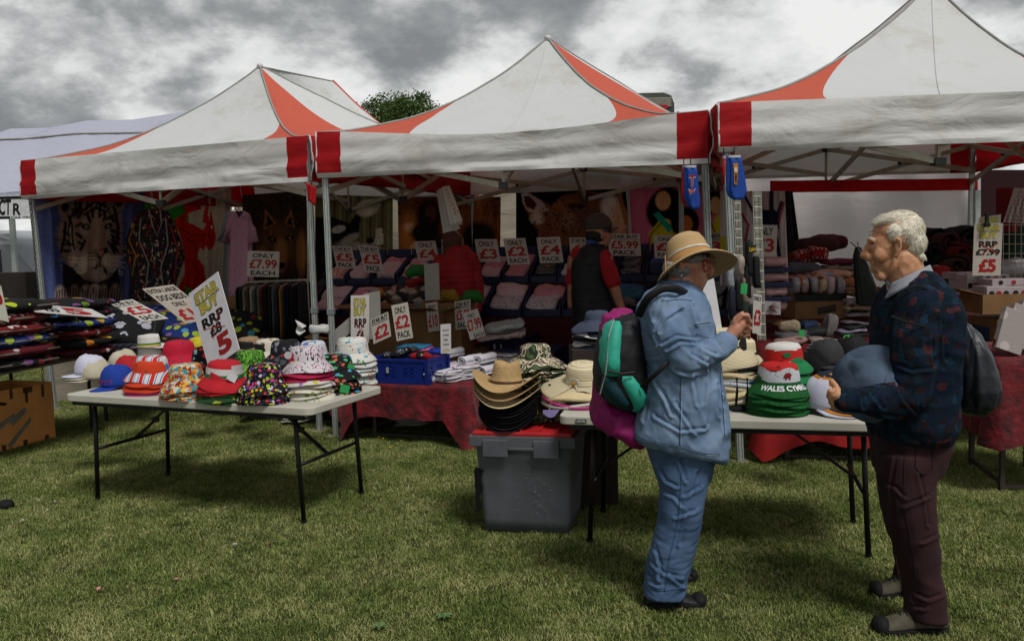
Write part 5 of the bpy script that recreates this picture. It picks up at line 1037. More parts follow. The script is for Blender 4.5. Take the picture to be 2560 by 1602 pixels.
cloth_pile(1082, 935, 7.22, 4, .17, .26, 'the pile nearest the front edge', INKB, -.25, seed=1)
cloth_pile(1125, 938, 7.20, 6, .17, .26, 'the pile at the front right', INKB, -.3, seed=2)
cloth_pile(1122, 905, 7.55, 6, .17, .25, 'the pile before the rolled towels', INKR, -.2, seed=3)
cloth_pile(1165, 925, 7.32, 7, .15, .24, 'the pile beside the rolled towels', INKR, -.35, seed=4)
def roll(px_, py_, Y, z, L_, r_, rz, lab):
 c0 = P(px_, py_, Y); c0.z = z+r_; R_ = Matrix.Rotation(AM+rz, 3, 'Z'); ax = R_ @ Vector((0, 1, 0)); up = Vector((0, 0, 1)); sx = R_ @ Vector((1, 0, 0)); m = MB(); K = 40; vs = []; nl = 10
 # spiral section swept along the axis
 sec = []
 for k in range(K+1):
  t = k/K; a = -1.2+t*4.2*PI; rad = r_*(.25+.75*t); sec.append((rad*math.cos(a)*1.35, rad*math.sin(a)*.9))
 for j in range(nl+1):
  for (x, y) in sec: p = c0+ax*(L_*(j/nl-.5))+sx*x+up*y; vs.append(p+Vector((1, 1, 1))*fb((p.x, p.y, p.z), 16)*.006)
 w = K+1; m.add(vs, [(j*w+k, j*w+k+1, (j+1)*w+k+1, (j+1)*w+k) for j in range(nl) for k in range(K)])
 tag(m.build('rolled_towel', STR, smooth=True, solid=.012), lab, 'towel', 'rolled white towels on the low table')
for i, (x, y, Y, z, lab) in enumerate([(1100, 880, 7.75, MZ+.10, 'upper left'), (1130, 880, 7.8, MZ+.12, 'upper middle'), (1158, 905, 7.5, MZ+.0, 'lower middle'), (1192, 912, 7.5, MZ+.0, 'lower right'), (1222, 905, 7.55, MZ+.0, 'farthest right'), (1180, 895, 7.55, MZ+.09, 'upper right of the centre'), (1212, 893, 7.6, MZ+.09, 'top right'), (1115, 900, 7.72, MZ+.01, 'lower left')]):
 roll(x, y, Y, z, .26, .044, -.25+rnd.uniform(-.1, .1), 'rolled fluffy white towel, %s of the towel heap' % lab)
TRP = M('packet_clear', '#8e878c', .25, spec=.7, var=.3, vs=25, bump=.6, bs=30)
for i, (x, y, Y, k) in enumerate([(1230, 872, 8.0, 5), (1262, 878, 7.8, 6), (1200, 862, 8.2, 4)]):
 c0 = P(x, y, Y)
 for j in range(k):
  m = MB(); soft_box(m, Vector((c0.x, c0.y, MZ+.01+j*.022)), .22, .16, .022, rz=AM+rnd.uniform(-.2, .2), amp=.006); tag(m.build('packet', TRP, smooth=True), 'clear wrapped tea towel, %s in the %s pile beside rolled towels' % (ORD[k-1-j], ['middle', 'right', 'rear'][i]), 'packet', 'wrapped packets on the low table')
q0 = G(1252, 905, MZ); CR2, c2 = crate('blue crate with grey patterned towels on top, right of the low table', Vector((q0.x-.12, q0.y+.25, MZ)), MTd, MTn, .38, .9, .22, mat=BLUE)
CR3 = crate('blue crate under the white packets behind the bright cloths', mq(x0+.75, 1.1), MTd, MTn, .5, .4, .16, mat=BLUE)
TOW = pat('towel_paisley', '#8f9a98', ['#4f6a70', '#a79e92', '#6c7074'], 60, .38, distort=.05); TOW2 = pat('towel_pink', '#9a8a86', ['#7c4c50', '#9f938e'], 50, .36)
for i, (x, y, Y, mt, lab) in enumerate([(1255, 835, 8.1, TOW2, 'pink patterned towel at the bottom of the crate pile'), (1240, 822, 8.2, TOW2, 'beige towel in the middle of the crate pile'), (1262, 812, 8.1, TOW, 'grey green paisley towel on top of the crate pile')]):
 c0 = P(x, y, Y); m = MB(); soft_box(m, c0-Vector((0, 0, .03)), .44-.04*i, .30, .05, rz=AM+.25+.1*i, amp=.02, sc=9, tilt=(.1, -.12)); tag(m.build('folded_towel', mt, smooth=True), lab, 'towel')
# cartons and loose things behind the low table
CARD = M('cardboard', '#7a5a38', .85, var=.22, vs=6, bump=.3, bs=50); CARDK = M('cardboard_inner', '#5a4128', .9)
def carton(label, c, w, d, h, rz=0, flaps=(1, 1, 1, 1), tape=True, mat=None, open_=True, fl=.18):
 mat = mat or CARD; c = Vector(c); R_ = Matrix.Rotation(rz, 3, 'Z'); q = lambda x, y, z: c+R_ @ Vector((x, y, z)); r = thing('cardboard_box', label, 'box', c); t = .006
 m = MB(); m.hexa([q(-w/2, -d/2, 0), q(w/2, -d/2, 0), q(w/2, d/2, 0), q(-w/2, d/2, 0), q(-w/2, -d/2, t), q(w/2, -d/2, t), q(w/2, d/2, t), q(-w/2, d/2, t)]); m.build('box_bottom', mat, r)
 for x0_, x1_, y0_, y1_ in ((-w/2, w/2, -d/2, -d/2+t), (-w/2, w/2, d/2-t, d/2), (-w/2, -w/2+t, -d/2+t, d/2-t), (w/2-t, w/2, -d/2+t, d/2-t)):
  m = MB(); m.hexa([q(x, y, z) for z in (t, h) for x, y in ((x0_, y0_), (x1_, y0_), (x1_, y1_), (x0_, y1_))]); m.build('box_side', mat, r)
 if not open_: m = MB(); m.hexa([q(x, y, z) for z in (h, h+t) for x, y in ((-w/2, -d/2), (w/2, -d/2), (w/2, d/2), (-w/2, d/2))]); m.build('box_top', mat, r)
 else:
  for f, (p0, p1, o) in zip(flaps, (((-w/2, -d/2), (w/2, -d/2), (0, -1)), ((w/2, -d/2), (w/2, d/2), (1, 0)), ((w/2, d/2), (-w/2, d/2), (0, 1)), ((-w/2, d/2), (-w/2, -d/2), (-1, 0)))):
   if not f: continue
   m = MB(); a_ = q(*p0, h); b_ = q(*p1, h); ov = (R_ @ Vector((o[0], o[1], 0)))*fl*abs(f)+Vector((0, 0, fl*(.25 if f > 0 else -.75))); m.add([a_, b_, b_+ov, a_+ov], [(0, 1, 2, 3)]); m.build('flap', mat, r, solid=.005)
 return r, q
carton('open cardboard box of slippers behind the ONLY £2 PACK card', Vector((P(1010, 850, 8.45).x, 8.5, .40)), .95, .4, .58, AM)
carton('tall cardboard box under the blank upright board', Vector((P(1120, 850, 8.35).x, 8.42, .3)), .40, .3, .74, AM, flaps=(0, 0, 0, 0), open_=False)
carton('cardboard box with a sticky label behind the £7.99 card', Vector((P(1222, 850, 8.5).x, 8.5, .35)), .42, .3, .24, AM, flaps=(0, 1, 0, 0))
carton('small open cardboard box right of the twin posts', Vector((P(835, 880, 8.3).x, 8.3, .48)), .24, .26, .26, AM+.3, flaps=(1, 0, 0, 1), fl=.12)
carton('cardboard box low between the twin posts and the gloves crate', Vector((P(838, 930, 7.9).x, 7.9, .48)), .28, .3, .1, AM, flaps=(0, 0, 0, 0))
SL = [('slippers', '#9c5a1c', 'orange and brown plaid', 940, 735), ('slippers', '#4f3222', 'dark brown', 975, 740), ('slippers', '#2b2726', 'black', 1010, 735), ('slippers', '#6b5b4a', 'grey brown', 990, 752), ('slippers', '#4a3c34', 'brown fur', 1035, 738), ('slippers', '#8d1c1c', 'red and cream', 1040, 700), ('slippers', '#7f7a74', 'pale grey', 1048, 758), ('slippers', '#262a30', 'charcoal', 1066, 730)]
for nm_, cc, lab, x, y in SL:
 c0 = P(x, y, 8.45); m = MB(); m.ell(c0, .11, .07, .055, R=Matrix.Rotation(rnd.uniform(-1, 1), 3, 'Y'), n=14, m=8); m.v = [tuple(Vector(v)+Vector((1, 1, 1))*fb(v, 16)*.015) for v in m.v]
 g = thing(nm_, '%s slipper in the heap on the big open carton' % lab, 'slipper', c0); m.build('upper', M('slip_'+cc[1:], cc, .85, var=.5, vs=20), g, smooth=True)
 m = MB(); m.ell(c0+Vector((0, -.02, .03)), .06, .05, .035, n=12, m=6); m.build('lining', M('slip_lining', '#8f8172', .95, bs=60, bump=.9), g, smooth=True)
for x, y, lab, cc in ((1178, 748, 'green and yellow ball shaped slipper right of the blank board', '#1c5c20'), (1040, 684, 'green trimmed Christmas slipper left of the blank board', '#1c5c20'), (1118, 746, 'yellow and blue striped slipper right of the blank board', '#806414')):
 c0 = P(x, y, 8.4); m = MB(); m.tube([c0+Vector((-.09, 0, -.02)), c0+Vector((-.03, 0, .03)), c0+Vector((.05, 0, .03)), c0+Vector((.11, 0, -.02))], [.03, .06, .06, .03], n=12); tag(m.build('slipper', M('slip_'+cc[1:], cc, .8), smooth=True), lab, 'slipper')
# ---------------------------------------------------------------- price cards on the low table
WH = '#b9b4ac'
GOLD = lambda l, sp=(.76, .90, .60, .74): [('STAR', 'g', .16, .84, sp[0], sp[1], .04), ('BUY', 'g', .18, .82, sp[2], sp[3], .04)]
sign('STAR BUY RRP £4 card standing on the low table beside a blank board', (877, 739), (923, 737), (877, 859), 7.6, GOLD(0, (.78, .93, .58, .75))+[('RRP', 'k', .2, .85, .33, .52, .04), ('£4', 'k', .3, .72, .06, .27, .04)], WH, cross=[(.25, .5, .8, .04), (.8, .52, .3, .02)])
sign('blank grey board propped behind the STAR BUY RRP £4 card', (909, 734), (950, 727), (912, 850), 7.7, [], '#8f8b84', name='blank_board')
sign('slanting blank grey board left of the STAR BUY RRP £4 card', (833, 828), (877, 790), (834, 868), 7.65, [], '#8a8680', name='blank_board')
sign('STAR BUY £2 card tilted left of the ONLY £2 PACK card', (926, 799), (970, 779), (934, 860), 7.5, [('STAR BUY', 'k', .06, .95, .78, .95, .04), ('\u2014'*4, 'k', .03, .97, .72, .745), ('£2', 'r', .12, .9, .1, .62, .035)], '#a39d93')
sign('ONLY £2 PACK card leaning on the blue glove crate', (978, 764), (1019, 755), (992, 853), 7.5, L_only('£2', 'PACK'), '#a8a196')
sign('ONLY £10 narrow card behind the bright cloths', (1064, 758), (1093, 754), (1071, 830), 8.1, L_only('£10'), '#a39b90')
sign('STAR BUY £5.99 EACH card behind the ONLY £7.99 card', (1136, 754), (1176, 748), (1139, 825), 8.15, L_star('£5.99', 'EACH'), '#9f988d')
sign('ONLY £7.99 EACH card tilted in front of the paisley towels', (1156, 783), (1194, 771), (1176, 850), 7.8, [('ONLY', 'k', .25, .7, .76, .9), ('£7.99', 'r', .05, .96, .3, .7, .03), ('EACH', 'k', .3, .95, .03, .17)], '#a8a196')
sign('small white card reading PACK OF 4 LARGE DISH CLOTHS on the low table', (1101, 811), (1127, 809), (1102, 884), 7.3, [('PACK OF', 'k', .22, .8, .76, .82, .02), ('4 LARGE', 'k', .2, .8, .6, .66, .02), ('DISH', 'k', .3, .68, .43, .5, .02), ('CLOTHS', 'k', .25, .78, .27, .34, .02), ('£3.99', 'y', .22, .8, .06, .16, .02)], '#b6b3b0')
sign('blank grey upright board in front of the person in the red coat', (1060, 660), (1097, 657), (1063, 752), 8.2, [], '#8c867e', name='blank_board')
# folded sheet under the low table, white things under the left one
for lab, x, y, Y, w in (('folded white sheeting lying under the low centre table', 1036, 1068, 7.75, .34), ('crumpled white fabric under the table behind the twin posts', 745, 1042, 8.0, .24)):
 c0 = P(x, y, Y); g = thing('folded_sheet', lab, 'sheet', flat(c0))
 for k in range(5):
  m = MB(); soft_box(m, Vector((c0.x+.01*k, c0.y, .03+.026*k)), w*(1-.08*k), .28, .026, rz=AM+rnd.uniform(-.1, .1), amp=.014, sc=9, tilt=(0, -.06)); m.build('fold', M('sheeting', '#9a978c', .6, bs=30, bump=.5), g, smooth=True)
# ---------------------------------------------------------------- dog bed tables on the left
da = G(2, 922, .72); db = G(262, 872, .72); dd = (db-da).normalized(); dn = Vector((-dd.y, dd.x, 0))
r = thing('trestle_table', 'pale boarded table edge carrying the dog beds at far left', 'table', flat(da+dn*.4))
a0 = da-dd*1.0; m = MB(); C = [a0, db, db+dn*1.0, a0+dn*1.0]; m.hexa([c_-Vector((0, 0, .05)) for c_ in C]+C); m.build('tabletop', M('old_board', '#8b877d', .8, var=.3, vs=6, stretch=(1, 8, 1)), r)
for t in (.35, .95):
 for v in (.1, .9): p = lerp(a0, db, t)+dn*v; m = MB(); m.tube([flat(p), p-Vector((0, 0, .05))], .016, n=8); m.build('leg', LEGB, r)
m = MB(); m.tube([flat(lerp(a0, db, .35)+dn*.1, .5), flat(lerp(a0, db, .95)+dn*.5, .2)], .012, n=8); m.build('brace', LEGB, r)
PAWB = '#0d0d10'
def bed(lab, x, yb, Y, w, d, mat, z=None, h=.09, rz=0, tilt=(0, 0), edge=None, prints=None):
 c0 = P(x, yb, Y); c0.z = c0.z if z is None else z; g = thing('dog_bed', lab, 'dog bed', c0); m = MB(); ang = AM+.75+rz if w < .01 else rz
 soft_box(m, c0, w, d, h, rz=rz, amp=.014, sc=6, pillow=.38, n=12, nz=4, tilt=tilt); o = m.build('cushion', mat, g, smooth=True, sub=1)
 if edge:
  R_ = Matrix.Rotation(rz, 3, 'Z') @ Matrix.Rotation(tilt[0], 3, 'X') @ Matrix.Rotation(tilt[1], 3, 'Y'); m = MB(); m.tube([c0+Vector((0, 0, h*.5))+R_ @ Vector((sx*w*.475, sy*d*.475, 0)) for sx, sy in ((-1, -1), (0, -1.02), (1, -1), (1.02, 0), (1, 1), (0, 1.02), (-1, 1), (-1.02, 0), (-1, -1))], .008, n=6); m.build('piping', edge, g, smooth=True)
 if prints:
  R_ = Matrix.Rotation(rz, 3, 'Z') @ Matrix.Rotation(tilt[0], 3, 'X') @ Matrix.Rotation(tilt[1], 3, 'Y'); rr = random.Random(x)
  dg = bpy.context.evaluated_depsgraph_get();
  from mathutils.bvhtree import BVHTree
  bt = BVHTree.FromPolygons([tuple(Vector(v.co)+c0) for v in o.data.vertices], [tuple(p.vertices) for p in o.data.polygons])
  m = MB()
  for (fx, fy, fs, fa) in prints:
   for dx, dy, rr_ in ((0, -.2, .34), (-.34, .18, .15), (-.12, .38, .16), (.14, .38, .16), (.36, .18, .15)):
    ca, sa = math.cos(fa), math.sin(fa); ox, oy = fx*w/2+(dx*ca-dy*sa)*fs, fy*d/2+(dx*sa+dy*ca)*fs; n = 10; pts = []
    for k in range(n):
     q_ = c0+R_ @ Vector((ox+rr_*fs*math.cos(2*PI*k/n), oy+rr_*fs*1.15*math.sin(2*PI*k/n), h*1.5)); hit = bt.ray_cast(q_, R_ @ Vector((0, 0, -1)))
     pts.append((hit[0]+R_ @ Vector((0, 0, .006))) if hit[0] else None)
    if all(pts): m.add(pts, [tuple(range(n))])
  if m.v: m.build('paw_prints', M('paw_white', '#9a9aa4', .8, bump=.1), g)
 return g
PW = lambda n_, base, cols, sc=10, th=.40: pat(n_, base, cols, sc, th, distort=.03)
PEDGE = M('bed_edge', '#6c6258', .9)
BK_ = PW('bed_black', '#0b0b0d', ['#2f5c8a', '#8a6a1c', '#0b0b0d', '#5f3a66', '#6e1c22', '#4c6a24']); BL_ = PW('bed_blue', '#12255c', ['#3c7fa8', '#8a9a2c', '#a8821c', '#6b4a7c']); RD_ = PW('bed_red', '#5c0f14', ['#b0a8a4', '#5c0f14', '#b0a8a4'], 16, .36); OR_ = PW('bed_orange', '#0d0b0b', ['#a8641c', '#8c4a18', '#a8861c', '#0d0b0b']); MR_ = PW('bed_maroon', '#4c0e18', ['#9a9498', '#4c0e18'], 12, .26)
zt = .725; Rb = .25
stk = [(MR_, 'maroon paw print'), (OR_, 'black and orange print'), (RD_, 'red bone print'), (BL_, 'blue paw print'), (BK_, 'black colourful paw print'), (BK_, 'black paw print with purple corner')]
for i, (mt, nm_) in enumerate(stk): bed('%s dog bed, %s in the middle stack' % (nm_, ORD[len(stk)-1-i]), 168+(i % 2)*6, 880, 7.45, .60, .62, mt, z=zt+.078*i, h=.105, rz=-.28+.03*(i % 3), edge=M('bed_black_base', '#08080a', .9))
stk = [(BK_, 'dark striped'), (MR_, 'dark red patterned'), (BL_, 'blue and yellow paw print'), (RD_, 'red flame print'), (RD_, 'red and blue print'), (PW('bed_yellowgreen', '#0d0e0c', ['#9aa81c', '#0d0e0c', '#7a2a2c']), 'black and yellow paw print')]
for i, (mt, nm_) in enumerate(stk): bed('%s dog bed, %s in the leftmost stack' % (nm_, ORD[len(stk)-1-i]), 12+(i % 2)*5, 890, 6.75, .48, .6, mt, z=zt+.085*i, h=.11, rz=-.35, edge=PEDGE)
# farther table with more beds
fa = P(255, 880, 8.3); fb_ = P(560, 880, 8.9); r = thing('trestle_table', 'table behind the dog bed stacks near the orange trimmed poncho', 'table', flat(lerp(fa, fb_, .5)))
m = MB(); fa.z = fb_.z = .62; C = [fa, fb_, fb_+Vector((-.3, .9, 0)), fa+Vector((-.3, .9, 0))]; m.hexa([c_-Vector((0, 0, .04)) for c_ in C]+C); m.build('tabletop', M('old_board', '#8b877d'), r)
for c_ in C: m = MB(); m.tube([flat(lerp(c_, C[0], .05)), lerp(c_, C[0], .05)], .018, n=8); m.build('leg', LEGB, r)
bed('black dog bed with big white paw prints leaning under the £5 card', 318, 838, 8.3, .62, .6, M('bed_plain_black', '#0b0b0e', .9), z=.80, h=.20, rz=.1, tilt=(.42, .15), prints=[(-.55, .1, .12, .4), (-.1, .45, .09, -.3), (-.1, -.35, .10, .2), (.55, -.1, .13, .6), (.3, .5, .06, 0), (.1, -.75, .07, 0)])
bed('navy and red plaid dog bed below the white paw print bed', 300, 885, 8.1, .6, .5, pat('plaid_navy', '#0d1228', ['#1c2c5a', '#0b0b10', '#5c4a1c', '#1c2c5a'], 5, 0, kind='check'), z=.62, h=.15, rz=.05)
bed('blue dog bed with yellow paws behind the EXTRA LARGE card', 440, 850, 8.8, .62, .5, BL_, z=.72, h=.16, rz=-.1, tilt=(.4, 0)); bed('blue dog bed with pale paws behind the black one', 400, 775, 9.0, .7, .5, BL_, z=.86, h=.14, tilt=(.35, 0))
bed('black dog bed under the blue ones', 400, 870, 8.6, .6, .5, BK_, z=.64, h=.13)
sign('white £5 card lying flat on the middle stack of dog beds', (50, 757), (228, 772), (88, 779), 6.95, [('5', 'r', .48, .85, .1, .85, .05), ('STAR', 'k', .05, .25, .55, .9, .03), ('RRP', 'k', .2, .42, .15, .55, .03)], '#b5b2ae', YB=6.72, YR=7.1, stick=(198, 808, 7.0))
sign('STAR BUY £5 EACH card on a holder above the white paw bed', (269, 756), (331, 748), (358, 804), 7.75, L_star('£5', 'EACH'), '#b3aea6', YB=7.6, stick=(385, 828, 7.65))
sign('EXTRA LARGE DOG BEDS card above the dog beds', (355, 722), (433, 711), (463, 808), 7.85, [('EXTRA LARGE', 'k', .05, .95, .84, .95, .03), ('DOG BEDS', 'k', .1, .95, .62, .77, .03), ('ONLY', 'k', .3, .72, .44, .56, .02), ('£10', 'r', .1, 1.0, .06, .36, .04)], '#a1978c', YB=7.7)
sign('corner of a white price card at the left picture edge', (-60, 700), (2, 715), (-40, 790), 6.2, [('0', 'r', .62, .95, .45, .8, .05)], '#b9b6a8', YR=6.2, stick=(24, 795, 6.3))
# brown card box in the left foreground
q0 = G(140, 1097); q1 = G(-10, 1135); d_ = (q0-q1).normalized(); nn = Vector((-d_.y, d_.x, 0)); W_ = .95; c0 = q0-d_*W_/2+nn*.25
cb, bq = carton('large taped cardboard box on the grass at the left edge', flat(c0), W_, .5, .50, math.atan2(d_.y, d_.x), flaps=(0, 0, 0, 0), mat=M('cardboard_orange', '#cf9050', .8, var=.18, vs=5, bump=.3, bs=40))
TP = M('tape_brown', '#5a3a20', .35, bump=0, spec=.5); TG = M('tape_grey_torn', '#7a7468', .6, var=.3)
for x, z, w, h in ((W_/2-.10, .44, .028, .11), (W_/2-.26, .43, .028, .13), (W_/2-.40, .46, .028, .08), (W_/2-.09, .03, .04, .055), (W_/2-.30, .03, .04, .06), (W_/2-.5, .03, .04, .06), (W_/2-.245, .47, .09, .05)):
 m = MB(); m.hexa([bq(x+sx*w/2, -.25-dy, z+sz*h/2) for sz in (-1, 1) for sx, dy in ((-1, .003), (1, .003), (1, .0005), (-1, .0005))]); m.build('tape', TP, cb)
for pts in (((-.02, .24), (.13, .33), (.16, .30), (.02, .20)), ((-.05, .05), (.18, .24), (.19, .21), (-.02, .02)), ((-.15, .22), (.03, .30), (.04, .27), (-.12, .18))):
 m = MB(); m.add([bq(x+W_/2-.42, -.254, z) for x, z in pts], [(0, 1, 2, 3)]); m.build('torn_tape', TG, cb, solid=.002)
# dark boxes and goods left of the rail
carton('cardboard box stacked below the hanging clothes', P(650, 860, 9.2)*1.0, .42, .35, .30, AM, flaps=(0, 0, 0, 0)); carton('cardboard box with a blue and white lid below the price card', P(625, 822, 9.3), .40, .35, .34, AM, flaps=(0, 0, 0, 0), open_=False)
m = MB(); c0 = P(605, 795, 9.0);
bed('dark dog bed with green lettering beside the clothes rail', 595, 830, 8.9, .55, .5, PW('bed_green', '#0d0e10', ['#7c8c1c', '#5c2020', '#24646c', '#0d0e10']), h=.16, tilt=(.5, 0)); bed('dark red patterned cushion below the clothes rail', 600, 875, 8.7, .6, .5, PW('bed_ember', '#160a08', ['#7c2410', '#3c120a', '#160a08']), h=.13, tilt=(.3, 0))
tag((lambda m: soft_box(m, P(640, 925, 8.4), .7, .5, .25, amp=.03) or m.build('dark_bundle', M('pack_black', '#0b0b0c'), smooth=True))(MB()), 'dark bundle behind the hat table left of the posts', 'bundle')
# ================================================================ hats
_hm = {}
def hat_mesh(kind, var=0):
 k = (kind, var)
 if k in _hm: return _hm[k]
 rr = random.Random(hash(kind) % 97 if False else sum(map(ord, kind))*7+var); ph = rr.uniform(0, 6); m = MB()
 if kind == 'bucket':
  prof = [(.012, .128), (.05, .128), (.077, .122), (.088, .108), (.094, .08), (.099, .045), (.101, .038), (.118, .022), (.135, .004), (.148, -.014), (.149, -.017), (.145, -.016), (.118, .016), (.10, .03)]
  a1, a2 = rr.uniform(.004, .009), rr.uniform(.002, .005)
  def wob(p, a, i):
   w = min(1, max(0, (i-5)/5)); dent = .012*max(0, fb((p.x, p.y+var, p.z), 14)) if i < 5 else 0
   return p*(1-dent*1.2) + Vector((0, 0, -dent*.8+w*(a1*math.sin(2*a+ph)+a2*math.sin(5*a+ph*2)))) + Vector((p.x, p.y, 0))*w*.03*math.sin(3*a+ph)
  m.rev(prof, n=36, wob=wob)
  for z_ in (.028,): pass
 elif kind == 'wide':      # soft wide camouflage hat
  prof = [(.012, .115), (.05, .118), (.078, .112), (.09, .095), (.094, .06), (.10, .04), (.125, .03), (.16, .01), (.195, -.02), (.197, -.024), (.16, .002), (.11, .026)]
  m.rev(prof, n=40, wob=lambda p, a, i: p+Vector((0, 0, min(1, max(0, (i-4)/5))*(.016*math.sin(2*a+ph)+.006*math.sin(5*a)) - (.014*max(0, fb((p.x, p.y+var, 0), 16)) if i < 4 else 0))))
 elif kind in ('sun', 'cloche'):
  R_ = .235 if kind == 'sun' else .165; dr = .035 if kind == 'sun' else .07
  prof = [(.01, .125), (.045, .124), (.072, .116), (.088, .10), (.093, .07), (.096, .035), (.10, .012)]+[(.10+(R_-.10)*t, .010-dr*t*t) for t in (.15, .3, .45, .6, .75, .9, 1.0)]+[(R_-.002, -dr-.004), (.16 if kind == 'sun' else .13, -.016), (.10, .002)]
  m.rev(prof, n=48, wob=lambda p, a, i: p+Vector((0, 0, min(1, max(0, (i-6)/6))*(.010*math.sin(2*a+ph)+.004*math.sin(4*a)))))
 elif kind == 'cowboy':
  prof = [(.02, .108), (.05, .112), (.072, .122), (.08, .118), (.086, .09), (.093, .05), (.10, .008), (.102, .003), (.125, 0), (.15, .002), (.175, .006), (.182, .008), (.175, .002), (.14, -.006), (.10, -.003)]
  def wob(p, a, i):
   q = Vector(p)
   if i < 7: q.x *= 1.0; q.y *= .82; q.z -= .018*math.exp(-(q.y/.03)**2)*(1 if i < 4 else 0); q.x *= 1+.0*i
   else:
    q.y *= .98; q.x *= 1.08; q.z += .055*(abs(q.y)/.17)**2.2*(1 if i > 7 else .3)-.03*(abs(q.x)/.19)**2.5
   return q
  m.rev(prof, n=44, wob=wob)
 elif kind == 'trilby':
  prof = [(.02, .105), (.055, .108), (.078, .104), (.084, .08), (.09, .03), (.092, .004), (.12, 0), (.145, -.002), (.146, -.005), (.11, -.004)]
  m.rev(prof, n=36, wob=lambda p, a, i: Vector((p.x*1.08, p.y*.9, p.z+(.016*(p.y/.12)**2 if i > 5 else -.016*math.exp(-(p.y/.03)**2)*(i < 3)))))
 elif kind == 'cap':
  prof = [(.004, .118), (.03, .116), (.058, .104), (.078, .080), (.089, .05), (.092, .02), (.092, 0), (.088, 0), (.085, .03)]
  m.rev(prof, n=32, wob=lambda p, a, i: Vector((p.x*1.08, p.y*.95, p.z+(.012 if p.x > .02 else 0)*(1-i/9))))
  vs = []; fs = []; nu, nv = 14, 5
  for s_ in (0, -.005):
   for j in range(nv+1):
    v = j/nv
    for i in range(nu+1):
     t = -1.12+2.24*i/nu; x = .094*math.cos(t*.95)+v*.078*math.cos(t)**.6; y = .086*math.sin(t*.98)*(1-.08*v); vs.append((x, y, .004+s_-.006*v-.30*y*y*8*(.4+.6*v)*.5))
  n_ = (nu+1)*(nv+1); w = nu+1
  for s_ in (0, 1):
   for j in range(nv):
    for i in range(nu): q = (s_*n_+j*w+i, s_*n_+j*w+i+1, s_*n_+(j+1)*w+i+1, s_*n_+(j+1)*w+i); fs.append(q if s_ == 0 else q[::-1])
  for i in range(nu): fs.append((nv*w+i, nv*w+i+1, n_+nv*w+i+1, n_+nv*w+i))
  m.add(vs, fs); m.ell((0, 0, .118), .008, .008, .005, n=8, m=4)
 me = bpy.data.meshes.new(kind+'_shape'); me.from_pydata(m.v, [], m.f); me.polygons.foreach_set('use_smooth', [True]*len(me.polygons)); me.update()
 _hm[k] = me; return me
CATN = {'bucket': 'bucket_hat', 'wide': 'camouflage_hat', 'sun': 'sun_hat', 'cloche': 'straw_hat', 'cowboy': 'cowboy_hat', 'trilby': 'trilby_hat', 'cap': 'baseball_cap'}
def put_hat(kind, loc, mat, label, rz=0.0, tilt=(0, 0), sc=1.0, group=None, var=0):
 sc *= {'bucket': 1.07}.get(kind, 1.0)
 me = hat_mesh(kind, var).copy(); me.materials.append(mat); o = bpy.data.objects.new(CATN[kind], me); COL.objects.link(o); o.location = loc; o.rotation_euler = (tilt[0], tilt[1], rz); o.scale = (sc, sc, sc)
 tag(o, label, 'cap' if kind == 'cap' else 'hat', group); o['sc'] = sc; return o
def band(o, r, z, h, mat, name='hat_band', sq=(1, 1), taper=.004):
 m = MB(); m.rev([(r+taper, z-h/2), (r, z+h/2)], n=36, wob=lambda p, a, i: Vector((p.x*sq[0], p.y*sq[1], p.z)), capt=False); me = bpy.data.meshes.new(name); me.from_pydata(m.v, [], m.f); me.materials.append(mat); b = bpy.data.objects.new(name, me); COL.objects.link(b); b.parent = o; return b
def part_local(o, mb, name, mat, smooth=False):
 me = bpy.data.meshes.new(name); me.from_pydata([tuple(v) for v in mb.v], [], mb.f); me.materials.append(mat)
 if smooth: me.polygons.foreach_set('use_smooth', [True]*len(me.polygons))
 b = bpy.data.objects.new(name, me); COL.objects.link(b); b.parent = o; return b
def stack(x, yb, zt, items, desc, kind='bucket', sp=.017, Y=None, rz0=None, lean=0.0, sc=1.0, jit=.006, group=None, toplab=None):
 """items: bottom to top (material, short look). yb = lowest visible edge of the pile in the photo"""
 c = G(x, yb, zt) if Y is None else P(x, yb, Y); rb = {'bucket': .148, 'wide': .195, 'sun': .235, 'cloche': .165, 'cowboy': .15, 'trilby': .12, 'cap': .08}[kind]*sc
 if Y is None: c = c+Vector((0, rb*(.5 if kind == 'sun' else .9), 0))
 c.z = zt+.018*sc+ (.03 if kind == 'sun' else .055 if kind == 'cloche' else 0); out = []; n = len(items)
 for i, (mt, look) in enumerate(items):
  top = i == n-1; lab = (toplab if (top and toplab) else '%s, %s of stack %s' % (look, ORD[n-1-i].replace(' from the top', ' from top'), desc))
  o = put_hat(kind, c+Vector((rnd.uniform(-jit, jit)+lean*i, rnd.uniform(-jit, jit), sp*i)), mt, lab, rz=(rnd.uniform(0, 6.28) if rz0 is None else rz0+rnd.uniform(-.1, .1)), tilt=(rnd.uniform(-.04, .04), rnd.uniform(-.04, .04)), sc=sc, group=group or 'stacked hats on the tables', var=i % 3)
  out.append(o)
 return out
Z1 = .705
def stripes_mat():
 m = pat('hat_rwb_stripes', '#b01c14', ['#b9b4b0', '#1c6ca8', '#b9b4b0'], 5.2, 0.0, kind='stripes'); return m
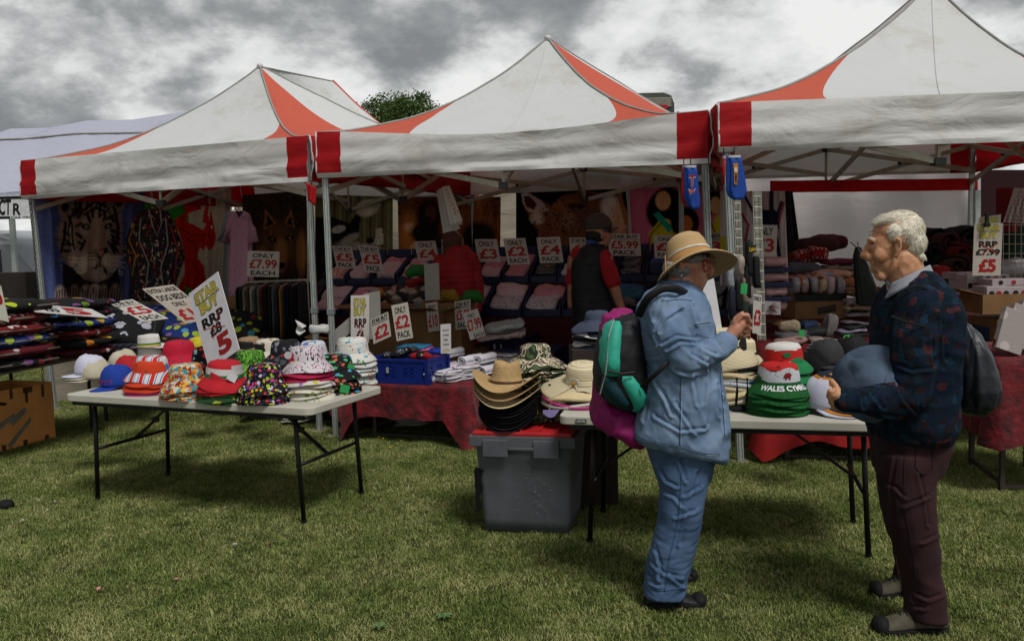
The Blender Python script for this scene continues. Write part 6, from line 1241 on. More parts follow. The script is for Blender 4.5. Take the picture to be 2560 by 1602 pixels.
HM = dict(
 rwb=stripes_mat(), orange=pat('hat_orange', '#b8371a', ['#8a2410', '#b8371a', '#6a3a34'], 26, .22), pink=pat('hat_pink', '#b23a78', ['#7a2450', '#b23a78'], 26, .2),
 crim=pat('hat_crimson', '#a5142c', ['#3c2030', '#2f3548', '#a5142c', '#a89090'], 26, .22), flower=pat('hat_blackflower', '#0a0a0c', ['#b01818', '#a01414', '#b01818', '#8fb0bc'], 24, .42, distort=.02),
 yellow=pat('hat_yellow', '#b0a024', ['#6a6420', '#b0a024'], 30, .18), aztec=pat('hat_aztec', '#b8641c', ['#b8b09c', '#1c8088', '#8a2418', '#c29a2c', '#b8641c', '#b8b09c', '#6a2418', '#1c8088'], 52, .75, distort=.04),
 red=M('hat_red', '#a81420', .85, bs=90), white=M('hat_white', '#bfbcb8', .85, bs=90, var=.05), green=M('hat_green', '#0f6a3c', .85, bs=90), dino=pat('hat_greendino', '#1a3a1c', ['#a8841c', '#8a9a2c', '#1a3a1c', '#245a28'], 22, .36, distort=.05),
 leaf=pat('hat_leaf', '#1c4014', ['#4c9428', '#79a83c', '#123410', '#579a34'], 55, .55, distort=.06, stretch=(1, 2.2, 1)), avo=pat('hat_avocado', '#0c0c10', ['#8aa81c', '#a82c1c', '#b4b4b8', '#4a3a7a', '#a8a01c', '#b8307a', '#5c5c64', '#0c0c10'], 50, .46),
 dogs=pat('hat_dogs', '#b8b2a4', ['#8a6440', '#5c3c28', '#b8b2a4', '#c0a888'], 20, .4, distort=.04), bflor=pat('hat_blackfloral', '#101014', ['#78787c', '#b4483c', '#8c2020', '#3c3c44', '#5c6070'], 24, .42, distort=.06),
 zebra=pat('hat_zebra', '#b8b0b4', ['#0e0c0e', '#b0347c', '#0e0c0e', '#b8b0b4', '#0e0c0e'], 40, .40, stretch=(2.6, 2.6, .8)), mag=M('hat_magenta', '#a51440', .8), fruit=pat('hat_fruit', '#bbb6a8', ['#b04a2c', '#6a8a2c', '#a0641c', '#bbb6a8'], 36, .34), lav=pat('hat_lavender', '#b9b3ac', ['#8c6c94', '#b0a43c', '#a88ab0', '#b9b3ac'], 20, .3),
 bw=pat('hat_bluewhite', '#b4b8be', ['#3c6a9c', '#5c7484', '#b4b8be'], 18, .42, distort=.06), dinob=pat('hat_dinoblack', '#0e0f12', ['#2c86a8', '#3ca060', '#b8583c', '#4c8ab0', '#9a8a34'], 27, .42, distort=.05, stretch=(1, 1, 1.8)), sea=pat('hat_sea', '#bdbbb4', ['#3c7ca8', '#b04834', '#3c8a6a', '#bdbbb4', '#8cb0c0'], 40, .36), leo=pat('hat_leopard', '#8a7258', ['#1c1410', '#3a2a1c'], 60, .32),
 camo=pat('hat_camo', '#14180f', ['#33402a', '#b0a48a', '#3a2c2c', '#b8ac90', '#1f2a18', '#46553a'], 11, 0, kind='camo'), navy=M('hat_navy', '#1a2236', .85, bs=70, bump=.6), navyl=M('hat_lightnavy', '#3a4254', .9, bs=70, bump=.6),
 straw=M('hat_straw', '#c9b68c', .8, var=.12, vs=40, bs=160, bump=.7), blackh=M('hat_black', '#0a0a0b', .8, bs=90), wales=pat('hat_walesred', '#a51a18', ['#5c100e', '#a51a18', '#a51a18'], 18, .3), wcym=pat('hat_walesgreen', '#0d4a1c', ['#0a3a16', '#0f5622'], 50, .3), cream=M('hat_cream', '#c4b798', .8, var=.1, bs=150, bump=.5),
 capw=M('cap_white', '#b4b4c4', .8, var=.06, bs=120), capb=M('cap_blue', '#12348c', .8, bs=120), capr=M('cap_red', '#a0141c', .8, bs=120), beige=M('cap_beige', '#b0a892', .85, bs=120), grey=M('cap_grey', '#2a2a2c', .8, bs=120), peak=M('cap_bluegrey', '#4a5068', .8, bs=120), denim=M('hat_denim', '#3c4858', .85, bs=160, bump=.5))
def ring_mat(name, base, dark, freq, bump=.8):
 """plaited straw: fine rings round the crown and brim axis"""
 m, nt, b, out = _base(name); N = nt.nodes.new; L = nt.links.new; tc = N('ShaderNodeTexCoord'); w = N('ShaderNodeTexWave'); w.wave_type = 'RINGS'; w.rings_direction = 'SPHERICAL'; w.inputs['Scale'].default_value = freq; w.inputs['Distortion'].default_value = .35; L(tc.outputs['Object'], w.inputs[0])
 n = N('ShaderNodeTexNoise'); n.inputs['Scale'].default_value = 180; L(tc.outputs['Object'], n.inputs[0]); cr = N('ShaderNodeMixRGB'); cr.inputs[1].default_value = (*lin(dark), 1); cr.inputs[2].default_value = (*lin(base), 1); L(w.outputs['Color'], cr.inputs[0]); mx = N('ShaderNodeMixRGB'); mx.blend_type = 'MULTIPLY'; mx.inputs[0].default_value = .5; L(cr.outputs[0], mx.inputs[1]); L(n.outputs['Color'], mx.inputs[2])
 L(cr.outputs[0], b.inputs['Base Color']); b.inputs['Roughness'].default_value = .75; bp = N('ShaderNodeBump'); bp.inputs['Strength'].default_value = bump; bp.inputs['Distance'].default_value = .003; L(w.outputs['Color'], bp.inputs['Height']); L(bp.outputs[0], b.inputs['Normal']); MATS[name] = m; return m
HM['ring'] = ring_mat('straw_ringed_cream', '#cfc3a4', '#b3a47e', 60); HM['ring2'] = ring_mat('straw_ringed_tan', '#d0b078', '#9c7c48', 26)
HM['tan'] = M('cowboy_tan', '#a98c60', .8, var=.2, vs=60, bs=180, bump=.6)
h = HM
# --- left table, back row first
stack(612, 892, Z1, [(h['blackh'], 'black bucket hat'), (h['leo'], 'leopard print bucket hat')], 'behind the green leaf hats', sc=.9, toplab='small leopard print bucket hat at the back of the left table')
stack(660, 905, Z1, [(h['blackh'], 'dark bucket hat'), (h['dogs'], 'white hat')], 'behind the black floral hats', toplab='white bucket hat with brown dogs at the back of the left table')
stack(776, 912, Z1, [(h['bw'], 'pale bucket hat'), (h['bw'], 'blue and white bucket hat')], 'behind the zebra hats', toplab='blue and white bucket hat behind the pink zebra hat')
stack(490, 905, Z1, [(h['yellow'], 'yellow bucket hat'), (h['yellow'], 'yellow bucket hat'), (h['yellow'], 'yellow hat')], 'behind the STAR BUY RRP £8 card', toplab='yellow bucket hat peeking out left of the big STAR BUY card')
o = stack(362, 905, Z1, [(h['white'], 'white trilby'), (h['white'], 'white trilby'), (h['white'], 'cream trilby')], 'behind the striped hat', kind='trilby', rz0=2.9, sp=.02, toplab='white trilby with green, yellow and red band')[-1]; o.location.z += .05
for z_, c_ in ((.034, '#1c6a30'), (.022, '#b8a01c'), (.011, '#8c3a1c')): band(o, .0905, z_, .011, M('rasta'+c_[1:], c_, .8), sq=(1.08, .9), taper=.002)
stack(432, 950, Z1, [(h['crim'], 'crimson bucket hat')]*6, 'behind the orange patterned hats', sp=.020, toplab='crimson bucket hat with small dark motifs beside the white trilby', sc=1.05)
stack(507, 962, Z1, [(h['red'], 'red bucket hat'), (h['flower'], 'black flowered bucket hat'), (h['flower'], 'black flowered bucket hat'), (h['flower'], 'black flowered bucket hat'), (h['flower'], 'x')], 'left of the Wales colours hat', sp=.022, toplab='black bucket hat with red flowers in front of the STAR BUY card')
stack(613, 950, Z1, [(h['leaf'], 'green leaf print bucket hat')]*3, 'behind the avocado hats', sp=.018, toplab='green leaf print bucket hat behind the avocado print hat')
stack(705, 952, Z1, [(h['bflor'], 'black floral bucket hat')]*6, 'behind the zebra hats', sp=.022, toplab='black bucket hat with grey and coral flowers, tallest at mid table')
stack(872, 965, Z1, [(h['sea'], 'white kids bucket hat')]*8, 'at right end of left table', sp=.021, jit=.012, toplab='white bucket hat with sea creatures topping the tall right stack')
stack(830, 988, Z1, [(h['dinob'], 'black dinosaur bucket hat')]*4, 'in front of the white sea hats', sp=.026, jit=.012, toplab='black bucket hat with blue and green dinosaurs')
# front row
for i, (mt, lab, dx) in enumerate([(h['beige'], 'beige cap under the white caps at the left table end', 10), (h['beige'], 'cream cap second under the white cap', 5), (h['capw'], 'white baseball cap at the left end of the hat table', 0)]):
 c = G(222+dx, 952, Z1)+Vector((0, .05, .012+.016*i)); put_hat('cap', c, mt, lab, rz=math.radians(208), group='caps at the left end of the hat table', sc=1.12)
put_hat('cap', G(290, 935, Z1)+Vector((0, .13, .03)), h['beige'], 'beige cap lying behind the white and blue caps', rz=1.0, sc=1.1)
o = put_hat('cap', G(318, 945, Z1)+Vector((0, .06, .02)), h['capr'], 'red cap tucked behind the blue cap', rz=math.radians(225), sc=1.1)
o = put_hat('cap', G(290, 972, Z1)+Vector((0, .04, .022)), h['capb'], 'blue baseball cap with thin red lines at the table corner', rz=math.radians(232), tilt=(.0, .08), sc=1.12)
WR = M('cap_redline', '#a01c34', .8, bump=0); rl = lambda a, t: (.0955*1.08*math.cos(a)*math.cos(t), .0955*.95*math.sin(a)*math.cos(t), .008+.115*math.sin(t))
m = MB()
for a in (-.75, -.4, 0, .4, .75): m.tube([rl(a, t) for t in (.1, .35, .6, .85)], .0014, n=4)
for t in (.28, .5, .72): m.tube([rl(a, t+.05*math.cos(9*a)) for a in np.linspace(-.8, .8, 9)], .0014, n=4)
part_local(o, m, 'red_lines', WR)
stack(357, 990, Z1, [(h['pink'], 'pink bucket hat'), (h['pink'], 'pink bucket hat'), (h['orange'], 'orange bucket hat'), (h['orange'], 'orange bucket hat'), (h['orange'], 'orange bucket hat'), (h['rwb'], 'x')], 'third from the left table corner', sp=.0155, toplab='red, white and blue striped bucket hat near the left table corner', sc=1.02)
stack(447, 1003, Z1, [(h['aztec'], 'orange patterned hat')]*5, 'in front of the crimson hats', sp=.014, toplab='orange and teal patterned bucket hat at the front edge')
w = stack(545, 1010, Z1, [(h['dino'], 'green bucket hat with yellow dinosaurs')]*3+[(h['red'], 'red bucket hat')]*3, 'under the Wales colours hat', sp=.017, sc=1.0)
c = w[-1].location; o = w[-1]; o['label'] = 'red, white and green bucket hat with a white paper tag'; o.rotation_euler = (.06, .10, 0)
band(o, .1005, .050, .022, h['green'], 'green_band', taper=.003); band(o, .0965, .078, .034, h['white'], 'white_band', taper=.004)
m = MB(); t0 = Vector((.07, -.088, .055)); m.box(t0, .052, .004, .044, R=Matrix.Rotation(.5, 3, 'Z') @ Matrix.Rotation(.55, 3, 'Y') @ Matrix.Rotation(-.35, 3, 'X')); part_local(o, m, 'paper_tag', M('tag_white', '#b8b6b8', .6, bump=0))
m = MB(); m.grid(lambda u, v: Vector((.0975*math.cos(-.9+1.1*u), .0975*math.sin(-.9+1.1*u), .058+.058*v)), 8, 4); part_local(o, m, 'white_panel', h['white'])
stack(648, 1014, Z1, [(h['avo'], 'black bucket hat with bright fruit')]*3, 'at left table front', sp=.02, sc=1.0, toplab='black bucket hat printed with avocados and flowers at the front edge')[-1].location.z += .03
stack(758, 1003, Z1, [(h['fruit'], 'white fruit print bucket hat')]*3+[(h['lav'], 'white and lavender bucket hat'), (h['lav'], 'white and lavender bucket hat'), (h['mag'], 'magenta bucket hat'), (h['mag'], 'magenta bucket hat'), (h['zebra'], 'x')], 'near the right table corner', sp=.0225, jit=.010, toplab='pink and black zebra print bucket hat near the right table corner')
for x, y, Y, w_, h_, lab in ((862, 972, 4.98, .052, .045, 'green card tag under the dinosaur hat'), (878, 916, 5.2, .04, .024, 'green card tag in the white hat stack')):
 m = MB(); m.box(P(x, y, Y), w_, .003, h_, R=Matrix.Rotation(.2, 3, 'Z') @ Matrix.Rotation(.25, 3, 'Y')); tag(m.build('price_tag', M('tag_green', '#2f9a50', .6, bump=0)), lab, 'tag')
m = MB(); cc = P(720, 888, 5.12); m.tube([cc, cc+Vector((0, .002, 0))], .022, n=16); tag(m.build('price_tag', M('tag_white', '#b8b6b8')), 'round white tag on the black floral hats', 'tag')
sign('large tilted STAR BUY RRP £8 card with a red 5 among the hats', (471, 735), (544, 679), (523, 925), 5.75, [('STAR', 'g', .14, .90, .80, .935, .05), ('BUY', 'g', .22, .82, .655, .79, .05), ('RRP', 'k', .16, .86, .47, .60, .045), ('£8', 'k', .32, .70, .33, .46, .045), ('5', 'r', .42, .86, .06, .31, .05)], '#c2c0c4', YR=5.62, YB=5.62, cross=[(.78, .60, .36, .30), (.2, .48, .8, .36)])
# --- right table
Z2 = .70
stack(1835, 1030, Z2, [(h['white'], 'white brimmed straw hat'), (h['blackh'], 'black straw hat'), (h['cream'], 'cream straw hat'), (h['white'], 'white straw hat'), (h['straw'], 'tan straw hat'), (h['red'], 'red lined straw hat'), (h['cream'], 'cream straw hat with black cord'), (h['bw'], 'mint green straw hat'), (h['bw'], 'pale mint straw hat'), (h['straw'], 'tan straw hat with black band'), (h['cream'], 'wide cream straw hat'), (h['blackh'], 'black beaded straw hat'), (h['ring'], 'x')], "behind the woman's arm", kind='cloche', sp=.0185, sc=1.0, Y=None, toplab='cream ringed straw hat with thin black cord behind the raised arm')
band(COL.objects[-1], .098, .037, .006, M('band_black', '#0c0c0c', .7), name='cord')
o = put_hat('cloche', Vector((0, 0, 0)), h['ring'], 'plain cream straw hat perched behind the ringed straw stack', sc=.95); p = G(1868, 905, Z2+.12); o.location = p+Vector((0, .14, .02)); band(o, .0985, .02, .018, M('band_black', '#0c0c0c', .7))
top = G(1835, 1030, Z2)+Vector((0, .148, .018+.055+.0185*12));
for x in (1842, 1868):
 m = MB(); m.tube([P(x, 945, 4.07), P(x+1, 975, 4.05), P(x-2, 1012, 4.06)], .006, n=6); tag(m.build('hat_strap', M('band_black', '#0c0c0c'), smooth=True), 'black elastic strap hanging over the %s of the straw hat stack' % ('middle' if x == 1842 else 'right side'), 'strap')
w = stack(1962, 965, Z2, [(h['green'], 'green brimmed Wales hat')]*8+[(h['green'], 'x')], 'behind the WALES CYMRU hat', sp=.022, sc=.93, Y=4.62, toplab='red crowned bucket hat with green brim and white top')
o = w[-1]; o.location.z += .02; dz = -o.location.z
for q in w: q.location.z = q.location.z
m = MB(); m.rev([(.003, .131), (.05, .1305), (.078, .1245), (.0895, .109), (.0925, .098)], n=32, wob=lambda p, a, i: p+Vector((0, 0, .004*math.sin(3*a)*(i > 2))), capt=True); part_local(o, m, 'white_top', h['white'], True)
m = MB(); m.rev([(.0905, .104), (.0965, .08), (.1015, .044)], n=32, capt=False); part_local(o, m, 'red_crown', h['wales'], True)
m = MB(); m.add([(-.022, -.1000, .088), (.024, -.1, .09), (.018, -.1015, .072), (0, -.1025, .062), (-.016, -.1015, .070)], [(0, 4, 3, 2, 1)]); part_local(o, m, 'badge', h['green']); m = MB(); m.box((0, -.113, .034), .036, .003, .026, R=Matrix.Rotation(-.7, 3, 'X')); part_local(o, m, 'paper_tag', M('tag_white', '#b8b6b8'))
w = stack(1963, 1043, Z2, [(h['wcym'], 'green brimmed WALES CYMRU bucket hat')]*8+[(h['wcym'], 'x')], 'at the table front edge', sp=.0125, sc=1.0, toplab='WALES CYMRU bucket hat with a red dragon on its white crown', rz0=0)
o = w[-1]; o.rotation_euler = (0, 0, .0)
m = MB(); m.rev([(.003, .131), (.05, .1305), (.078, .1245), (.0895, .109), (.0915, .102)], n=32); part_local(o, m, 'red_top', h['wales'], True)
m = MB(); m.rev([(.0905, .106), (.0965, .08), (.1005, .047)], n=48, wob=lambda p, a, i: p+Vector((0, 0, .010*math.sin(4*a+.6) if i == 0 else 0)), capt=False); part_local(o, m, 'white_crown', pat('hat_whiteswirl', '#aeb0b4', ['#8c9094', '#b4b6ba', '#8a8e92'], 60, .3, distort=.05), True)
m = MB(); V, F, a_ = text_shape('WALES CYMRU', .03); vs = []
for v in V:
 an = -PI/2+(v[0]-.5)*2.0; t_ = v[1]; r_ = .130-.022*t_; vs.append((r_*1.025*math.cos(an), r_*1.025*math.sin(an), .012+.0225*t_))
m.add(vs, F); part_local(o, m, 'lettering', INK('w'))
m = MB(); dpts = [(-.022, .0), (-.02, .012), (-.012, .016), (-.014, .024), (-.004, .018), (.002, .026), (.006, .017), (.014, .022), (.016, .013), (.024, .014), (.018, .004), (.014, -.004), (.016, -.012), (.009, -.012), (.006, -.003), (-.004, -.002), (-.008, -.012), (-.014, -.012), (-.012, -.002)]
m.add([(.1015*math.cos(-PI/2+.15+x*9), .1015*math.sin(-PI/2+.15+x*9), .073+y) for x, y in dpts], [tuple(range(len(dpts)))]); part_local(o, m, 'dragon_badge', M('badge_red', '#7a1010', .7, bump=0))
# caps beside the man
c = G(2078, 965, Z2)+Vector((0, .14, 0))
for i, (mt, lab) in enumerate([(h['blackh'], 'black cap at the bottom of the rhinestone pile'), (h['blackh'], 'black cap inside the rhinestone pile'), (h['grey'], 'black cap with a grey peak and white trim')]):
 o = put_hat('cap', c+Vector((-.03+.02*i, 0, .06+.028*i)), mt, lab, rz=math.radians(-75), sc=1.25)
 if i == 2:
  m = MB();
  for k in range(15): a = .2+2.6*k/14; m.tube([(.02+.083*math.cos(a)*.3-.02, .095*math.cos(a), .116*math.sin(a)+.004), (-.03-.02, .088*math.cos(a), .112*math.sin(a)+.002)], .0022, n=4)
  part_local(o, m, 'white_trim', M('rhinestone', '#b4b4b8', .3, spec=.8))
o = put_hat('cap', G(2165, 950, Z2)+Vector((0, .25, .10)), h['blackh'], 'black cap with a bright green leaf', rz=-1.2, sc=1.25)
m = MB()
for a in (-1.2, -.7, -.25, .25, .7, 1.2): m.add([(-.02, 0, .122), (-.02+.03*math.cos(a)-.006*math.sin(a), .03*math.sin(a)+.006*math.cos(a), .121), (-.02+.06*math.cos(a), .055*math.sin(a), .108), (-.02+.03*math.cos(a)+.006*math.sin(a), .03*math.sin(a)-.006*math.cos(a), .121)], [(0, 1, 2, 3)])
part_local(o, m, 'leaf_print', M('leaf_green', '#2c9a3c', .7, bump=0))
for i, (mt, lab) in enumerate([(h['capw'], 'pale lilac cap at the bottom beside the man'), (M('cap_orange', '#b8741c', .8), 'orange trimmed cap under the navy one'), (h['navy'], 'navy cap with a blue grey peak under the held hat')]):
 o = put_hat('cap', G(2098, 1040, Z2)+Vector((-.03+.018*i, .12, .035+.010*i)), mt, lab, rz=math.radians(-72), tilt=(0, .1), sc=1.3)
# daisy straw hat stack at the left table end
w = stack(1462, 1016, Z2, [(h['lav'], 'lavender brimmed sun hat'), (h['pink'], 'pink brimmed sun hat'), (h['blackh'], 'black sun hat'), (h['straw'], 'tan sun hat'), (h['blackh'], 'dark brown sun hat'), (h['ring'], 'x')], 'under the daisy hat', kind='sun', sp=.0095, sc=1.0, toplab='wide cream straw sun hat with a white daisy')
o = w[-1]; o.rotation_euler = (.16, 0, 0); o.location.z += .012; band(o, .0985, .022, .010, h['cream']); fc = Vector((-.055, -.092, .03)); Rf = Matrix.Rotation(-.45, 3, 'Z')
for k in range(18):
 a = 2*PI*k/18; d_ = Rf @ Vector((math.cos(a), 0, math.sin(a))); s_ = Rf @ Vector((-math.sin(a), 0, math.cos(a))); m = MB(); f0 = fc+Rf @ Vector((0, -.006, 0)); m.add([f0+d_*.012-s_*.003, f0+d_*.03-s_*.006+Rf @ Vector((0, -.004, 0)), f0+d_*.037, f0+d_*.03+s_*.006+Rf @ Vector((0, -.002, 0)), f0+d_*.012+s_*.003], [(0, 1, 2, 3, 4)]); part_local(o, m, 'petal', M('daisy_white', '#c8c4b8', .8))
m = MB(); m.ell(fc+Rf @ Vector((0, -.008, 0)), .016, .007, .016, n=14, m=8); part_local(o, m, 'daisy_centre', M('daisy_tan', '#a5763c', .9, bs=200, bump=.8), True)
m = MB(); m.tube([fc, fc+Vector((.03, -.06, -.035)), fc+Vector((.036, -.11, -.07)), fc+Vector((.04, -.115, -.12))], .0028, n=5); m.tube([fc, fc+Vector((.02, -.06, -.035)), fc+Vector((.018, -.105, -.07)), fc+Vector((.014, -.112, -.11))], .0028, n=5); m.tube([fc, fc+Vector((-.06, -.04, -.028)), fc+Vector((-.12, -.06, -.05)), fc+Vector((-.14, -.065, -.12))], .0028, n=5); part_local(o, m, 'ribbon_cords', h['cream'])
m = MB(); m.box((-.175, .0, -.004), .03, .026, .003, R=Matrix.Rotation(.15, 3, 'Y')); part_local(o, m, 'square_label', M('label_dark', '#2a2a2e', .5, bump=0))
m = MB(); bx = P(1480, 900, 5.42); m.box((bx.x, 5.42, .475), .26, .34, .95); tag(m.build('dark_box', M('dark_wood', '#2a221d')), 'dark box standing behind the table under the navy hats', 'box')
stack(1497, 960, .95, [(h['navyl'], 'grey blue hat'), (h['white'], 'white lined hat'), (h['blackh'], 'black hat'), (h['white'], 'white lined hat'), (h['navy'], 'navy hat'), (h['navyl'], 'x')], 'behind the daisy hat', kind='wide', sp=.022, Y=5.42, toplab='navy wide brimmed cotton hat behind the green backpack', sc=.82)
# --- grey storage crate with a red lid and the cowboy hats
def storage():
 a = G(1205, 1336); b = G(1424, 1347); d = (b-a).normalized(); n_ = Vector((-d.y, d.x, 0)); a = a-d*.035; Wd, Dp, Hh = .545, .56, .57; GRY = M('bin_grey', '#53565a', .6, var=.22, vs=9, bump=.15, bs=60); LID = M('lid_red', '#a81c20', .5, var=.2, vs=12, bump=.1, spec=.4)
 r = thing('storage_crate', 'grey lidded storage crate with a red lid under the cowboy hats', 'crate', a+d*Wd/2+n_*Dp/2); q = lambda x, y, z: a+d*x+n_*y+Vector((0, 0, z))
 ins = lambda z: .035*(1-z/Hh)
 def wallf(p0, p1, o, nm):
  m = MB(); m.grid(lambda u, v: q(lerp(p0[0], p1[0], u)+o[0]*-ins(v*Hh), lerp(p0[1], p1[1], u)+o[1]*-ins(v*Hh), .01+v*(Hh-.07))+(d*o[0]+n_*o[1])*(.006*math.sin(PI*u)), 6, 6); m.build(nm, GRY, r, smooth=True)
 i_ = .0
 m = MB(); k = lambda x, y, z: q(x+(ins(z) if x < Wd/2 else -ins(z)), y+(ins(z) if y < Dp/2 else -ins(z)), z)
 C = [(0, 0), (Wd, 0), (Wd, Dp), (0, Dp)]; rows_ = []
 rc = .04; ringp = []
 for cx_, cy_, a0 in ((rc, rc, PI), (Wd-rc, rc, 1.5*PI), (Wd-rc, Dp-rc, 0), (rc, Dp-rc, .5*PI)):
  for j in range(5): t = a0+j*PI/8; ringp.append((cx_+rc*math.cos(t), cy_+rc*math.sin(t)))
 n = len(ringp); vs = []
 for z in np.linspace(.012, Hh-.07, 8):
  for (x, y) in ringp:
   s_ = 1-2*ins(z)/Wd; vs.append(q(Wd/2+(x-Wd/2)*s_, Dp/2+(y-Dp/2)*s_, z+.006*fb((x, y, z), 6)))
 m.add(vs, [(j*n+i, j*n+(i+1) % n, (j+1)*n+(i+1) % n, (j+1)*n+i) for j in range(7) for i in range(n)]+[tuple(range(n))[::-1]]); m.build('crate_body', GRY, r, smooth=True)
 e = .02; m = MB(); m.hexa([q(x, y, z) for z in (Hh-.075, Hh-.012) for x, y in ((-e, -e), (Wd+e, -e), (Wd+e, Dp+e), (-e, Dp+e))]); m.build('rim', GRY, r, bevel=.006)
 for x0_, x1_ in ((.06, .2), (.34, .48)): m = MB(); m.hexa([q(x, y, z) for z in (Hh-.125, Hh-.03) for x, y in ((x0_, -e-.016), (x1_, -e-.016), (x1_, -e), (x0_, -e))]); m.build('handle_bracket', GRY, r, bevel=.004)
 m = MB(); m.hexa([q(x, y, z) for z in (Hh-.085, Hh-.068) for x, y in ((.2, -e-.02), (.34, -e-.02), (.34, -e-.008), (.2, -e-.008))]); m.build('handle', GRY, r, bevel=.003)
 for y0_, y1_ in ((-e-.002, Dp/2-.004), (Dp/2+.004, Dp+e+.002)):
  m = MB(); m.hexa([q(x, y, z) for z, i2 in ((Hh-.014, 0), (Hh+.010, 0)) for x, y in ((-e+.02, y0_+.005), (Wd+e-.02, y0_+.005), (Wd+e-.02, y1_), (-e+.02, y1_))]); l_ = m.build('lid_flap', LID, r, bevel=.006)
  for k_ in range(5): m = MB(); x = .06+k_*.10; m.hexa([q(xx, yy, zz) for zz in (Hh+.010, Hh+.020) for xx, yy in ((x, y0_+.03), (x+.012, y0_+.03), (x+.012, y1_-.02), (x, y1_-.02))]); m.build('rib', LID, l_)
 m = MB(); pts = [(.02, .12), (.035, .16), (.02, .2), (.045, .26), (.03, .31), (.05, .36), (.01, .38), (-.004, .36), (.0, .12)]; m.add([q(x-.01+.012+ins(z)*0, -.001+ins(z)*.0-.004+.03*(1-z/Hh), z) for x, z in pts], [tuple(range(len(pts)))]); m.build('crack', M('crack_black', '#040404', .9, bump=0), r)
 m = MB()
 for i in range(26): x, z = rnd.gauss(.36, .06), rnd.gauss(.22, .09); m.box(q(min(max(x, .08), .45), ins(z)-.0075, min(max(z, .06), .4)), rnd.uniform(.004, .016), .001, rnd.uniform(.001, .004), R=Matrix.Rotation(rnd.uniform(-.8, .8), 3, 'Y'))
 m.build('scratches', M('scratch_pale', '#76787a', .8, bump=0), r)
 return q, Wd, Dp, Hh
sq, SW, SD, SH = storage()
cb_ = sq(.165, .17, SH+.03)
for i in range(7): put_hat('cowboy', cb_+Vector((rnd.uniform(-.005, .005)+.01, rnd.uniform(-.01, .01), .0165*i)), h['blackh'], 'black brimmed cowboy hat, %s of the black ones under the tan hats' % ORD[6-i], rz=math.radians(78)+rnd.uniform(-.05, .05), sc=1.0, group='black cowboy hats on the grey crate')
for i, (dz, mt, lab) in enumerate([(.13, h['straw'], 'beige cowboy hat with a leather chin cord, lowest of the pale ones'), (.17, h['tan'], 'tan straw cowboy hat second in the pile'), (.215, h['tan'], 'tan straw cowboy hat with brown band topping the grey crate pile')]):
 o = put_hat('cowboy', cb_+Vector((-.01, -.012, dz)), mt, lab, rz=math.radians(78), tilt=(.03, .05), sc=1.06)
 band(o, .0985, .014, .014, M('band_brown', '#4a2c18', .6), sq=(1.0, .82), taper=.003)
 if i == 2: m = MB(); m.ell((.05, -.068, .075), .0045, .002, .0045, n=10, m=6); part_local(o, m, 'eyelet', M('eyelet_metal', '#5c5c58', .4, metal=.6)); m = MB(); m.box((.185, -.05, .012), .03, .002, .05, R=Matrix.Rotation(.5, 3, 'Z') @ Matrix.Rotation(.4, 3, 'Y')); part_local(o, m, 'card_tag', M('tag_kraft', '#a5804c', .8))
 if i == 0: m = MB(); m.tube([(-.02, -.15, .0), (-.02, -.165, -.03), (-.03, -.172, -.07)], .003, n=5); m.tube([(.0, -.15, .0), (.006, -.165, -.025), (.02, -.172, -.045)], .003, n=5); part_local(o, m, 'chin_cord', M('cord_tan', '#8c6030', .7))
wq = sq(.27, .43, SH)
ww = [put_hat('wide', Vector((wq.x, wq.y, SH+.03+.0225*i)), h['camo'], 'camouflage hat, %s of the stack behind the cowboy hats' % ORD[13-i], rz=rnd.uniform(0, 6), sc=.97, group='camouflage hats', var=i % 3) for i in range(14)]
ww[-1]['label'] = 'camouflage brimmed hat topping the stack behind the cowboy hats'
m = MB(); cc = P(1352, 1020, 4.52); m.grid(lambda u, v: cc+Vector((.01+.09*u, 0, -.01-.05*math.sin(PI*(u*.8+.1))*v+.02*v*u)), 8, 5); tag(m.build('label_cloth', M('label_lilac', '#8c80b4', .8), solid=.002), 'lilac cloth label hanging between the cowboy and daisy hats', 'label')
# ================================================================ right gazebo stall
WS = canopy_mat('back_sheet_white', '#ded6d6', '#c9bebc', .55)
wall('white back sheet lit from behind in the right gazebo', P(1850, 900, 9.75)*1.0-Vector((0, 0, P(1850, 900, 9.75).z)), P(2452, 900, 9.1)-Vector((0, 0, P(2452, 900, 9.1).z)), .02, 2.62, amp=.05, mat=WS)
tag((lambda m: m.grid(lambda u, v: P(1925+520*u, 452+30*v-6*u, 9.0)+Vector((0, .02*math.sin(19*u), 0)), 40, 3) and m.build('valance_strip', M('strip_red', '#a80c12', .8, trans=.5), smooth=True))(MB()), 'red cloth strip glowing along the top of the white back sheet', 'cloth')
tag((lambda m: m.grid(lambda u, v: P(1956+(26+10*v)*u+16*v, 478+250*v, 8.6)+Vector((0, .04*math.sin(9*u+2*v), 0)), 10, 20) and m.build('side_drape', M('drape_dark', '#1c1618', .9), smooth=True, solid=.01))(MB()), 'dark drape gathered at the left edge of the white back sheet', 'drape')
tag((lambda m: m.grid(lambda u, v: P(2452+130*u, 425+640*v, 8.9), 8, 20) and m.build('dark_sheet', M('drape_maroon', '#2a0b10', .9), smooth=True))(MB()), 'dark maroon sheet at the right rear of the right gazebo', 'sheet')
m = MB(); m.beam(flat(P(2442, 900, 8.7)), P(2442, 476, 8.7), .05, .05); tag(m.build('rear_post', ALU), 'light metal post at the right end of the white back sheet', 'post')
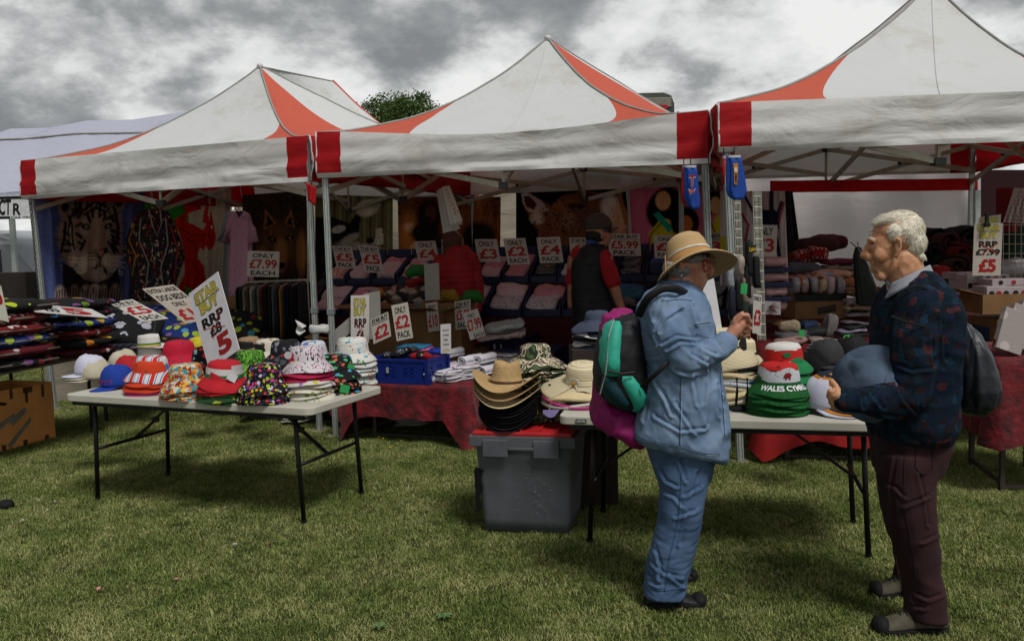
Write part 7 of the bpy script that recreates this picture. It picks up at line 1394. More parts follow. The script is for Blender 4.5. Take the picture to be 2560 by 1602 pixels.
# patterned shirts on the left
c = Cv(1795, 470, 1965, 720, '#a59a98', 2.4)
for p, w, col in (([(1858, 480), (1900, 560), (1905, 640)], 8, '#1c1a3a'), ([(1880, 470), (1920, 560)], 7, '#1c1a3a'), ([(1835, 500), (1868, 560), (1860, 600)], 6, '#7c1c24'), ([(1955, 500), (1935, 560), (1948, 680)], 9, '#201c40'), ([(1962, 500), (1944, 560)], 5, '#8c1420'), ([(1930, 470), (1928, 540)], 12, '#14122c')): c.line(p, w, col)
c.poly([(1905, 520), (1940, 520), (1948, 570), (1900, 570)], '#14122c'); c.poly([(1795, 590), (1830, 580), (1835, 660), (1795, 670)], '#a09426'); c.grain(.05)
blanket('white shirts with navy and red stripes hanging left of the white back sheet', c, [(1800, 478), (1962, 478), (1972, 715), (1800, 715)], 7.6, 7.4, fold=.035, nf=6, name='striped_shirts', cat='shirts')
# wire ladders hung with socks
for (xa, xb, y0, y1, Yl, lab) in ((1840, 1856, 498, 800, 6.25, 'left'), (1888, 1908, 478, 850, 6.3, 'right')):
 r = thing('sock_ladder', '%s of the two narrow wire ladders hung with socks beside the corner post' % lab, 'ladder', P(xa, y1, Yl))
 for x in (xa, xb): m = MB(); m.tube([P(x-6, y0, Yl), P(x+6, y1, Yl)], .004, n=6); m.build('side_rod', ALU, r)
 m = MB(); m.grid(lambda u, v: P(lerp(xa+3, xb-2, u)-6+12*v, lerp(y0, y1, v), Yl+.02), 1, 8); m.build('backing_strip', M('strip_pale', '#8f8a7e', .6), r, solid=.004)
 for k in range(14): t = (k+.5)/14; m = MB(); m.tube([P(xa-6+12*t, lerp(y0, y1, t), Yl-.004), P(xb-6+12*t, lerp(y0, y1, t), Yl-.004)], .003, n=5); m.build('rung', ALUD, r)
SK = [('black socks with white dots', 1866, 660, 745, '#0c0c0e'), ('white and pink socks', 1852, 640, 690, '#a8988e'), ('charcoal socks', 1872, 600, 690, '#131316'), ('black socks with fine stripes', 1890, 640, 720, '#0b0b0d'), ('beige socks', 1862, 690, 760, '#7c6a5c'), ('black socks', 1846, 700, 780, '#0a0a0b'), ('pale grey socks', 1824, 655, 720, '#8c9098'), ('dark green socks', 1862, 745, 825, '#1c2420'), ('grey black socks', 1880, 760, 835, '#18181a'), ('navy socks', 1830, 720, 800, '#141a28')]
for lab, x, ya, yb, cc in SK:
 o = hanging('socks', 'pair of %s hanging from the wire ladders' % lab, 'socks', [(ya, x-6, x+6, .018, 0), (ya+8, x-9, x+9, .03, 0), ((ya+yb)/2, x-10, x+9, .03, 0), (yb-10, x-9, x+11, .03, 0), (yb, x-5, x+12, .02, 0)], 6.15, M('sock_'+cc[1:], cc, .8, var=.4, vs=30), ripple=.1, nr=3)
sign('black sock card band with yellow Calvin lettering on the ladders', (1870, 616), (1889, 612), (1872, 634), 6.05, [('Calvin', 'y', .08, .92, .2, .8, .03)], '#0c0c0c')
m = MB(); m.box(P(1860, 722, 6.02), .044, .003, .07, R=Matrix.Rotation(.05, 3, 'Y')); tag(m.build('price_tag', M('tag_green', '#2f9a50')), 'green card tag hanging among the black socks', 'tag')
sign('narrow ONLY £3 card standing beside the green tag', (1884, 734), (1905, 738), (1881, 832), 5.7, [('ONLY', 'k', .05, .95, .84, .95, .03), ('£3', 'r', .1, .92, .2, .62, .04)], '#b0aaa4')
sign('tall blank white board behind the shoulder of the woman', (1742, 700), (1784, 692), (1768, 862), 4.75, [], '#c4c2c4', name='blank_board', YB=4.7)
# tables and steps
for lab, xa, xb, Y, z, dp in (('sock table inside the right gazebo under its red cloth', 1895, 2210, 6.55, .80, .75), ('blanket table inside the right gazebo under its red cloth', 1880, 2250, 7.35, .90, 1.2), ('towel table right of the man under its red cloth', 2330, 2600, 7.0, .86, 1.3)):
 a = P(xa, 900, Y); b = P(xb, 900, Y-.1); a.z = b.z = z; cloth_table(lab, a, b, z, dp, lambda e, t: .70, mat=M('dark_red_drape', '#560a10', .9, var=.3), legs=False)
def piece(lab, x, y, Y, w, d, h, mat, name='blanket', cat='blanket', rz=0, amp=.015, tilt=(0, 0), pillow=.15, sc=9):
 m = MB(); c0 = P(x, y, Y); soft_box(m, c0-Vector((0, 0, h/2)), w, d, h, rz=rz, amp=amp, sc=sc, tilt=tilt, pillow=pillow, n=9); return tag(m.build(name, mat, smooth=True), lab, cat)
PC = lambda n_, c_, **k: M('st_'+n_, c_, .9, var=.35, vs=14, bs=50, bump=.6, **k)
PLD = pat('plaid_red', '#8c1014', ['#0d0b0b', '#8c1014', '#a89a94', '#8c1014'], 9, 0, kind='check')
items = [('brown fluffy blanket rolled on top at left', 2040, 612, 8.3, .36, .3, .14, PC('brownfur', '#3c1a18')), ('dark red fluffy blanket behind the brown one', 2070, 606, 8.4, .3, .3, .14, PC('dkredfur', '#4c0e14')), ('red and black tartan blanket', 2018, 640, 8.1, .28, .26, .12, PLD), ('second tartan blanket with white lines', 2042, 634, 8.0, .16, .2, .13, PLD), ('magenta striped rolled rug', 2098, 655, 8.0, .34, .2, .055, PC('magenta', '#5c1430')), ('beige folded blanket under the magenta rug', 2095, 670, 8.0, .32, .25, .05, PC('beige1', '#7a6c5c')), ('grey beige folded blanket', 2105, 682, 8.0, .34, .25, .05, PC('beige2', '#8a7c72')), ('pale grey folded blanket', 2110, 695, 8.0, .34, .25, .05, PC('grey1', '#77706e')), ('grey starred blanket', 2005, 670, 7.9, .3, .25, .10, PC('grey2', '#4c4c52')), ('blue and red edged towel', 2000, 690, 7.8, .3, .26, .035, PC('bluered', '#8c3c34')), ('slate blue folded towel', 2010, 702, 7.75, .28, .26, .05, PC('slate', '#34506c')), ('peach and blue printed towel draped over', 2075, 685, 7.7, .32, .28, .07, pat('towel_peach', '#b08a74', ['#a8644a', '#b08a74', '#7c90a4'], 14, .4, distort=.05)), ('teal edged towel under the peach one', 2090, 706, 7.68, .3, .26, .03, PC('teal', '#1c5c74')), ('orange beige printed towel', 2120, 705, 7.6, .16, .22, .08, PC('orangeb', '#a86c48')), ('leopard edged folded blanket', 2125, 728, 7.5, .22, .22, .08, pat('leo_edge', '#6c5034', ['#1c1410', '#9c8460'], 30, .35)), ('crimson folded blanket', 2165, 730, 7.5, .22, .24, .09, PC('crimson', '#6c0c18')), ('cream floral packet uppermost', 2150, 752, 7.3, .30, .24, .05, TRP), ('cream floral packet in the middle', 2152, 768, 7.3, .32, .24, .045, pat('pk_cream', '#a08a70', ['#6c3428', '#b0a088'], 18, .4)), ('beige packet lowest of the right pile', 2158, 784, 7.3, .34, .24, .045, TRP)]
for lab, x, y, Y, w, d, hh, mt in items: piece(lab+' in the blanket pile behind the man', x, y, Y, w, d, hh, mt, rz=rnd.uniform(-.12, .12))
for i in range(6): piece('packaged pillowcase in the upright row filling the carton, number %s from left' % ['one', 'two', 'three', 'four', 'five', 'six'][i], 1980+i*22, 712, 7.45, .065, .22, .15, [TRP, CL['peach'], TRP, pat('pk_cream', '#a08a70', []) , CL['pinkw'], TRP][i], name='packet', cat='packet', rz=.1)
a = P(2036, 797, 7.45); cb, bq = carton('cardboard box with a dark band full of packets in the right gazebo', Vector((a.x, a.y+.0, .91)), .42, .3, .20, 0, flaps=(0, 0, 0, 0), mat=CARD)
m = MB(); m.box(bq(0, -.153, .175), .424, .006, .055); m.build('dark_band', M('band_green_black', '#0c120e', .7), cb); m = MB(); m.box(bq(.05, -.154, .075), .15, .004, .055, R=Matrix.Rotation(-.18, 3, 'Y')); m.build('dark_print', M('print_dark', '#1c2118', .7), cb)
t = MB(); put_text(t, 'Green', bq(-.015, -.158, .055), Vector((.13, 0, .02)), Vector((0, 0, .04)), 0, 1, 0, 1, Vector((0, 0, 0)), .01); t.build('lettering', M('print_pale', '#4c4030', .8, bump=0), cb)
# tray tower of pink packs left of that box
for i in range(4):
 piece('pale pink wrapped bedding, %s of the column beside the sock ladders' % ORD[i], 1930, 655+i*36, 6.9, .19, .24, .075, M('pack_rose', '#a8807e', .5, var=.2, vs=12, bump=.4, bs=20), name='packet', cat='packet', pillow=.1)
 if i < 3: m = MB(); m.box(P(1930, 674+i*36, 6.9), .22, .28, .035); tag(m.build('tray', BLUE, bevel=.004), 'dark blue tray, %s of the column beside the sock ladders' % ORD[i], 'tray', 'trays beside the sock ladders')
sign('white packet picturing an open brown hand beside the sock ladders', (1908, 752), (1952, 754), (1908, 785), 6.7, [], '#a09698', name='packet', cat='packet')
m = MB();
for i in range(5): a0 = P(1922, 768, 6.68); m.tube([a0, a0+Vector((.05+.012*(i % 3), 0, .03-.018*i))], [.006, .003], n=5)
tag(m.build('hand_print', M('hand_brown', '#4c2c1c', .7), smooth=True), 'brown open hand shape printed on the white packet', 'print')
# sock table front goods
for lab, x, y, Y, w, d, hh, cc in [('grey speckled socks in a pile', 1990, 838, 6.7, .3, .2, .07, '#4c4848'), ('pink and white patterned socks', 1975, 852, 6.6, .24, .2, .05, '#8c6c68'), ('beige paper cup shaped packet', 1975, 815, 6.7, .16, .1, .09, '#8f7f68'), ('navy patterned knit', 2022, 812, 6.8, .12, .12, .07, '#1c2c4c'), ('dark striped socks', 2030, 830, 6.7, .2, .16, .06, '#1a1a1e'), ('clear bag of socks', 2075, 815, 6.8, .09, .12, .19, '#7c7470'), ('black and white fanned socks', 2130, 835, 6.7, .24, .2, .03, '#101014'), ('lilac edged fanned socks', 2128, 825, 6.72, .22, .2, .025, '#7c7488'), ('black fanned socks', 2132, 815, 6.74, .2, .2, .025, '#141418'), ('grey fanned socks', 2136, 806, 6.76, .18, .2, .022, '#5c5a60'), ('brown cardboard tray', 1985, 810, 6.95, .4, .3, .05, '#5c4024'), ('beige patterned cloth', 2060, 852, 6.5, .2, .2, .04, '#7c6c60')]:
 piece(lab+' on the sock table', x, y, Y, w, d, hh, M('sk_'+cc[1:], cc, .8, var=.4, vs=30), name='socks' if 'sock' in lab else 'goods', cat='socks' if 'sock' in lab else 'goods', rz=rnd.uniform(-.3, .3), tilt=(0, rnd.uniform(-.15, .15)))
m = MB(); m.box(P(2004, 833, 6.5), .04, .003, .05); tag(m.build('price_tag', M('tag_green', '#2f9a50')), 'green card tag on the sock table', 'tag')
# dark pointed holder with two prongs
r = thing('display_stand', 'black display stand with two prongs standing before the white sheet', 'stand', P(2160, 760, 7.1))
m = MB(); loft_rows(m, [(618, 2138, 2152, .02, 0), (640, 2133, 2162, .04, 0), (690, 2135, 2180, .05, 0), (760, 2140, 2210, .05, 0)], 7.1, n=12); m.build('black_cover', HG, r)
for x in (2126, 2144): m = MB(); m.tube([P(2146, 622, 7.1), P(x, 605, 7.1)], .004, n=5); m.build('prong', HG, r)
m = MB(); m.tube([P(2146, 622, 7.05), P(2190, 692, 7.05)], .004, n=5); m.build('pale_edge', ALUD, r)
# rolled throws to the right of the man
for lab, x, y, Y, rr_, cc in [('charcoal ribbed', 2325, 592, 8.2, .11, '#151416'), ('dark red', 2352, 605, 8.0, .12, '#3c0a10'), ('black fleece', 2405, 600, 8.1, .15, '#141314'), ('black ribbed', 2318, 625, 8.0, .10, '#100f11'), ('bright dark red', 2385, 630, 7.8, .09, '#5c0c10'), ('dark grey', 2432, 625, 7.9, .12, '#1a1a1c'), ('brown fur', 2372, 665, 7.7, .105, '#3c2218'), ('dark purple', 2415, 660, 7.7, .09, '#1c0f24'), ('black', 2340, 655, 7.9, .10, '#0e0d0e'), ('maroon', 2300, 640, 8.1, .1, '#2c0a10'), ('charcoal folded', 2330, 690, 7.9, .13, '#141214'), ('black knitted', 2385, 700, 7.7, .13, '#0f0e10'), ('dark wine', 2430, 695, 7.8, .12, '#260a10'), ('grey black', 2295, 680, 8.0, .12, '#161416'), ('dark brown', 2310, 725, 7.7, .12, '#20120c'), ('deep red', 2365, 738, 7.6, .11, '#3a0a0e')]:
 c0 = P(x, y, Y); m = MB(); K = 26; nl = 4; vs = []
 for j in range(nl+1):
  for k in range(K+1): t = k/K; a = t*3.4*PI+x; rd = rr_*(.3+.7*t); q_ = c0+Vector((rd*math.cos(a), .36*(j/nl-.5), rd*.85*math.sin(a))); vs.append(q_+Vector((1, 1, 1))*fb(q_, 9)*.02)
 w_ = K+1; m.add(vs, [(j*w_+k, j*w_+k+1, (j+1)*w_+k+1, (j+1)*w_+k) for j in range(nl) for k in range(K)]); tag(m.build('rolled_throw', M('throw_'+cc[1:], cc, .95, var=.4, vs=20, bs=60, bump=.9), smooth=True, solid=.02), '%s rolled throw in the heap right of the grey haired man' % lab, 'throw')
piece('red and cream floral folded throw just behind the collar of the man', 2345, 682, 7.5, .16, .2, .12, pat('throw_floral', '#7c1418', ['#a8947c', '#7c1418', '#a8947c'], 16, .4), name='throw', cat='throw'); piece('dark throw pile under the rolled throws', 2370, 705, 7.7, .6, .3, .2, HG, name='throw', cat='throw'); piece('tan folded throw low behind the man', 2330, 730, 7.4, .2, .25, .14, PC('tanthrow', '#5c3424'), name='throw', cat='throw')
# gift boxes
PH = pat('box_photo', '#8c8480', ['#16161a', '#a89c98', '#5c1c20', '#b0a8a4'], 12, .36)
BXW = M('giftbox_pale', '#9c9090', .4, var=.15, vs=8, bump=0, spec=.5)
for lab, x, y, Y, w, d, hh, rz in [('long pale lidded gift box uppermost left', 2425, 688, 6.9, .34, .2, .05, .1), ('tall gift box with dark window', 2412, 712, 6.8, .12, .22, .16, .15), ('second tall gift box', 2448, 716, 6.85, .10, .22, .15, .1), ('flat white wrapped gift box on the carton', 2515, 704, 6.5, .30, .22, .045, -.05), ('printed gift box with black dots', 2478, 732, 6.4, .17, .2, .10, 0), ('printed gift box with red dot', 2540, 730, 6.4, .20, .2, .09, 0), ('pale box under the sign', 2470, 695, 6.75, .2, .2, .06, .05)]:
 c0 = P(x, y, Y); g = thing('gift_box', lab+' behind the drawstring bag', 'box', c0); m = MB(); m.box(c0, w, d, hh, R=Matrix.Rotation(rz, 3, 'Z')); m.build('box_body', BXW, g, bevel=.003)
 R_ = Matrix.Rotation(rz, 3, 'Z')
 for k in range(3): m = MB(); q_ = c0+R_ @ Vector((w*(-.3+.3*k), -d/2-.002, 0)); m.tube([q_, q_+R_ @ Vector((0, -.002, 0))], min(.02, hh*.35), n=12); m.build('print_dot', M('dot%d' % k, ['#0c0c0e', '#8c1c1c', '#141416'][k], .5, bump=0), g)
a = P(2520, 782, 6.35); carton('open cardboard box with folded out flaps at the right edge', Vector((a.x, a.y+.1, a.z)), .42, .36, .14, -.05, flaps=(0, 0, 0, 1), fl=.16); a = P(2540, 850, 6.5); carton('brown carton under the gift boxes at the right edge', Vector((a.x, a.y, .62)), .5, .4, .34, 0, open_=False)
m = MB(); m.box(P(2480, 860, 6.6), .3, .4, .3); tag(m.build('blue_box', M('box_teal_blue', '#14304c', .6), bevel=.01), 'dark blue plastic box behind the drawstring bag', 'box')
# wire panel
r = thing('wire_panel', 'square wire mesh panel behind the RRP £7.99 card', 'panel', P(2540, 700, 6.9))
for k in range(7): m = MB(); m.tube([P(2506, 562+k*24, 6.9), P(2600, 562+k*24, 6.9)], .003, n=4); m.build('wire', ALUD, r); m = MB(); m.tube([P(2508+k*15, 558, 6.9), P(2508+k*15, 712, 6.9)], .003, n=4); m.build('wire', ALUD, r)
piece('dark green knitwear behind the wire mesh', 2540, 610, 7.4, .3, .2, .3, PC('green', '#10241a'), name='knitwear', cat='knitwear'); piece('clear bags of knitwear behind the wire mesh', 2530, 670, 7.3, .3, .2, .16, TRP, name='knitwear', cat='knitwear')
SG = [('STAR', 'g', .12, .9, .855, .965, .05), ('BUY', 'g', .22, .82, .71, .83, .05), ('RRP', 'k', .18, .85, .54, .66, .05), ('£7.99', 'k', .08, .94, .385, .51, .05), ('£5', 'r', .2, .82, .06, .32, .05)]
sign('STAR BUY RRP £7.99 £5 card held by a black clip at the right', (2436, 558), (2507, 558), (2431, 689), 6.3, SG, '#a59c90', cross=[(.2, .62, .85, .42), (.85, .63, .3, .4)])
sign('top edge of a second STAR BUY card behind the clipped one', (2448, 544), (2503, 536), (2446, 570), 6.36, [('STAR', 'g', .1, .9, .3, .9, .05)], '#a59c90')
m = MB(); m.box(P(2467, 550, 6.27), .022, .02, .10); m.box(P(2467, 562, 6.26), .035, .03, .03); tag(m.build('clip', HG, bevel=.003), 'black spring clip holding the RRP £7.99 card', 'clip')
c = Cv(2495, 465, 2600, 570, '#a59a94', 2.4);
for i in range(6):
 for j in range(8): c.ell(2515+i*16+(j % 2)*4-j*2, 478+j*12, 2.8, 2.8, '#8c1420')
blanket('white cloth with red dots hanging at the right edge', c, [(2535, 470), (2600, 470), (2590, 560), (2508, 556)], 6.9, 6.9, fold=.02, name='dotted_cloth', cat='cloth')
tag((lambda m: m.grid(lambda u, v: P(2490+60*u, 470+110*v, 7.1)+Vector((0, .03*math.sin(8*u), 0)), 8, 8) and m.build('red_scarf', M('scarf_red', '#6c0c12', .9), smooth=True))(MB()), 'dark red cloth hanging behind the dotted cloth', 'cloth')
# far right red table with picture boxes
a = P(2488, 930, 5.3); b = P(2720, 930, 5.2); a.z = b.z = .84; cloth_table('table at the right picture edge under its red cloth', a, b, .84, .8, lambda e, t: .52, mat=velvet('crushed_velvet_red'))
for k, lab in enumerate(('leaning', 'second leaning', 'third leaning')): m = MB(); m.box(P(2528+k*22, 828-k*10, 5.35+.05*k), .16, .05, .26, R=Matrix.Rotation(.35, 3, 'Y') @ Matrix.Rotation(-.2, 3, 'X')); tag(m.build('picture_box', PH, bevel=.003), '%s picture printed box on the red table at the right edge' % lab, 'box')
# ================================================================ people
def skin(name, col, col2):
 m = M(name, col, .55, vs=18, col2=col2, bump=.35, bs=90, dist=.003, spec=.35); b = m.node_tree.nodes['Principled BSDF']; b.inputs['Subsurface Weight'].default_value = .12; b.inputs['Subsurface Radius'].default_value = (.02, .008, .004); return m
SKW = skin('skin_woman', '#b9846c', '#a06a54'); SKM = skin('skin_man', '#bb8a68', '#a2704e'); SKD = skin('skin_tan', '#9c6a50', '#855640')
def eb(mb, x, y, dd, rx, rz, ry, Y, rot=0, n=20, m=14): mb.ell(P(x, y, Y+dd), rx*px(Y), ry, rz*px(Y), R=Matrix.Rotation(math.radians(rot), 3, 'Y'), n=n, m=m); return mb
def chains(mb, lst, Y, n=10):
 for pts in lst: limb(mb, pts, Y, n=n)
def denim(name, c1, c2):
 if name in MATS: return MATS[name]
 m = M(name, c1, .85, vs=7, col2=c2, bump=0, spec=.15); nt = m.node_tree; N = nt.nodes.new; L = nt.links.new; b = nt.nodes['Principled BSDF']; tc = N('ShaderNodeTexCoord')
 mp = N('ShaderNodeMapping'); mp.inputs['Scale'].default_value = (1, 1, .8); mp.inputs['Rotation'].default_value = (0, .5, 0); L(tc.outputs['Object'], mp.inputs[0])
 n1 = N('ShaderNodeTexNoise'); n1.noise_type = 'RIDGED_MULTIFRACTAL'; n1.inputs['Scale'].default_value = 5.5; n1.inputs['Detail'].default_value = 2; n1.inputs['Distortion'].default_value = .7; L(mp.outputs[0], n1.inputs[0])
 n2 = N('ShaderNodeTexNoise'); n2.inputs['Scale'].default_value = 260; n2.inputs['Detail'].default_value = 2; L(tc.outputs['Object'], n2.inputs[0])
 b1 = N('ShaderNodeBump'); b1.inputs['Strength'].default_value = 1.0; b1.inputs['Distance'].default_value = .022; L(n1.outputs[0], b1.inputs['Height'])
 b2 = N('ShaderNodeBump'); b2.inputs['Strength'].default_value = .4; b2.inputs['Distance'].default_value = .002; L(n2.outputs[0], b2.inputs['Height']); L(b1.outputs[0], b2.inputs['Normal']); L(b2.outputs[0], b.inputs['Normal']); return m
TH = M('stitch_dark', '#33506e', .8, bump=0)
SHIRT = denim('denim_shirt', '#72869e', '#4f6580'); JEANS = denim('denim_jeans', '#4b607d', '#364964')
def folds(a1, s1, a2=0.0, s2=1, st=(1, 1, 1)): return lambda p, n: a1*fb((p.x*st[0], p.y*st[1], p.z*st[2]), s1, 3)+a2*(1-abs(fb((p.x*st[0]+7, p.y*st[1], p.z*st[2]), s2, 2))*2.2)
def shoe(parent, name, x0, x1, yb, Yc, h, mat, sole, toe=-1, hw=.048, lace=None):
 """walking shoe from heel/toe x0..x1 resting on the ground; toe -1 points left"""
 a = P(x0, yb, Yc); b = P(x1, yb, Yc); a.z = b.z = 0; L_ = (b-a).length; d = (b-a).normalized(); n_ = Vector((-d.y, d.x, 0)); f = lambda t: t if toe > 0 else 1-t
 m = MB(); rows = []
 prof = [(0, .50, .62), (.06, .95, .80), (.2, 1.0, .82), (.38, .98, .74), (.55, .72, .86), (.72, .55, 1.0), (.88, .46, .92), (.97, .34, .66), (1, .2, .3)]
 vs = []; K = 14
 for t, hh, w in prof:
  c = lerp(a, b, f(t))
  for k in range(K): an = PI*k/(K-1); vs.append(c+n_*(hw*w*math.cos(an))*(1 if abs(math.cos(an)) > .95 else 1)+Vector((0, 0, .018+(h*hh-.018)*max(0, math.sin(an))**.75)))
 n0 = len(prof); m.add(vs, [(i*K+k, i*K+k+1, (i+1)*K+k+1, (i+1)*K+k) for i in range(n0-1) for k in range(K-1)]+[tuple(range(K)), tuple(range((n0-1)*K, n0*K))[::-1]]+[(i*K, (i+1)*K, (i+1)*K+K-1, i*K+K-1) for i in range(n0-1)])
 s = m.build(name, mat, parent, smooth=True, sub=1)
 m = MB(); out = [(t, w*1.06) for t, hh, w in prof]; pts = [lerp(a, b, f(t))+n_*hw*w for t, w in out]+[lerp(a, b, f(t))-n_*hw*w for t, w in out[::-1]]; k = len(pts)
 m.add([p+Vector((0, 0, z)) for z in (.001, .026) for p in pts], [tuple(range(k))[::-1], tuple(range(k, 2*k))]+[(i, (i+1) % k, (i+1) % k+k, i+k) for i in range(k)]); m.build('sole', sole, s, bevel=.003)
 m = MB()
 for t in (.975, .93): c = lerp(a, b, f(.9)); m.ell(c+Vector((0, 0, .028)), L_*.13, hw*.97, h*.36, R=Matrix.Rotation(math.atan2(d.y, d.x), 3, 'Z'), n=14, m=8); break
 m.build('toe_cap', sole, s, smooth=True)
 if lace:
  for i in range(5): t = .36+.07*i; c = lerp(a, b, f(t)); m = MB(); z = h*(.98-.09*i); m.tube([c-n_*hw*.5+Vector((0, 0, z-.012)), c+Vector((0, 0, z+.008)), c+d*.008+n_*hw*.5+Vector((0, 0, z-.012))], .0028, n=5); m.build('lace', lace, s)
 return s
BLACK = M('soft_black', '#0b0b0c', .8, var=.3)
# ---------------------------------------------------------------- woman in denim
Yw = 3.86
W = thing('person', 'woman in denim shirt and jeans with straw hat and red glasses, one hand raised', 'person', flat(P(1690, 1400, Yw)))
m = MB(); eb(m, 1716, 654, 0, 43, 46, .076, Yw); eb(m, 1735, 675, 0, 34, 46, .062, Yw, 12); eb(m, 1736, 702, 0, 30, 28, .055, Yw); limb(m, [(1746, 722, 0, 13), (1738, 726, -.015, 12)], Yw); limb(m, [(1770, 655, 0, 5), (1780, 674, 0, 6), (1777, 682, 0, 8)], Yw); limb(m, [(1764, 695, -.006, 5.5), (1765, 702, -.006, 5)], Yw); eb(m, 1748, 690, -.038, 15, 17, .02, Yw); eb(m, 1764, 648, 0, 10, 8, .05, Yw)
eb(m, 1704, 666, -.078, 8, 13, .010, Yw, -10); limb(m, [(1703, 700, 0, 36), (1688, 740, 0, 42), (1690, 800, 0, 70), (1695, 950, 0, 80), (1695, 1080, 0, 78)], Yw)
limb(m, [(1700, 1100, -.07, 34), (1700, 1280, -.09, 28), (1668, 1465, -.10, 22)], Yw); limb(m, [(1700, 1100, .10, 50), (1705, 1270, .16, 36), (1695, 1420, .20, 22)], Yw)
limb(m, [(1655, 775, -.13, 32), (1710, 895, -.19, 26), (1795, 866, -.165, 20), (1822, 846, -.155, 15), (1838, 824, -.150, 17)], Yw); limb(m, [(1840, 822, -.15, 17), (1850, 812, -.15, 14)], Yw)
chains(m, [[(1838, 808, -.160, 8), (1854, 788, -.165, 6.5), (1869, 788, -.160, 6), (1872, 799, -.150, 5.5)], [(1843, 812, -.150, 8), (1864, 797, -.150, 6.5), (1877, 804, -.145, 6), (1871, 814, -.135, 5.5)], [(1846, 820, -.140, 8), (1867, 812, -.138, 6.2), (1876, 822, -.134, 5.8), (1866, 829, -.128, 5.2)], [(1846, 828, -.13, 7), (1864, 827, -.128, 5.6), (1870, 837, -.125, 5), (1860, 842, -.122, 4.8)], [(1834, 815, -.13, 8), (1840, 796, -.115, 7), (1856, 783, -.12, 6)]], Yw)
limb(m, [(1665, 775, .13, 32), (1735, 890, .17, 26), (1800, 868, .10, 19), (1832, 846, .03, 14), (1845, 832, .0, 15)], Yw); chains(m, [[(1848, 828, .0, 8), (1866, 818+6*i, -.02+.012*i, 6), (1872, 828+5*i, -.03+.01*i, 5.5)] for i in range(4)]+[[(1842, 830, -.01, 8), (1850, 812, -.04, 7)]], Yw)
fuse(m, 'body', SKW, W, voxel=.0045, smooth=2, wr=folds(.0012, 40))
GRH = M('hair_grey', '#8d8880', .7, var=.4, vs=60, bs=160, bump=.9)
m = MB(); eb(m, 1694, 672, 0, 34, 26, .084, Yw); eb(m, 1686, 680, 0, 18, 17, .068, Yw); eb(m, 1722, 648, 0, 40, 18, .082, Yw); eb(m, 1730, 650, -.060, 26, 10, .02, Yw, -10)
fuse(m, 'hair', GRH, W, voxel=.005, smooth=1, wr=folds(.010, 38, .004, 70))
m = MB(); eb(m, 1759, 664, -.052, 4.5, 2.4, .006, Yw); m.build('eye', M('eye_dark', '#1c1412', .2, bump=0), W, smooth=True)
GLS = M('glasses_red', '#9c0c14', .3, bump=0, spec=.6); g = thing('glasses', 'bright red framed glasses on the face of the woman', 'glasses', P(1767, 665, Yw-.05))
for dd in (-.055, .045): m = MB(); m.tube([P(1767+9.5*math.cos(2*PI*k/20), 664+15*math.sin(2*PI*k/20), Yw+dd+.012*math.cos(2*PI*k/20)) for k in range(21)], .0028, n=6, cap=False); m.build('rim', GLS, g, smooth=True)
m = MB(); m.tube([P(1758, 654, Yw-.056), P(1738, 652, Yw-.076), P(1708, 656, Yw-.084)], .0026, n=6); m.build('temple', GLS, g); m = MB(); m.tube([P(1772, 657, Yw-.045), P(1777, 656, Yw), P(1772, 657, Yw+.04)], .0026, n=6); m.build('bridge', GLS, g)
m = MB(); m.tube([P(1704, 680, Yw-.09), P(1703, 690, Yw-.09), P(1705, 702, Yw-.088)], [.003, .006, .004], n=8); tag(m.build('earring', M('silver', '#9a9a9a', .3, metal=.8, bump=0), smooth=True), 'silver drop earring of the woman in denim', 'earring')
# straw hat she wears: near side of the brim tipped up
HW_ = thing('sun_hat', 'woven straw sun hat with white piping worn by the woman in denim', 'hat', P(1738, 664, Yw-.01)); Rh = Matrix.Rotation(math.radians(-13), 3, 'Y') @ Matrix.Rotation(math.radians(-25), 3, 'X'); ch = P(1738, 664, Yw-.005)
m = MB(); pr = [(.006, .150), (.03, .149), (.055, .143), (.074, .130), (.084, .108), (.090, .07), (.096, .035), (.102, .012), (.118, .006), (.14, .0), (.16, -.008), (.174, -.018), (.179, -.026), (.176, -.027), (.158, -.013), (.12, .001), (.10, .005), (.092, .03)]
def hw(p, a, i):
 q = Vector(p); w = min(1, max(0, (i-7)/4)); q.z += w*(-.008*math.cos(2*a)+.004*math.sin(3*a)); q.x -= .012*(1-w)+0; return q
m.rev(pr, n=56, wob=hw, c=ch, R=Rh); m.build('straw_body', ring_mat('straw_woven_hat', '#c8a878', '#9c7c50', 62, 1.0), HW_, smooth=True)
off = Vector((-.012, 0, 0))
for z, hh, mt, nm_, rr_ in ((.034, .030, M('ribbon_tan', '#a87c48', .7), 'ribbon', .0975), (.055, .006, M('piping_white', '#d0ccc4', .7), 'white_piping', .0965)):
 m = MB(); m.rev([(rr_+.004*(hh > .01), z-hh/2), (rr_-.003*(hh > .01), z+hh/2)], n=48, c=ch+Rh @ off, R=Rh, capt=False); m.build(nm_, mt, HW_, smooth=True)
m = MB(); m.tube([ch+Rh @ hw(Vector((.178*math.cos(a), .178*math.sin(a), -.026)), a, 12) for a in np.linspace(-.6, .5, 12)], .003, n=5); m.build('brim_edge', M('piping_white', '#d0ccc4'), HW_, smooth=True)
m = MB(); b0 = ch+Rh @ Vector((-.112, -.03, .03)); m.grid(lambda u, v: b0+Rh @ Vector((-.004-.02*v, .03*(u-.5), .035-.075*v)), 4, 6); m.build('ribbon_tail', M('ribbon_tan', '#a87c48'), HW_, solid=.004)
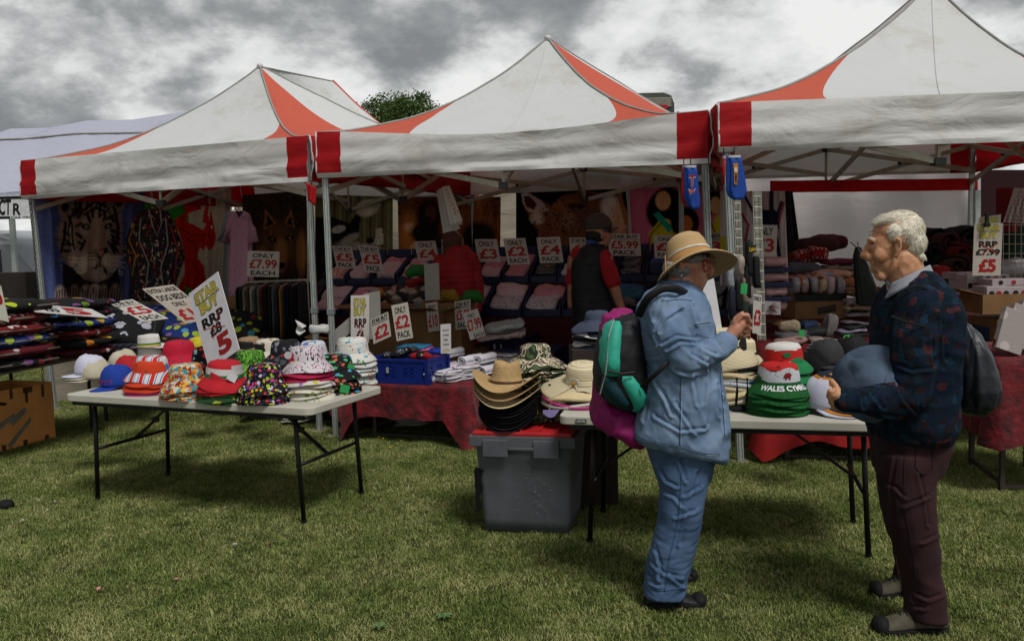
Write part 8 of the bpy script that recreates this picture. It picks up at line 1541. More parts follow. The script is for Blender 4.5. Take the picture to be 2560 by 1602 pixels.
# shirt
m = MB(); loft_rows(m, [(700, 1655, 1708, .07, 0), (716, 1640, 1738, .10, 0), (735, 1618, 1758, .15, 0), (765, 1598, 1770, .19, 0), (800, 1593, 1779, .20, 0), (850, 1598, 1786, .205, 0), (900, 1608, 1796, .21, 0), (950, 1607, 1803, .215, 0), (1000, 1600, 1810, .22, 0), (1050, 1585, 1815, .225, 0), (1084, 1575, 1816, .225, 0), (1100, 1592, 1816, .222, 0), (1112, 1635, 1815, .215, 0), (1124, 1695, 1813, .20, 0), (1138, 1765, 1808, .15, 0)], Yw, n=36)
limb(m, [(1652, 770, -.13, 42), (1676, 840, -.175, 43), (1706, 896, -.19, 39), (1712, 904, -.19, 38), (1758, 888, -.175, 35), (1802, 868, -.160, 30)], Yw, n=18); limb(m, [(1660, 770, .13, 40), (1735, 890, .16, 36), (1800, 868, .10, 28)], Yw)
def wrs(p, n):
 q = Vector((p.x, p.y, p.z)); a = .007*fb((q.x*1.0, q.y, q.z*.55), 5, 3)+.006*(.5-abs(fb((q.x*1.3+q.z*.8, q.y, q.z*.9-q.x*.5), 9, 2)))*2
 return a
SO = fuse(m, 'shirt', SHIRT, W, voxel=.0055, smooth=3, wr=wrs, crease=[[(1655, 858), (1690, 838), (1740, 845)], [(1668, 872), (1700, 852), (1735, 856)], [(1620, 893), (1650, 888)], [(1690, 925), (1725, 934), (1760, 925)], [(1640, 835), (1652, 880), (1668, 905)], [(1600, 872), (1640, 862)], [(1640, 955), (1668, 1000), (1680, 1035)], [(1735, 945), (1745, 1010)], [(1772, 905), (1776, 980), (1770, 1060)], [(1622, 985), (1610, 1050)], [(1690, 1005), (1738, 1080)], [(1735, 765), (1745, 805)], [(1705, 775), (1668, 800), (1652, 830)], [(1655, 755), (1638, 800)], [(1760, 870), (1790, 885)], [(1730, 885), (1765, 905)], [(1640, 1040), (1700, 1075), (1760, 1070)], [(1795, 960), (1800, 1040)], [(1615, 770), (1610, 830)]])
TS = M('stitch_pale', '#c0cad4', .8, bump=0)
for pts in ([(1702, 945), (1701, 1000), (1700, 1060), (1699, 1112)], [(1632, 738), (1665, 752), (1700, 748), (1730, 752)], [(1578, 1078), (1610, 1098), (1660, 1108), (1700, 1116), (1760, 1134), (1800, 1136)], [(1738, 812), (1776, 806)], [(1740, 834), (1774, 846)], [(1800, 930), (1806, 1000), (1812, 1090)]): stitch(SO, pts, TH, w=.0022); stitch(SO, [(x+3, y+3) for x, y in pts], TS, 'stitching', w=.0008)
m = MB(); limb(m, [(1797, 871, -.163, 31), (1813, 858, -.158, 30)], Yw, n=20); m.v = m.v; fuse(m, 'cuff', SHIRT, W, voxel=.005, smooth=1, wr=folds(.004, 14))
def collar(parent, cx_, cy_, rx, ry, rot, hgt, mat, Y, flare=1.25, nm_='collar', gap=.35):
 m = MB(); R_ = math.radians(rot)
 def fn(u, v):
  a = PI*gap/2+u*(2*PI-PI*gap)+(0 if rot > 0 else PI); f = 1+(flare-1)*v; X = rx*f*math.cos(a); Dp = ry*f*math.sin(a); yy = hgt*v; return P(cx_+X*math.cos(R_)+yy*math.sin(R_)*.2, cy_-X*math.sin(R_)+yy, Y+Dp)
 m.grid(fn, 30, 4); return m.build(nm_, mat, parent, smooth=True, solid=.006)
collar(W, 1690, 706, 40, .085, 8, 24, SHIRT, Yw, 1.3, gap=.12)
m = MB(); eb(m, 1713, 871, -.245, 4, 4, .004, Yw); m.build('button', M('button_brass', '#b8a06a', .4, metal=.4, bump=0), W, smooth=True); m = MB(); m.grid(lambda u, v: P(1700+26*u, 856+30*v-6*u, Yw-.236+.01*math.sin(PI*u)), 4, 4); m.build('sleeve_tab', SHIRT, W, solid=.003)
# jeans and shoes
m = MB(); loft_rows(m, [(1060, 1612, 1790, .17, 0), (1100, 1610, 1786, .18, 0), (1150, 1624, 1780, .18, 0), (1190, 1642, 1772, .17, 0)], Yw, n=26); loft_rows(m, [(1150, 1628, 1774, .10, -.075), (1214, 1650, 1766, .105, -.085), (1300, 1645, 1751, .10, -.095), (1396, 1623, 1729, .095, -.10), (1440, 1616, 1717, .095, -.10), (1484, 1612, 1712, .10, -.10)], Yw, n=24); loft_rows(m, [(1150, 1640, 1770, .10, .085), (1300, 1662, 1752, .095, .15), (1430, 1655, 1722, .085, .20)], Yw, n=24)
def wrj(p, n): z = p.z; low = max(0, .45-z)/.45; return .007*fb((p.x, p.y, z*.5), 6, 3)+(.0025+.002*low)*(.5-abs(fb((p.x*1.1+z*.5, p.y, z*1.1-p.x*.9), 7+3*low, 2)))*2
JO = fuse(m, 'jeans', JEANS, W, voxel=.006, smooth=3, wr=wrj, crease=[[(1655, 1225), (1688, 1240), (1706, 1262)], [(1712, 1236), (1748, 1216)], [(1640, 1155), (1665, 1200), (1692, 1214)], [(1745, 1180), (1722, 1280), (1702, 1360)], [(1625, 1402), (1660, 1430), (1700, 1440)], [(1640, 1370), (1652, 1410), (1650, 1446)], [(1622, 1452), (1648, 1462)], [(1700, 1150), (1716, 1200)], [(1690, 1290), (1735, 1275)], [(1680, 1440), (1708, 1462)]])
stitch(JO, [(1706, 1130), (1703, 1200), (1696, 1300), (1672, 1400), (1662, 1478)], TH, w=.0022); stitch(JO, [(1615, 1470), (1660, 1477), (1708, 1468)], TH, w=.0018)
SHB = M('shoe_black', '#141416', .6, var=.35, vs=80, bs=120, bump=.7)
shoe(W, 'shoe', 1612, 1762, 1503, Yw-.09, .085, SHB, BLACK, toe=1, hw=.05); shoe(W, 'shoe', 1640, 1742, 1445, Yw+.20, .075, SHB, BLACK, toe=1, hw=.045)
# backpack and magenta jacket
BP = thing('backpack', 'black and turquoise backpack worn by the woman in denim', 'backpack', P(1560, 1024, Yw)); NY = M('nylon_black', '#0e0e11', .6, bs=120, bump=.4, var=.3); TQ = M('nylon_turquoise', '#2c9c84', .6, var=.15, vs=8, bump=.4, bs=30, dist=.01); TQD = M('mesh_teal', '#06343a', .7, bs=220, bump=.8)
m = MB(); loft_rows(m, [(784, 1552, 1590, .06, 0), (796, 1525, 1600, .12, 0), (830, 1500, 1606, .15, 0), (880, 1486, 1612, .165, 0), (930, 1481, 1620, .17, 0), (975, 1487, 1622, .165, 0), (1005, 1516, 1612, .14, 0), (1022, 1556, 1594, .08, 0)], Yw+.01, n=30); fuse(m, 'bag_body', NY, BP, voxel=.007, smooth=3, wr=folds(.006, 9))
for nm_, rows, mt in (('side_panel', [(797, 1524, 1552, .11, 0), (812, 1508, 1556, .145, 0), (850, 1494, 1558, .165, 0), (890, 1488, 1558, .178, 0), (925, 1492, 1556, .182, 0)], TQ), ('mesh_pocket', [(930, 1492, 1535, .168, 0), (960, 1490, 1560, .178, 0), (990, 1504, 1580, .166, 0), (1012, 1534, 1584, .124, 0)], TQD), ('bottle_pocket', [(926, 1520, 1586, .174, 0), (945, 1524, 1600, .180, 0), (975, 1540, 1614, .176, 0), (1000, 1560, 1610, .155, 0), (1018, 1568, 1594, .11, 0)], TQ)):
 m = MB(); loft_rows(m, rows, Yw+.008, n=26); m.v = [tuple(Vector(v)+Vector((0, 1, 0))*.006*fb((v[0]*2, v[1], v[2]), 11)) for v in m.v]; m.build(nm_, mt, BP, smooth=True)
m = MB(); m.tube([P(x, y, Yw+d) for x, y, d in ((1535, 798, -.10), (1522, 840, -.15), (1519, 890, -.166), (1514, 935, -.170), (1500, 985, -.15))], .003, n=5); m.build('zip_piping', M('piping_reflect', '#8c8c88', .4), BP)
m = MB(); m.tube([P(x, y, Yw+d) for x, y, d in ((1520, 927, -.185), (1552, 934, -.19), (1586, 930, -.18))], .005, n=6); m.build('pocket_hem', NY, BP)
def strap(parent, pts, w, mat, Y, nm_='strap', t=.006):
 q = [P(x, y, Y+d) for x, y, d in pts]; m = MB(); K = len(q)
 # smooth path
 S = []
 for i in range(K-1):
  for j in range(5):
   u = j/5; p0, p1, p2, p3 = q[max(i-1, 0)], q[i], q[i+1], q[min(i+2, K-1)]; S.append(.5*((2*p1)+(p2-p0)*u+(2*p0-5*p1+4*p2-p3)*u*u+(3*p1-p0-3*p2+p3)*u**3))
 S.append(q[-1]); m.tube(S, w, n=10, flat=.35, up=(0, 1, 0)); return m.build(nm_, mat, parent, smooth=True)
strap(BP, [(1735, 752, -.02), (1708, 730, -.14), (1686, 722, -.188), (1655, 722, -.200), (1618, 748, -.195), (1596, 790, -.14)], .017, NY, Yw); strap(BP, [(1682, 892, -.215), (1655, 920, -.235), (1628, 945, -.22), (1604, 968, -.17)], .010, NY, Yw)
m = MB(); loft_rows(m, [(778, 1532, 1584, .07, 0), (792, 1512, 1560, .09, 0), (830, 1500, 1530, .07, 0), (880, 1490, 1514, .07, 0), (960, 1487, 1512, .07, 0), (1010, 1484, 1530, .08, 0), (1032, 1480, 1590, .12, 0), (1056, 1480, 1600, .12, 0), (1072, 1508, 1604, .13, 0), (1098, 1556, 1608, .11, 0), (1112, 1586, 1610, .07, 0)], Yw+.05, n=30)
jo = thing('jacket', 'magenta raincoat draped behind the turquoise backpack', 'jacket', P(1540, 1112, Yw)); fuse(m, 'raincoat', M('raincoat_magenta', '#86105a', .6, var=.25, vs=6, bump=.4, bs=20, dist=.01), jo, voxel=.007, smooth=3, wr=folds(.014, 8, .006, 14, (1.4, 1.4, .5)))
# ---------------------------------------------------------------- grey haired man
Ym = 3.62
G_ = thing('person', 'elderly white haired man in dark patterned jumper and maroon trousers holding a hat', 'person', flat(P(2270, 1500, Ym)))
m = MB(); eb(m, 2242, 584, 0, 58, 54, .080, Ym, 0); eb(m, 2212, 618, 0, 38, 58, .064, Ym, 8); eb(m, 2222, 660, 0, 36, 34, .062, Ym, 20); limb(m, [(2198, 686, 0, 14), (2204, 690, -.02, 13), (2204, 690, .02, 13)], Ym); limb(m, [(2175, 600, 0, 8), (2177, 600, -.030, 5.5), (2177, 600, .030, 5.5)], Ym)
limb(m, [(2173, 608, 0, 6), (2162, 628, 0, 6.5), (2158, 638, 0, 8.5), (2167, 643, 0, 9), (2180, 645, 0, 10)], Ym); limb(m, [(2180, 657, 0, 6), (2183, 658, -.018, 5)], Ym); limb(m, [(2182, 669, 0, 6.5), (2186, 670, -.018, 5)], Ym); eb(m, 2202, 638, -.045, 18, 18, .018, Ym); eb(m, 2186, 676, 0, 9, 6, .03, Ym)
limb(m, [(2250, 655, 0, 46), (2268, 700, 0, 50), (2285, 770, 0, 66), (2282, 920, 0, 66), (2275, 1060, 0, 60)], Ym)
# ear with rim
limb(m, [(2236, 603, -.080, 4), (2242, 596, -.086, 4.5), (2250, 602, -.088, 4.5), (2251, 618, -.086, 4.5), (2246, 632, -.082, 5), (2240, 641, -.078, 5)], Ym, n=8); eb(m, 2243, 618, -.078, 7, 18, .006, Ym)
limb(m, [(2275, 1090, -.07, 42), (2272, 1300, -.11, 30), (2310, 1530, -.14, 24)], Ym); limb(m, [(2265, 1090, .08, 40), (2255, 1290, .15, 28), (2265, 1440, .21, 20)], Ym)
limb(m, [(2298, 760, -.17, 36), (2280, 985, -.21, 32), (2150, 1000, -.24, 23), (2104, 995, -.245, 17), (2092, 988, -.245, 18)], Ym)
chains(m, [[(2098, 984, -.245, 9), (2090, 967, -.235, 8), (2079, 953, -.215, 7)], [(2090, 980, -.245, 9), (2075, 978, -.245, 7), (2072, 990, -.235, 6.5)], [(2090, 990, -.242, 9), (2078, 996, -.245, 7), (2077, 1006, -.235, 6.5)], [(2092, 999, -.24, 9), (2083, 1008, -.245, 6.8), (2084, 1017, -.235, 6)], [(2098, 1004, -.24, 8), (2091, 1016, -.24, 6), (2094, 1023, -.232, 5.6)]], Ym)
limb(m, [(2298, 760, .17, 36), (2262, 940, .20, 30), (2175, 985, .06, 21), (2150, 990, 0, 17)], Ym); chains(m, [[(2148, 985, 0, 9), (2132, 985+8*i, -.02, 7), (2124, 992+8*i, -.05, 6.5)] for i in range(4)]+[[(2150, 980, -.01, 8), (2138, 966, -.05, 7)]], Ym)
fuse(m, 'body', SKM, G_, voxel=.0045, smooth=2, wr=folds(.0014, 45))
m = MB(); eb(m, 2181, 608, -.046, 5, 2.4, .006, Ym); m.build('eye', M('eye_dark', '#1c1412'), G_, smooth=True); m = MB(); limb(m, [(2169, 597, -.034, 1.6), (2178, 595, -.050, 1.8), (2188, 599, -.058, 1.2)], Ym, n=8); m.build('eyebrow', M('hair_white', '#e4dac4', .7, var=.25, vs=40, bs=150, bump=.8, stretch=(1, 1, .25)), G_, smooth=True)
m = MB(); limb(m, [(2174, 609, -.044, 1.6), (2184, 605, -.054, 1.6), (2192, 610, -.058, 1.2)], Ym, n=6); m.build('eyelid_crease', M('crease_skin', '#7c4c38', .7, bump=0), G_)
for pts in ([(2172, 580, -.04), (2186, 577, -.06), (2200, 580, -.066)], [(2171, 588, -.04), (2184, 585, -.058), (2198, 588, -.066)], [(2180, 645, -.032), (2188, 656, -.045), (2192, 668, -.045)]):
 m = MB(); m.tube([P(x, y, Ym+d) for x, y, d in pts], .0016, n=5); m.build('wrinkle', M('crease_skin', '#7c4c38'), G_)
HWH = M('hair_white', '#cfc8b8')
m = MB(); eb(m, 2253, 578, 0, 54, 51, .084, Ym); eb(m, 2276, 606, 0, 34, 44, .078, Ym); eb(m, 2220, 548, 0, 37, 15, .062, Ym, -20); eb(m, 2224, 582, 0, 27, 33, .0835, Ym, -8); eb(m, 2290, 640, 0, 16, 14, .06, Ym)
hr = fuse(m, 'hair', HWH, G_, voxel=.005, smooth=2, wr=folds(.0025, 30))
# strands combed away from the crown whorl
wh = P(2283, 553, Ym-.02); rg = random.Random(8); me = hr.data; o0 = root_loc(hr); vs = []; fs = []; VV = [(Vector(v.co)+o0, Vector(v.normal)) for v in me.vertices]
for _ in range(5200):
 p, n_ = VV[rg.randrange(len(VV))]
 if p.y > Ym+.04: continue
 d = (p-wh); d -= n_*d.dot(n_)
 if d.length < .004: continue
 d = d.normalized()+Vector((rg.gauss(0, .14), rg.gauss(0, .14), rg.gauss(0, .14)-.12)); d -= n_*d.dot(n_)*.8; d.normalize(); s_ = n_.cross(d).normalized()*rg.uniform(.0006, .0012); L_ = rg.uniform(.016, .030); o = len(vs)
 vs += [p-s_, p+s_, p+d*L_*.5+n_*.0035+s_*.8, p+d*L_*.5+n_*.0035-s_*.8, p+d*L_+n_*rg.uniform(-.002, .003)]; fs += [(o, o+1, o+2, o+3), (o+3, o+2, o+4)]
m = MB(); m.add(vs, fs); m.build('strands', M('hair_strand', '#f0e8d4', .6, var=.4, vs=90, bump=0), hr)
# jumper: dark knit with patchwork of rust, teal and violet
def jumper_mat():
 m, nt, b, out = _base('jumper_knit'); N = nt.nodes.new; L = nt.links.new; tc = N('ShaderNodeTexCoord')
 v = N('ShaderNodeTexVoronoi'); v.distance = 'CHEBYCHEV'; v.inputs['Scale'].default_value = 34; v.inputs['Randomness'].default_value = .75; L(tc.outputs['Object'], v.inputs['Vector']); sp = N('ShaderNodeSeparateColor'); L(v.outputs['Color'], sp.inputs[0])
 r = N('ShaderNodeValToRGB'); r.color_ramp.interpolation = 'CONSTANT'; e = r.color_ramp.elements; e[0].color = (*lin('#0e1a26'), 1); e[1].position = .94; e[1].color = (*lin('#3a2024'), 1)
 for p_, c_ in ((.35, '#101c26'), (.55, '#0e1319'), (.70, '#131828'), (.80, '#1e161b'), (.87, '#142836')): q = e.new(p_); q.color = (*lin(c_), 1)
 L(sp.outputs[0], r.inputs[0]); n = N('ShaderNodeTexNoise'); n.inputs['Scale'].default_value = 120; n.inputs['Detail'].default_value = 3; L(tc.outputs['Object'], n.inputs[0])
 w = N('ShaderNodeTexWave'); w.inputs['Scale'].default_value = 90; w.bands_direction = 'Z'; w.inputs['Distortion'].default_value = 5; L(tc.outputs['Object'], w.inputs[0])
 mp = N('ShaderNodeMapRange'); mp.inputs[3].default_value = .35; mp.inputs[4].default_value = 1.9; L(n.outputs[0], mp.inputs[0]); mx = N('ShaderNodeMixRGB'); mx.blend_type = 'MULTIPLY'; mx.inputs[0].default_value = 1; L(r.outputs[0], mx.inputs[1]); L(mp.outputs[0], mx.inputs[2]); L(mx.outputs[0], b.inputs['Base Color'])
 b.inputs['Roughness'].default_value = .95; b.inputs['Specular IOR Level'].default_value = .1; bp = N('ShaderNodeBump'); bp.inputs['Strength'].default_value = .35; bp.inputs['Distance'].default_value = .003; L(w.outputs['Color'], bp.inputs['Height']); L(bp.outputs[0], b.inputs['Normal']); return m
JM = jumper_mat(); RIB = M('rib_navy', '#0b1119', .95, var=.4, bs=90, bump=.9, stretch=(6, 6, .4))
m = MB(); loft_rows(m, [(682, 2262, 2328, .09, 0), (700, 2238, 2350, .13, 0), (722, 2222, 2364, .18, 0), (760, 2205, 2378, .22, 0), (820, 2193, 2387, .23, 0), (880, 2186, 2385, .23, 0), (950, 2181, 2379, .225, 0), (1010, 2179, 2376, .22, 0), (1050, 2177, 2378, .22, 0), (1072, 2182, 2368, .21, 0), (1088, 2196, 2354, .195, 0)], Ym, n=36)
limb(m, [(2298, 765, -.16, 50), (2288, 850, -.20, 51), (2284, 930, -.215, 48), (2272, 985, -.22, 46), (2262, 996, -.22, 45), (2200, 1001, -.235, 39), (2140, 1000, -.245, 33), (2118, 1000, -.245, 29)], Ym, n=18); limb(m, [(2298, 765, .16, 48), (2262, 940, .19, 42), (2175, 985, .07, 30)], Ym)
fuse(m, 'jumper', JM, G_, voxel=.0065, smooth=3, crease=[[(2230, 905), (2280, 925), (2328, 920)], [(2240, 960), (2262, 1000), (2292, 1032)], [(2332, 850), (2337, 940), (2312, 1010)], [(2210, 1034), (2262, 1046)], [(2352, 765), (2364, 900)], [(2236, 800), (2240, 880), (2228, 950)], [(2180, 985), (2210, 1020)], [(2150, 975), (2160, 1020)]], wr=lambda p, n: .012*fb((p.x, p.y, p.z*.6), 5, 3)+.008*(.5-abs(fb((p.x*.8, p.y, p.z*1.3), 6, 2)))*2)
m = MB(); limb(m, [(2122, 1000, -.245, 29), (2106, 999, -.245, 25)], Ym, n=22); fuse(m, 'cuff', RIB, G_, voxel=.005, smooth=1)
m = MB(); loft_rows(m, [(1072, 2184, 2368, .213, 0), (1090, 2194, 2358, .205, 0)], Ym, n=30); m.build('hem_rib', RIB, G_, smooth=True)
CG = M('collar_grey', '#868b92', .9, var=.15, bs=160, bump=.5)
def mcol(u, v): a = -PI*.93+u*PI*1.86; f = 1+.28*v; X = 47*f*math.cos(a); D = .092*f*math.sin(a); return P(2276+X-4*v, 686-X*.50+29*v*(1-.1*math.cos(a)), Ym+D)
m = MB(); m.grid(mcol, 36, 4); m.build('shirt_collar', CG, G_, smooth=True, solid=.008)
m = MB(); limb(m, [(2215, 702, -.01, 5), (2228, 716, -.02, 6)], Ym, n=8); m.build('collar_tip', CG, G_, smooth=True)
CORD = M('corduroy_maroon', '#2e1419', .9, var=.35, vs=8, bump=.5, bs=60, stretch=(5, 5, .3))
m = MB(); loft_rows(m, [(1055, 2190, 2364, .185, 0), (1100, 2190, 2364, .19, 0), (1140, 2194, 2352, .18, 0), (1175, 2198, 2336, .17, 0)], Ym, n=26); loft_rows(m, [(1130, 2194, 2350, .11, -.08), (1196, 2199, 2330, .11, -.09), (1243, 2205, 2325, .11, -.10), (1296, 2217, 2330, .105, -.11), (1373, 2243, 2341, .10, -.12), (1431, 2258, 2348, .095, -.13), (1480, 2265, 2354, .095, -.135), (1537, 2266, 2356, .10, -.14)], Ym, n=24); loft_rows(m, [(1130, 2194, 2330, .10, .09), (1243, 2202, 2300, .10, .14), (1373, 2238, 2306, .09, .19), (1425, 2246, 2300, .088, .21), (1470, 2236, 2300, .09, .22)], Ym, n=24)
TO = fuse(m, 'trousers', CORD, G_, voxel=.006, smooth=3, crease=[[(2205, 1205), (2240, 1216), (2262, 1240)], [(2262, 1262), (2322, 1238)], [(2300, 1190), (2316, 1250), (2322, 1310)], [(2240, 1140), (2226, 1220), (2236, 1320)], [(2290, 1482), (2322, 1496), (2350, 1486)], [(2268, 1512), (2312, 1518)], [(2306, 1352), (2338, 1338)], [(2262, 1400), (2276, 1460), (2284, 1500)]], wr=lambda p, n: .008*fb((p.x, p.y, p.z*.6), 6, 3)+.005*(.5-abs(fb((p.x*.8+p.z*.4, p.y, p.z*1.1-p.x*.8), 6, 2)))*2)
stitch(TO, [(2290, 1112), (2288, 1168), (2308, 1188), (2330, 1172), (2332, 1112), (2290, 1112)], M('cord_seam', '#1c0a0e', .9, bump=0), 'pocket_seam', w=.0022); stitch(TO, [(2262, 1095), (2258, 1250), (2285, 1400), (2300, 1530)], M('cord_seam', '#1c0a0e'), 'side_seam', w=.0018)
SUE = M('boot_suede', '#4e493b', .85, var=.3, vs=30, bs=80, bump=.6)
shoe(G_, 'boot', 2184, 2362, 1598, Ym-.16, .125, SUE, BLACK, toe=-1, hw=.052, lace=BLACK); shoe(G_, 'boot', 2178, 2300, 1508, Ym+.20, .12, SUE, BLACK, toe=-1, hw=.05, lace=BLACK)
# hat in his hands
hh = thing('felt_hat', 'grey blue brimmed hat held sideways by the white haired man', 'hat', P(2160, 960, Ym-.12)); up = Vector((-.80, -.55, .25)).normalized(); xa = up.cross(Vector((0, 0, 1))).normalized(); ya = up.cross(xa); Rm = Matrix((xa, ya, up)).transposed()
m = MB(); m.rev([(.01, .100), (.045, .104), (.07, .098), (.082, .08), (.088, .04), (.093, .012), (.105, .002), (.125, -.004), (.142, -.010), (.156, -.018), (.157, -.021), (.12, -.008), (.095, .004)], n=44, c=P(2168, 955, Ym-.14), R=Rm, wob=lambda p, a, i: p+Vector((0, 0, min(1, max(0, (i-6)/4))*(.032*math.cos(2*a+.4))-(.02*max(0, fb((p.x, p.y, 3), 12)) if i < 4 else 0)))); m.build('hat_shape', denim('denim_greyblue', '#4c5a6c', '#3a4654'), hh, smooth=True)
# drawstring bag
ds = thing('drawstring_bag', 'dark grey drawstring bag on the back of the white haired man', 'bag', P(2425, 1038, Ym)); DG = M('bag_darkgrey', '#1d2028', .45, var=.25, vs=7, bump=.4, bs=20, dist=.01, spec=.45)
m = MB(); loft_rows(m, [(790, 2386, 2400, .02, 0), (800, 2382, 2408, .045, 0), (815, 2378, 2424, .075, 0), (840, 2373, 2443, .10, 0), (880, 2368, 2465, .125, 0), (930, 2366, 2482, .14, 0), (970, 2369, 2488, .142, 0), (1002, 2378, 2480, .125, 0), (1025, 2398, 2456, .09, 0), (1038, 2418, 2432, .03, 0)], Ym-.01, n=60, power=2, ripple=.035, nr=11); fuse(m, 'bag_body', DG, ds, voxel=.006, smooth=2, wr=lambda p, n: .010*fb((p.x*2.2, p.y*2.2, p.z*.45), 9, 3))
m = MB(); limb(m, [(2386, 790, -.02, 9), (2398, 796, -.03, 8)], Ym, n=12); m.build('knot', DG, ds, smooth=True)
strap(ds, [(2228, 790, -.265), (2270, 806, -.275), (2325, 818, -.262), (2368, 812, -.20), (2392, 799, -.06)], .0045, BLACK, Ym, 'cord'); strap(ds, [(2392, 794, -.06), (2368, 768, -.17), (2340, 738, -.215), (2300, 716, -.20), (2262, 726, -.19)], .0045, BLACK, Ym, 'cord'); strap(ds, [(2392, 794, -.03), (2382, 760, -.10), (2366, 725, -.12)], .0045, BLACK, Ym, 'cord')
# loop of cord hanging below the table near the man
m = MB(); m.tube([P(x, y, 3.95) for x, y in ((2168, 1060), (2175, 1100), (2183, 1150), (2190, 1178), (2196, 1150), (2190, 1110), (2180, 1070))], .005, n=6); tag(m.build('cord_loop', BLACK, smooth=True), 'black cord loop hanging from the table end beside the man', 'cord')
# ---------------------------------------------------------------- person in red coat, man in black gilet
Yr = 8.84
R1 = thing('person', 'person with brown hair in a red quilted coat seen from behind', 'person', flat(P(1142, 1000, Yr))); RC = M('coat_red_quilted', '#8a0c18', .7, var=.3, vs=6, bump=0)
nt = RC.node_tree; w = nt.nodes.new('ShaderNodeTexWave'); w.bands_direction = 'Z'; w.inputs['Scale'].default_value = 5.5; w.inputs['Distortion'].default_value = 1.2; tc = nt.nodes.new('ShaderNodeTexCoord'); nt.links.new(tc.outputs['Object'], w.inputs[0]); bp = nt.nodes.new('ShaderNodeBump'); bp.inputs['Distance'].default_value = .012; bp.inputs['Strength'].default_value = .45; nt.links.new(w.outputs['Color'], bp.inputs['Height']); nt.links.new(bp.outputs[0], nt.nodes['Principled BSDF'].inputs['Normal'])
m = MB(); eb(m, 1136, 606, 0, 24, 27, .09, Yr); limb(m, [(1140, 630, 0, 14), (1142, 700, 0, 40), (1142, 800, 0, 40)], Yr); limb(m, [(1125, 850, 0, 20), (1125, 990, 0, 13)], Yr); limb(m, [(1160, 850, 0, 20), (1160, 990, 0, 13)], Yr); limb(m, [(1096, 650, 0, 14), (1088, 740, -.05, 12), (1100, 790, -.16, 9)], Yr); limb(m, [(1186, 650, 0, 14), (1196, 740, -.05, 12), (1186, 790, -.16, 9)], Yr)
for sx, x0 in ((1, 1100), (-1, 1186)): chains(m, [[(x0, 792, -.17, 6), (x0+sx*(2+3*i), 804, -.20, 3), (x0+sx*(3+3*i), 812, -.22, 2.6)] for i in range(4)]+[[(x0, 790, -.17, 5), (x0+sx*10, 796, -.2, 3)]], Yr)
fuse(m, 'body', SKD, R1, voxel=.009, smooth=2)
m = MB(); eb(m, 1132, 605, 0, 27, 28, .115, Yr); eb(m, 1122, 622, 0, 15, 22, .09, Yr); fuse(m, 'hair', M('hair_brown', '#4a2c1c', .7, var=.4, vs=30, bs=90, bump=.9), R1, voxel=.01, smooth=1, wr=folds(.012, 18))
m = MB(); loft_rows(m, [(626, 1122, 1164, .10, 0), (644, 1102, 1178, .15, 0), (670, 1090, 1190, .19, 0), (720, 1088, 1192, .21, 0), (790, 1086, 1196, .22, 0), (860, 1084, 1198, .22, 0)], Yr, n=28); limb(m, [(1100, 652, 0, 17), (1090, 700, -.02, 17), (1089, 745, -.05, 15), (1100, 785, -.14, 12)], Yr); limb(m, [(1180, 648, 0, 18), (1192, 700, -.02, 17), (1196, 745, -.05, 15), (1188, 785, -.14, 12)], Yr); limb(m, [(1122, 628, .03, 17), (1140, 634, -.08, 20), (1162, 628, .03, 16)], Yr); eb(m, 1142, 640, -.09, 27, 18, .07, Yr)
fuse(m, 'coat', RC, R1, voxel=.012, smooth=2, wr=folds(.012, 7)); m = MB(); loft_rows(m, [(850, 1092, 1190, .19, 0), (900, 1098, 1186, .17, 0), (1000, 1105, 1180, .15, 0)], Yr, n=20); m.build('trousers', BLACK, R1, smooth=True)
Yg = 8.0
R2 = thing('person', 'man in brown cap, black padded gilet and red polo shirt, seen from behind', 'person', flat(P(1495, 1000, Yg))); m = MB(); eb(m, 1496, 580, 0, 30, 34, .085, Yg); eb(m, 1513, 592, 0, 15, 24, .06, Yg); limb(m, [(1524, 585, 0, 3), (1528, 592, 0, 4)], Yg); eb(m, 1506, 590, -.08, 5, 8, .01, Yg); limb(m, [(1495, 610, 0, 20), (1480, 680, 0, 45), (1480, 800, 0, 45)], Yg); limb(m, [(1460, 850, 0, 24), (1462, 1025, 0, 14)], Yg); limb(m, [(1500, 850, 0, 24), (1502, 1025, 0, 14)], Yg)
limb(m, [(1516, 650, -.12, 18), (1533, 712, -.16, 14), (1552, 765, -.17, 10), (1556, 785, -.17, 8)], Yg); chains(m, [[(1556, 788, -.18+.015*i, 5), (1560+i, 804, -.18+.015*i, 3.2), (1556+i, 814, -.18+.015*i, 3)] for i in range(4)]+[[(1552, 788, -.2, 4.5), (1546, 798, -.21, 3)]], Yg); limb(m, [(1436, 650, .1, 18), (1430, 760, .12, 12)], Yg)
fuse(m, 'body', SKD, R2, voxel=.008, smooth=2)
m = MB(); eb(m, 1490, 590, 0, 27, 24, .093, Yg); fuse(m, 'hair', M('hair_black', '#0d0b0a', .7, var=.3), R2, voxel=.01, smooth=1)
m = MB(); eb(m, 1514, 576, -.078, 8, 3.4, .008, Yg); eb(m, 1526, 577, -.05, 4, 6, .03, Yg); m.build('sunglasses', M('lens_black', '#050505', .1, bump=0, spec=.8), R2, smooth=True)
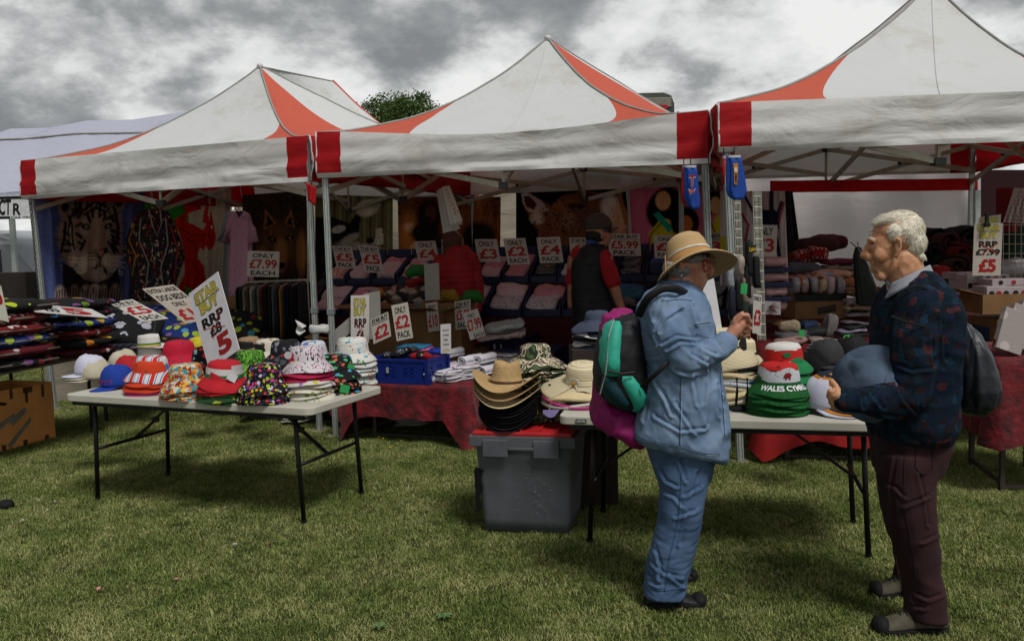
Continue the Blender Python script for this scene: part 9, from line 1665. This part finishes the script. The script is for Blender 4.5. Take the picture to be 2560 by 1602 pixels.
cg = thing('baseball_cap', 'dull brown baseball cap worn by the man in the gilet', 'cap', P(1500, 565, Yg)); CB = M('cap_brown', '#3c332c', .85, var=.15); m = MB(); eb(m, 1496, 566, 0, 34, 34, .105, Yg, 0, 24, 14); k = P(1496, 573, Yg).z; m.v = [(x, y, max(z, k-.012*0)) for x, y, z in m.v]; m.build('crown', CB, cg, smooth=True)
m = MB(); m.grid(lambda u, v: P(1518+28*v, 571+3*math.sin(PI*v)-3*(1-abs(2*u-1))*1.0, Yg+(u-.5)*.19*(1-.25*v)), 8, 6); m.build('peak', CB, cg, smooth=True, solid=.008)
m = MB(); loft_rows(m, [(612, 1470, 1512, .12, 0), (628, 1448, 1520, .17, 0), (650, 1430, 1512, .2, 0), (700, 1427, 1516, .21, 0), (760, 1430, 1540, .22, 0), (800, 1432, 1544, .22, 0), (850, 1438, 1540, .21, 0)], Yg, n=28); eb(m, 1472, 622, -.05, 28, 14, .12, Yg, -20)
fuse(m, 'gilet', M('gilet_black', '#0c0d10', .6, var=.3, vs=6, bump=.5, bs=8, stretch=(.5, .5, 5), dist=.02), R2, voxel=.012, smooth=2, wr=folds(.010, 7))
m = MB(); limb(m, [(1508, 645, -.10, 24), (1522, 680, -.14, 22), (1532, 704, -.155, 20)], Yg); limb(m, [(1445, 640, .1, 22), (1432, 700, .12, 20)], Yg); fuse(m, 'polo_sleeves', M('polo_red', '#8c0c1a', .85, var=.2), R2, voxel=.01, smooth=2, wr=folds(.006, 12))
m = MB(); limb(m, [(1478, 612, -.05, 14), (1496, 622, -.08, 12), (1508, 632, -.05, 8)], Yg, n=10); m.build('blue_collar', M('collar_blue', '#1c3c7c', .8), R2, smooth=True); m = MB(); loft_rows(m, [(845, 1440, 1530, .19, 0), (930, 1446, 1524, .17, 0), (1036, 1450, 1516, .15, 0)], Yg, n=20); m.build('trousers', BLACK, R2, smooth=True)
# walking shoe entering the picture at the left edge
sl = thing('shoe', 'grey walking shoe toe entering at the left picture edge', 'shoe', flat(P(0, 1262, 5.35)))
shoe(sl, 'shoe_upper', -130, 30, 1262, 5.50, .10, M('shoe_grey', '#4c4a48', .8, var=.3), BLACK, toe=1, hw=.05, lace=BLACK)
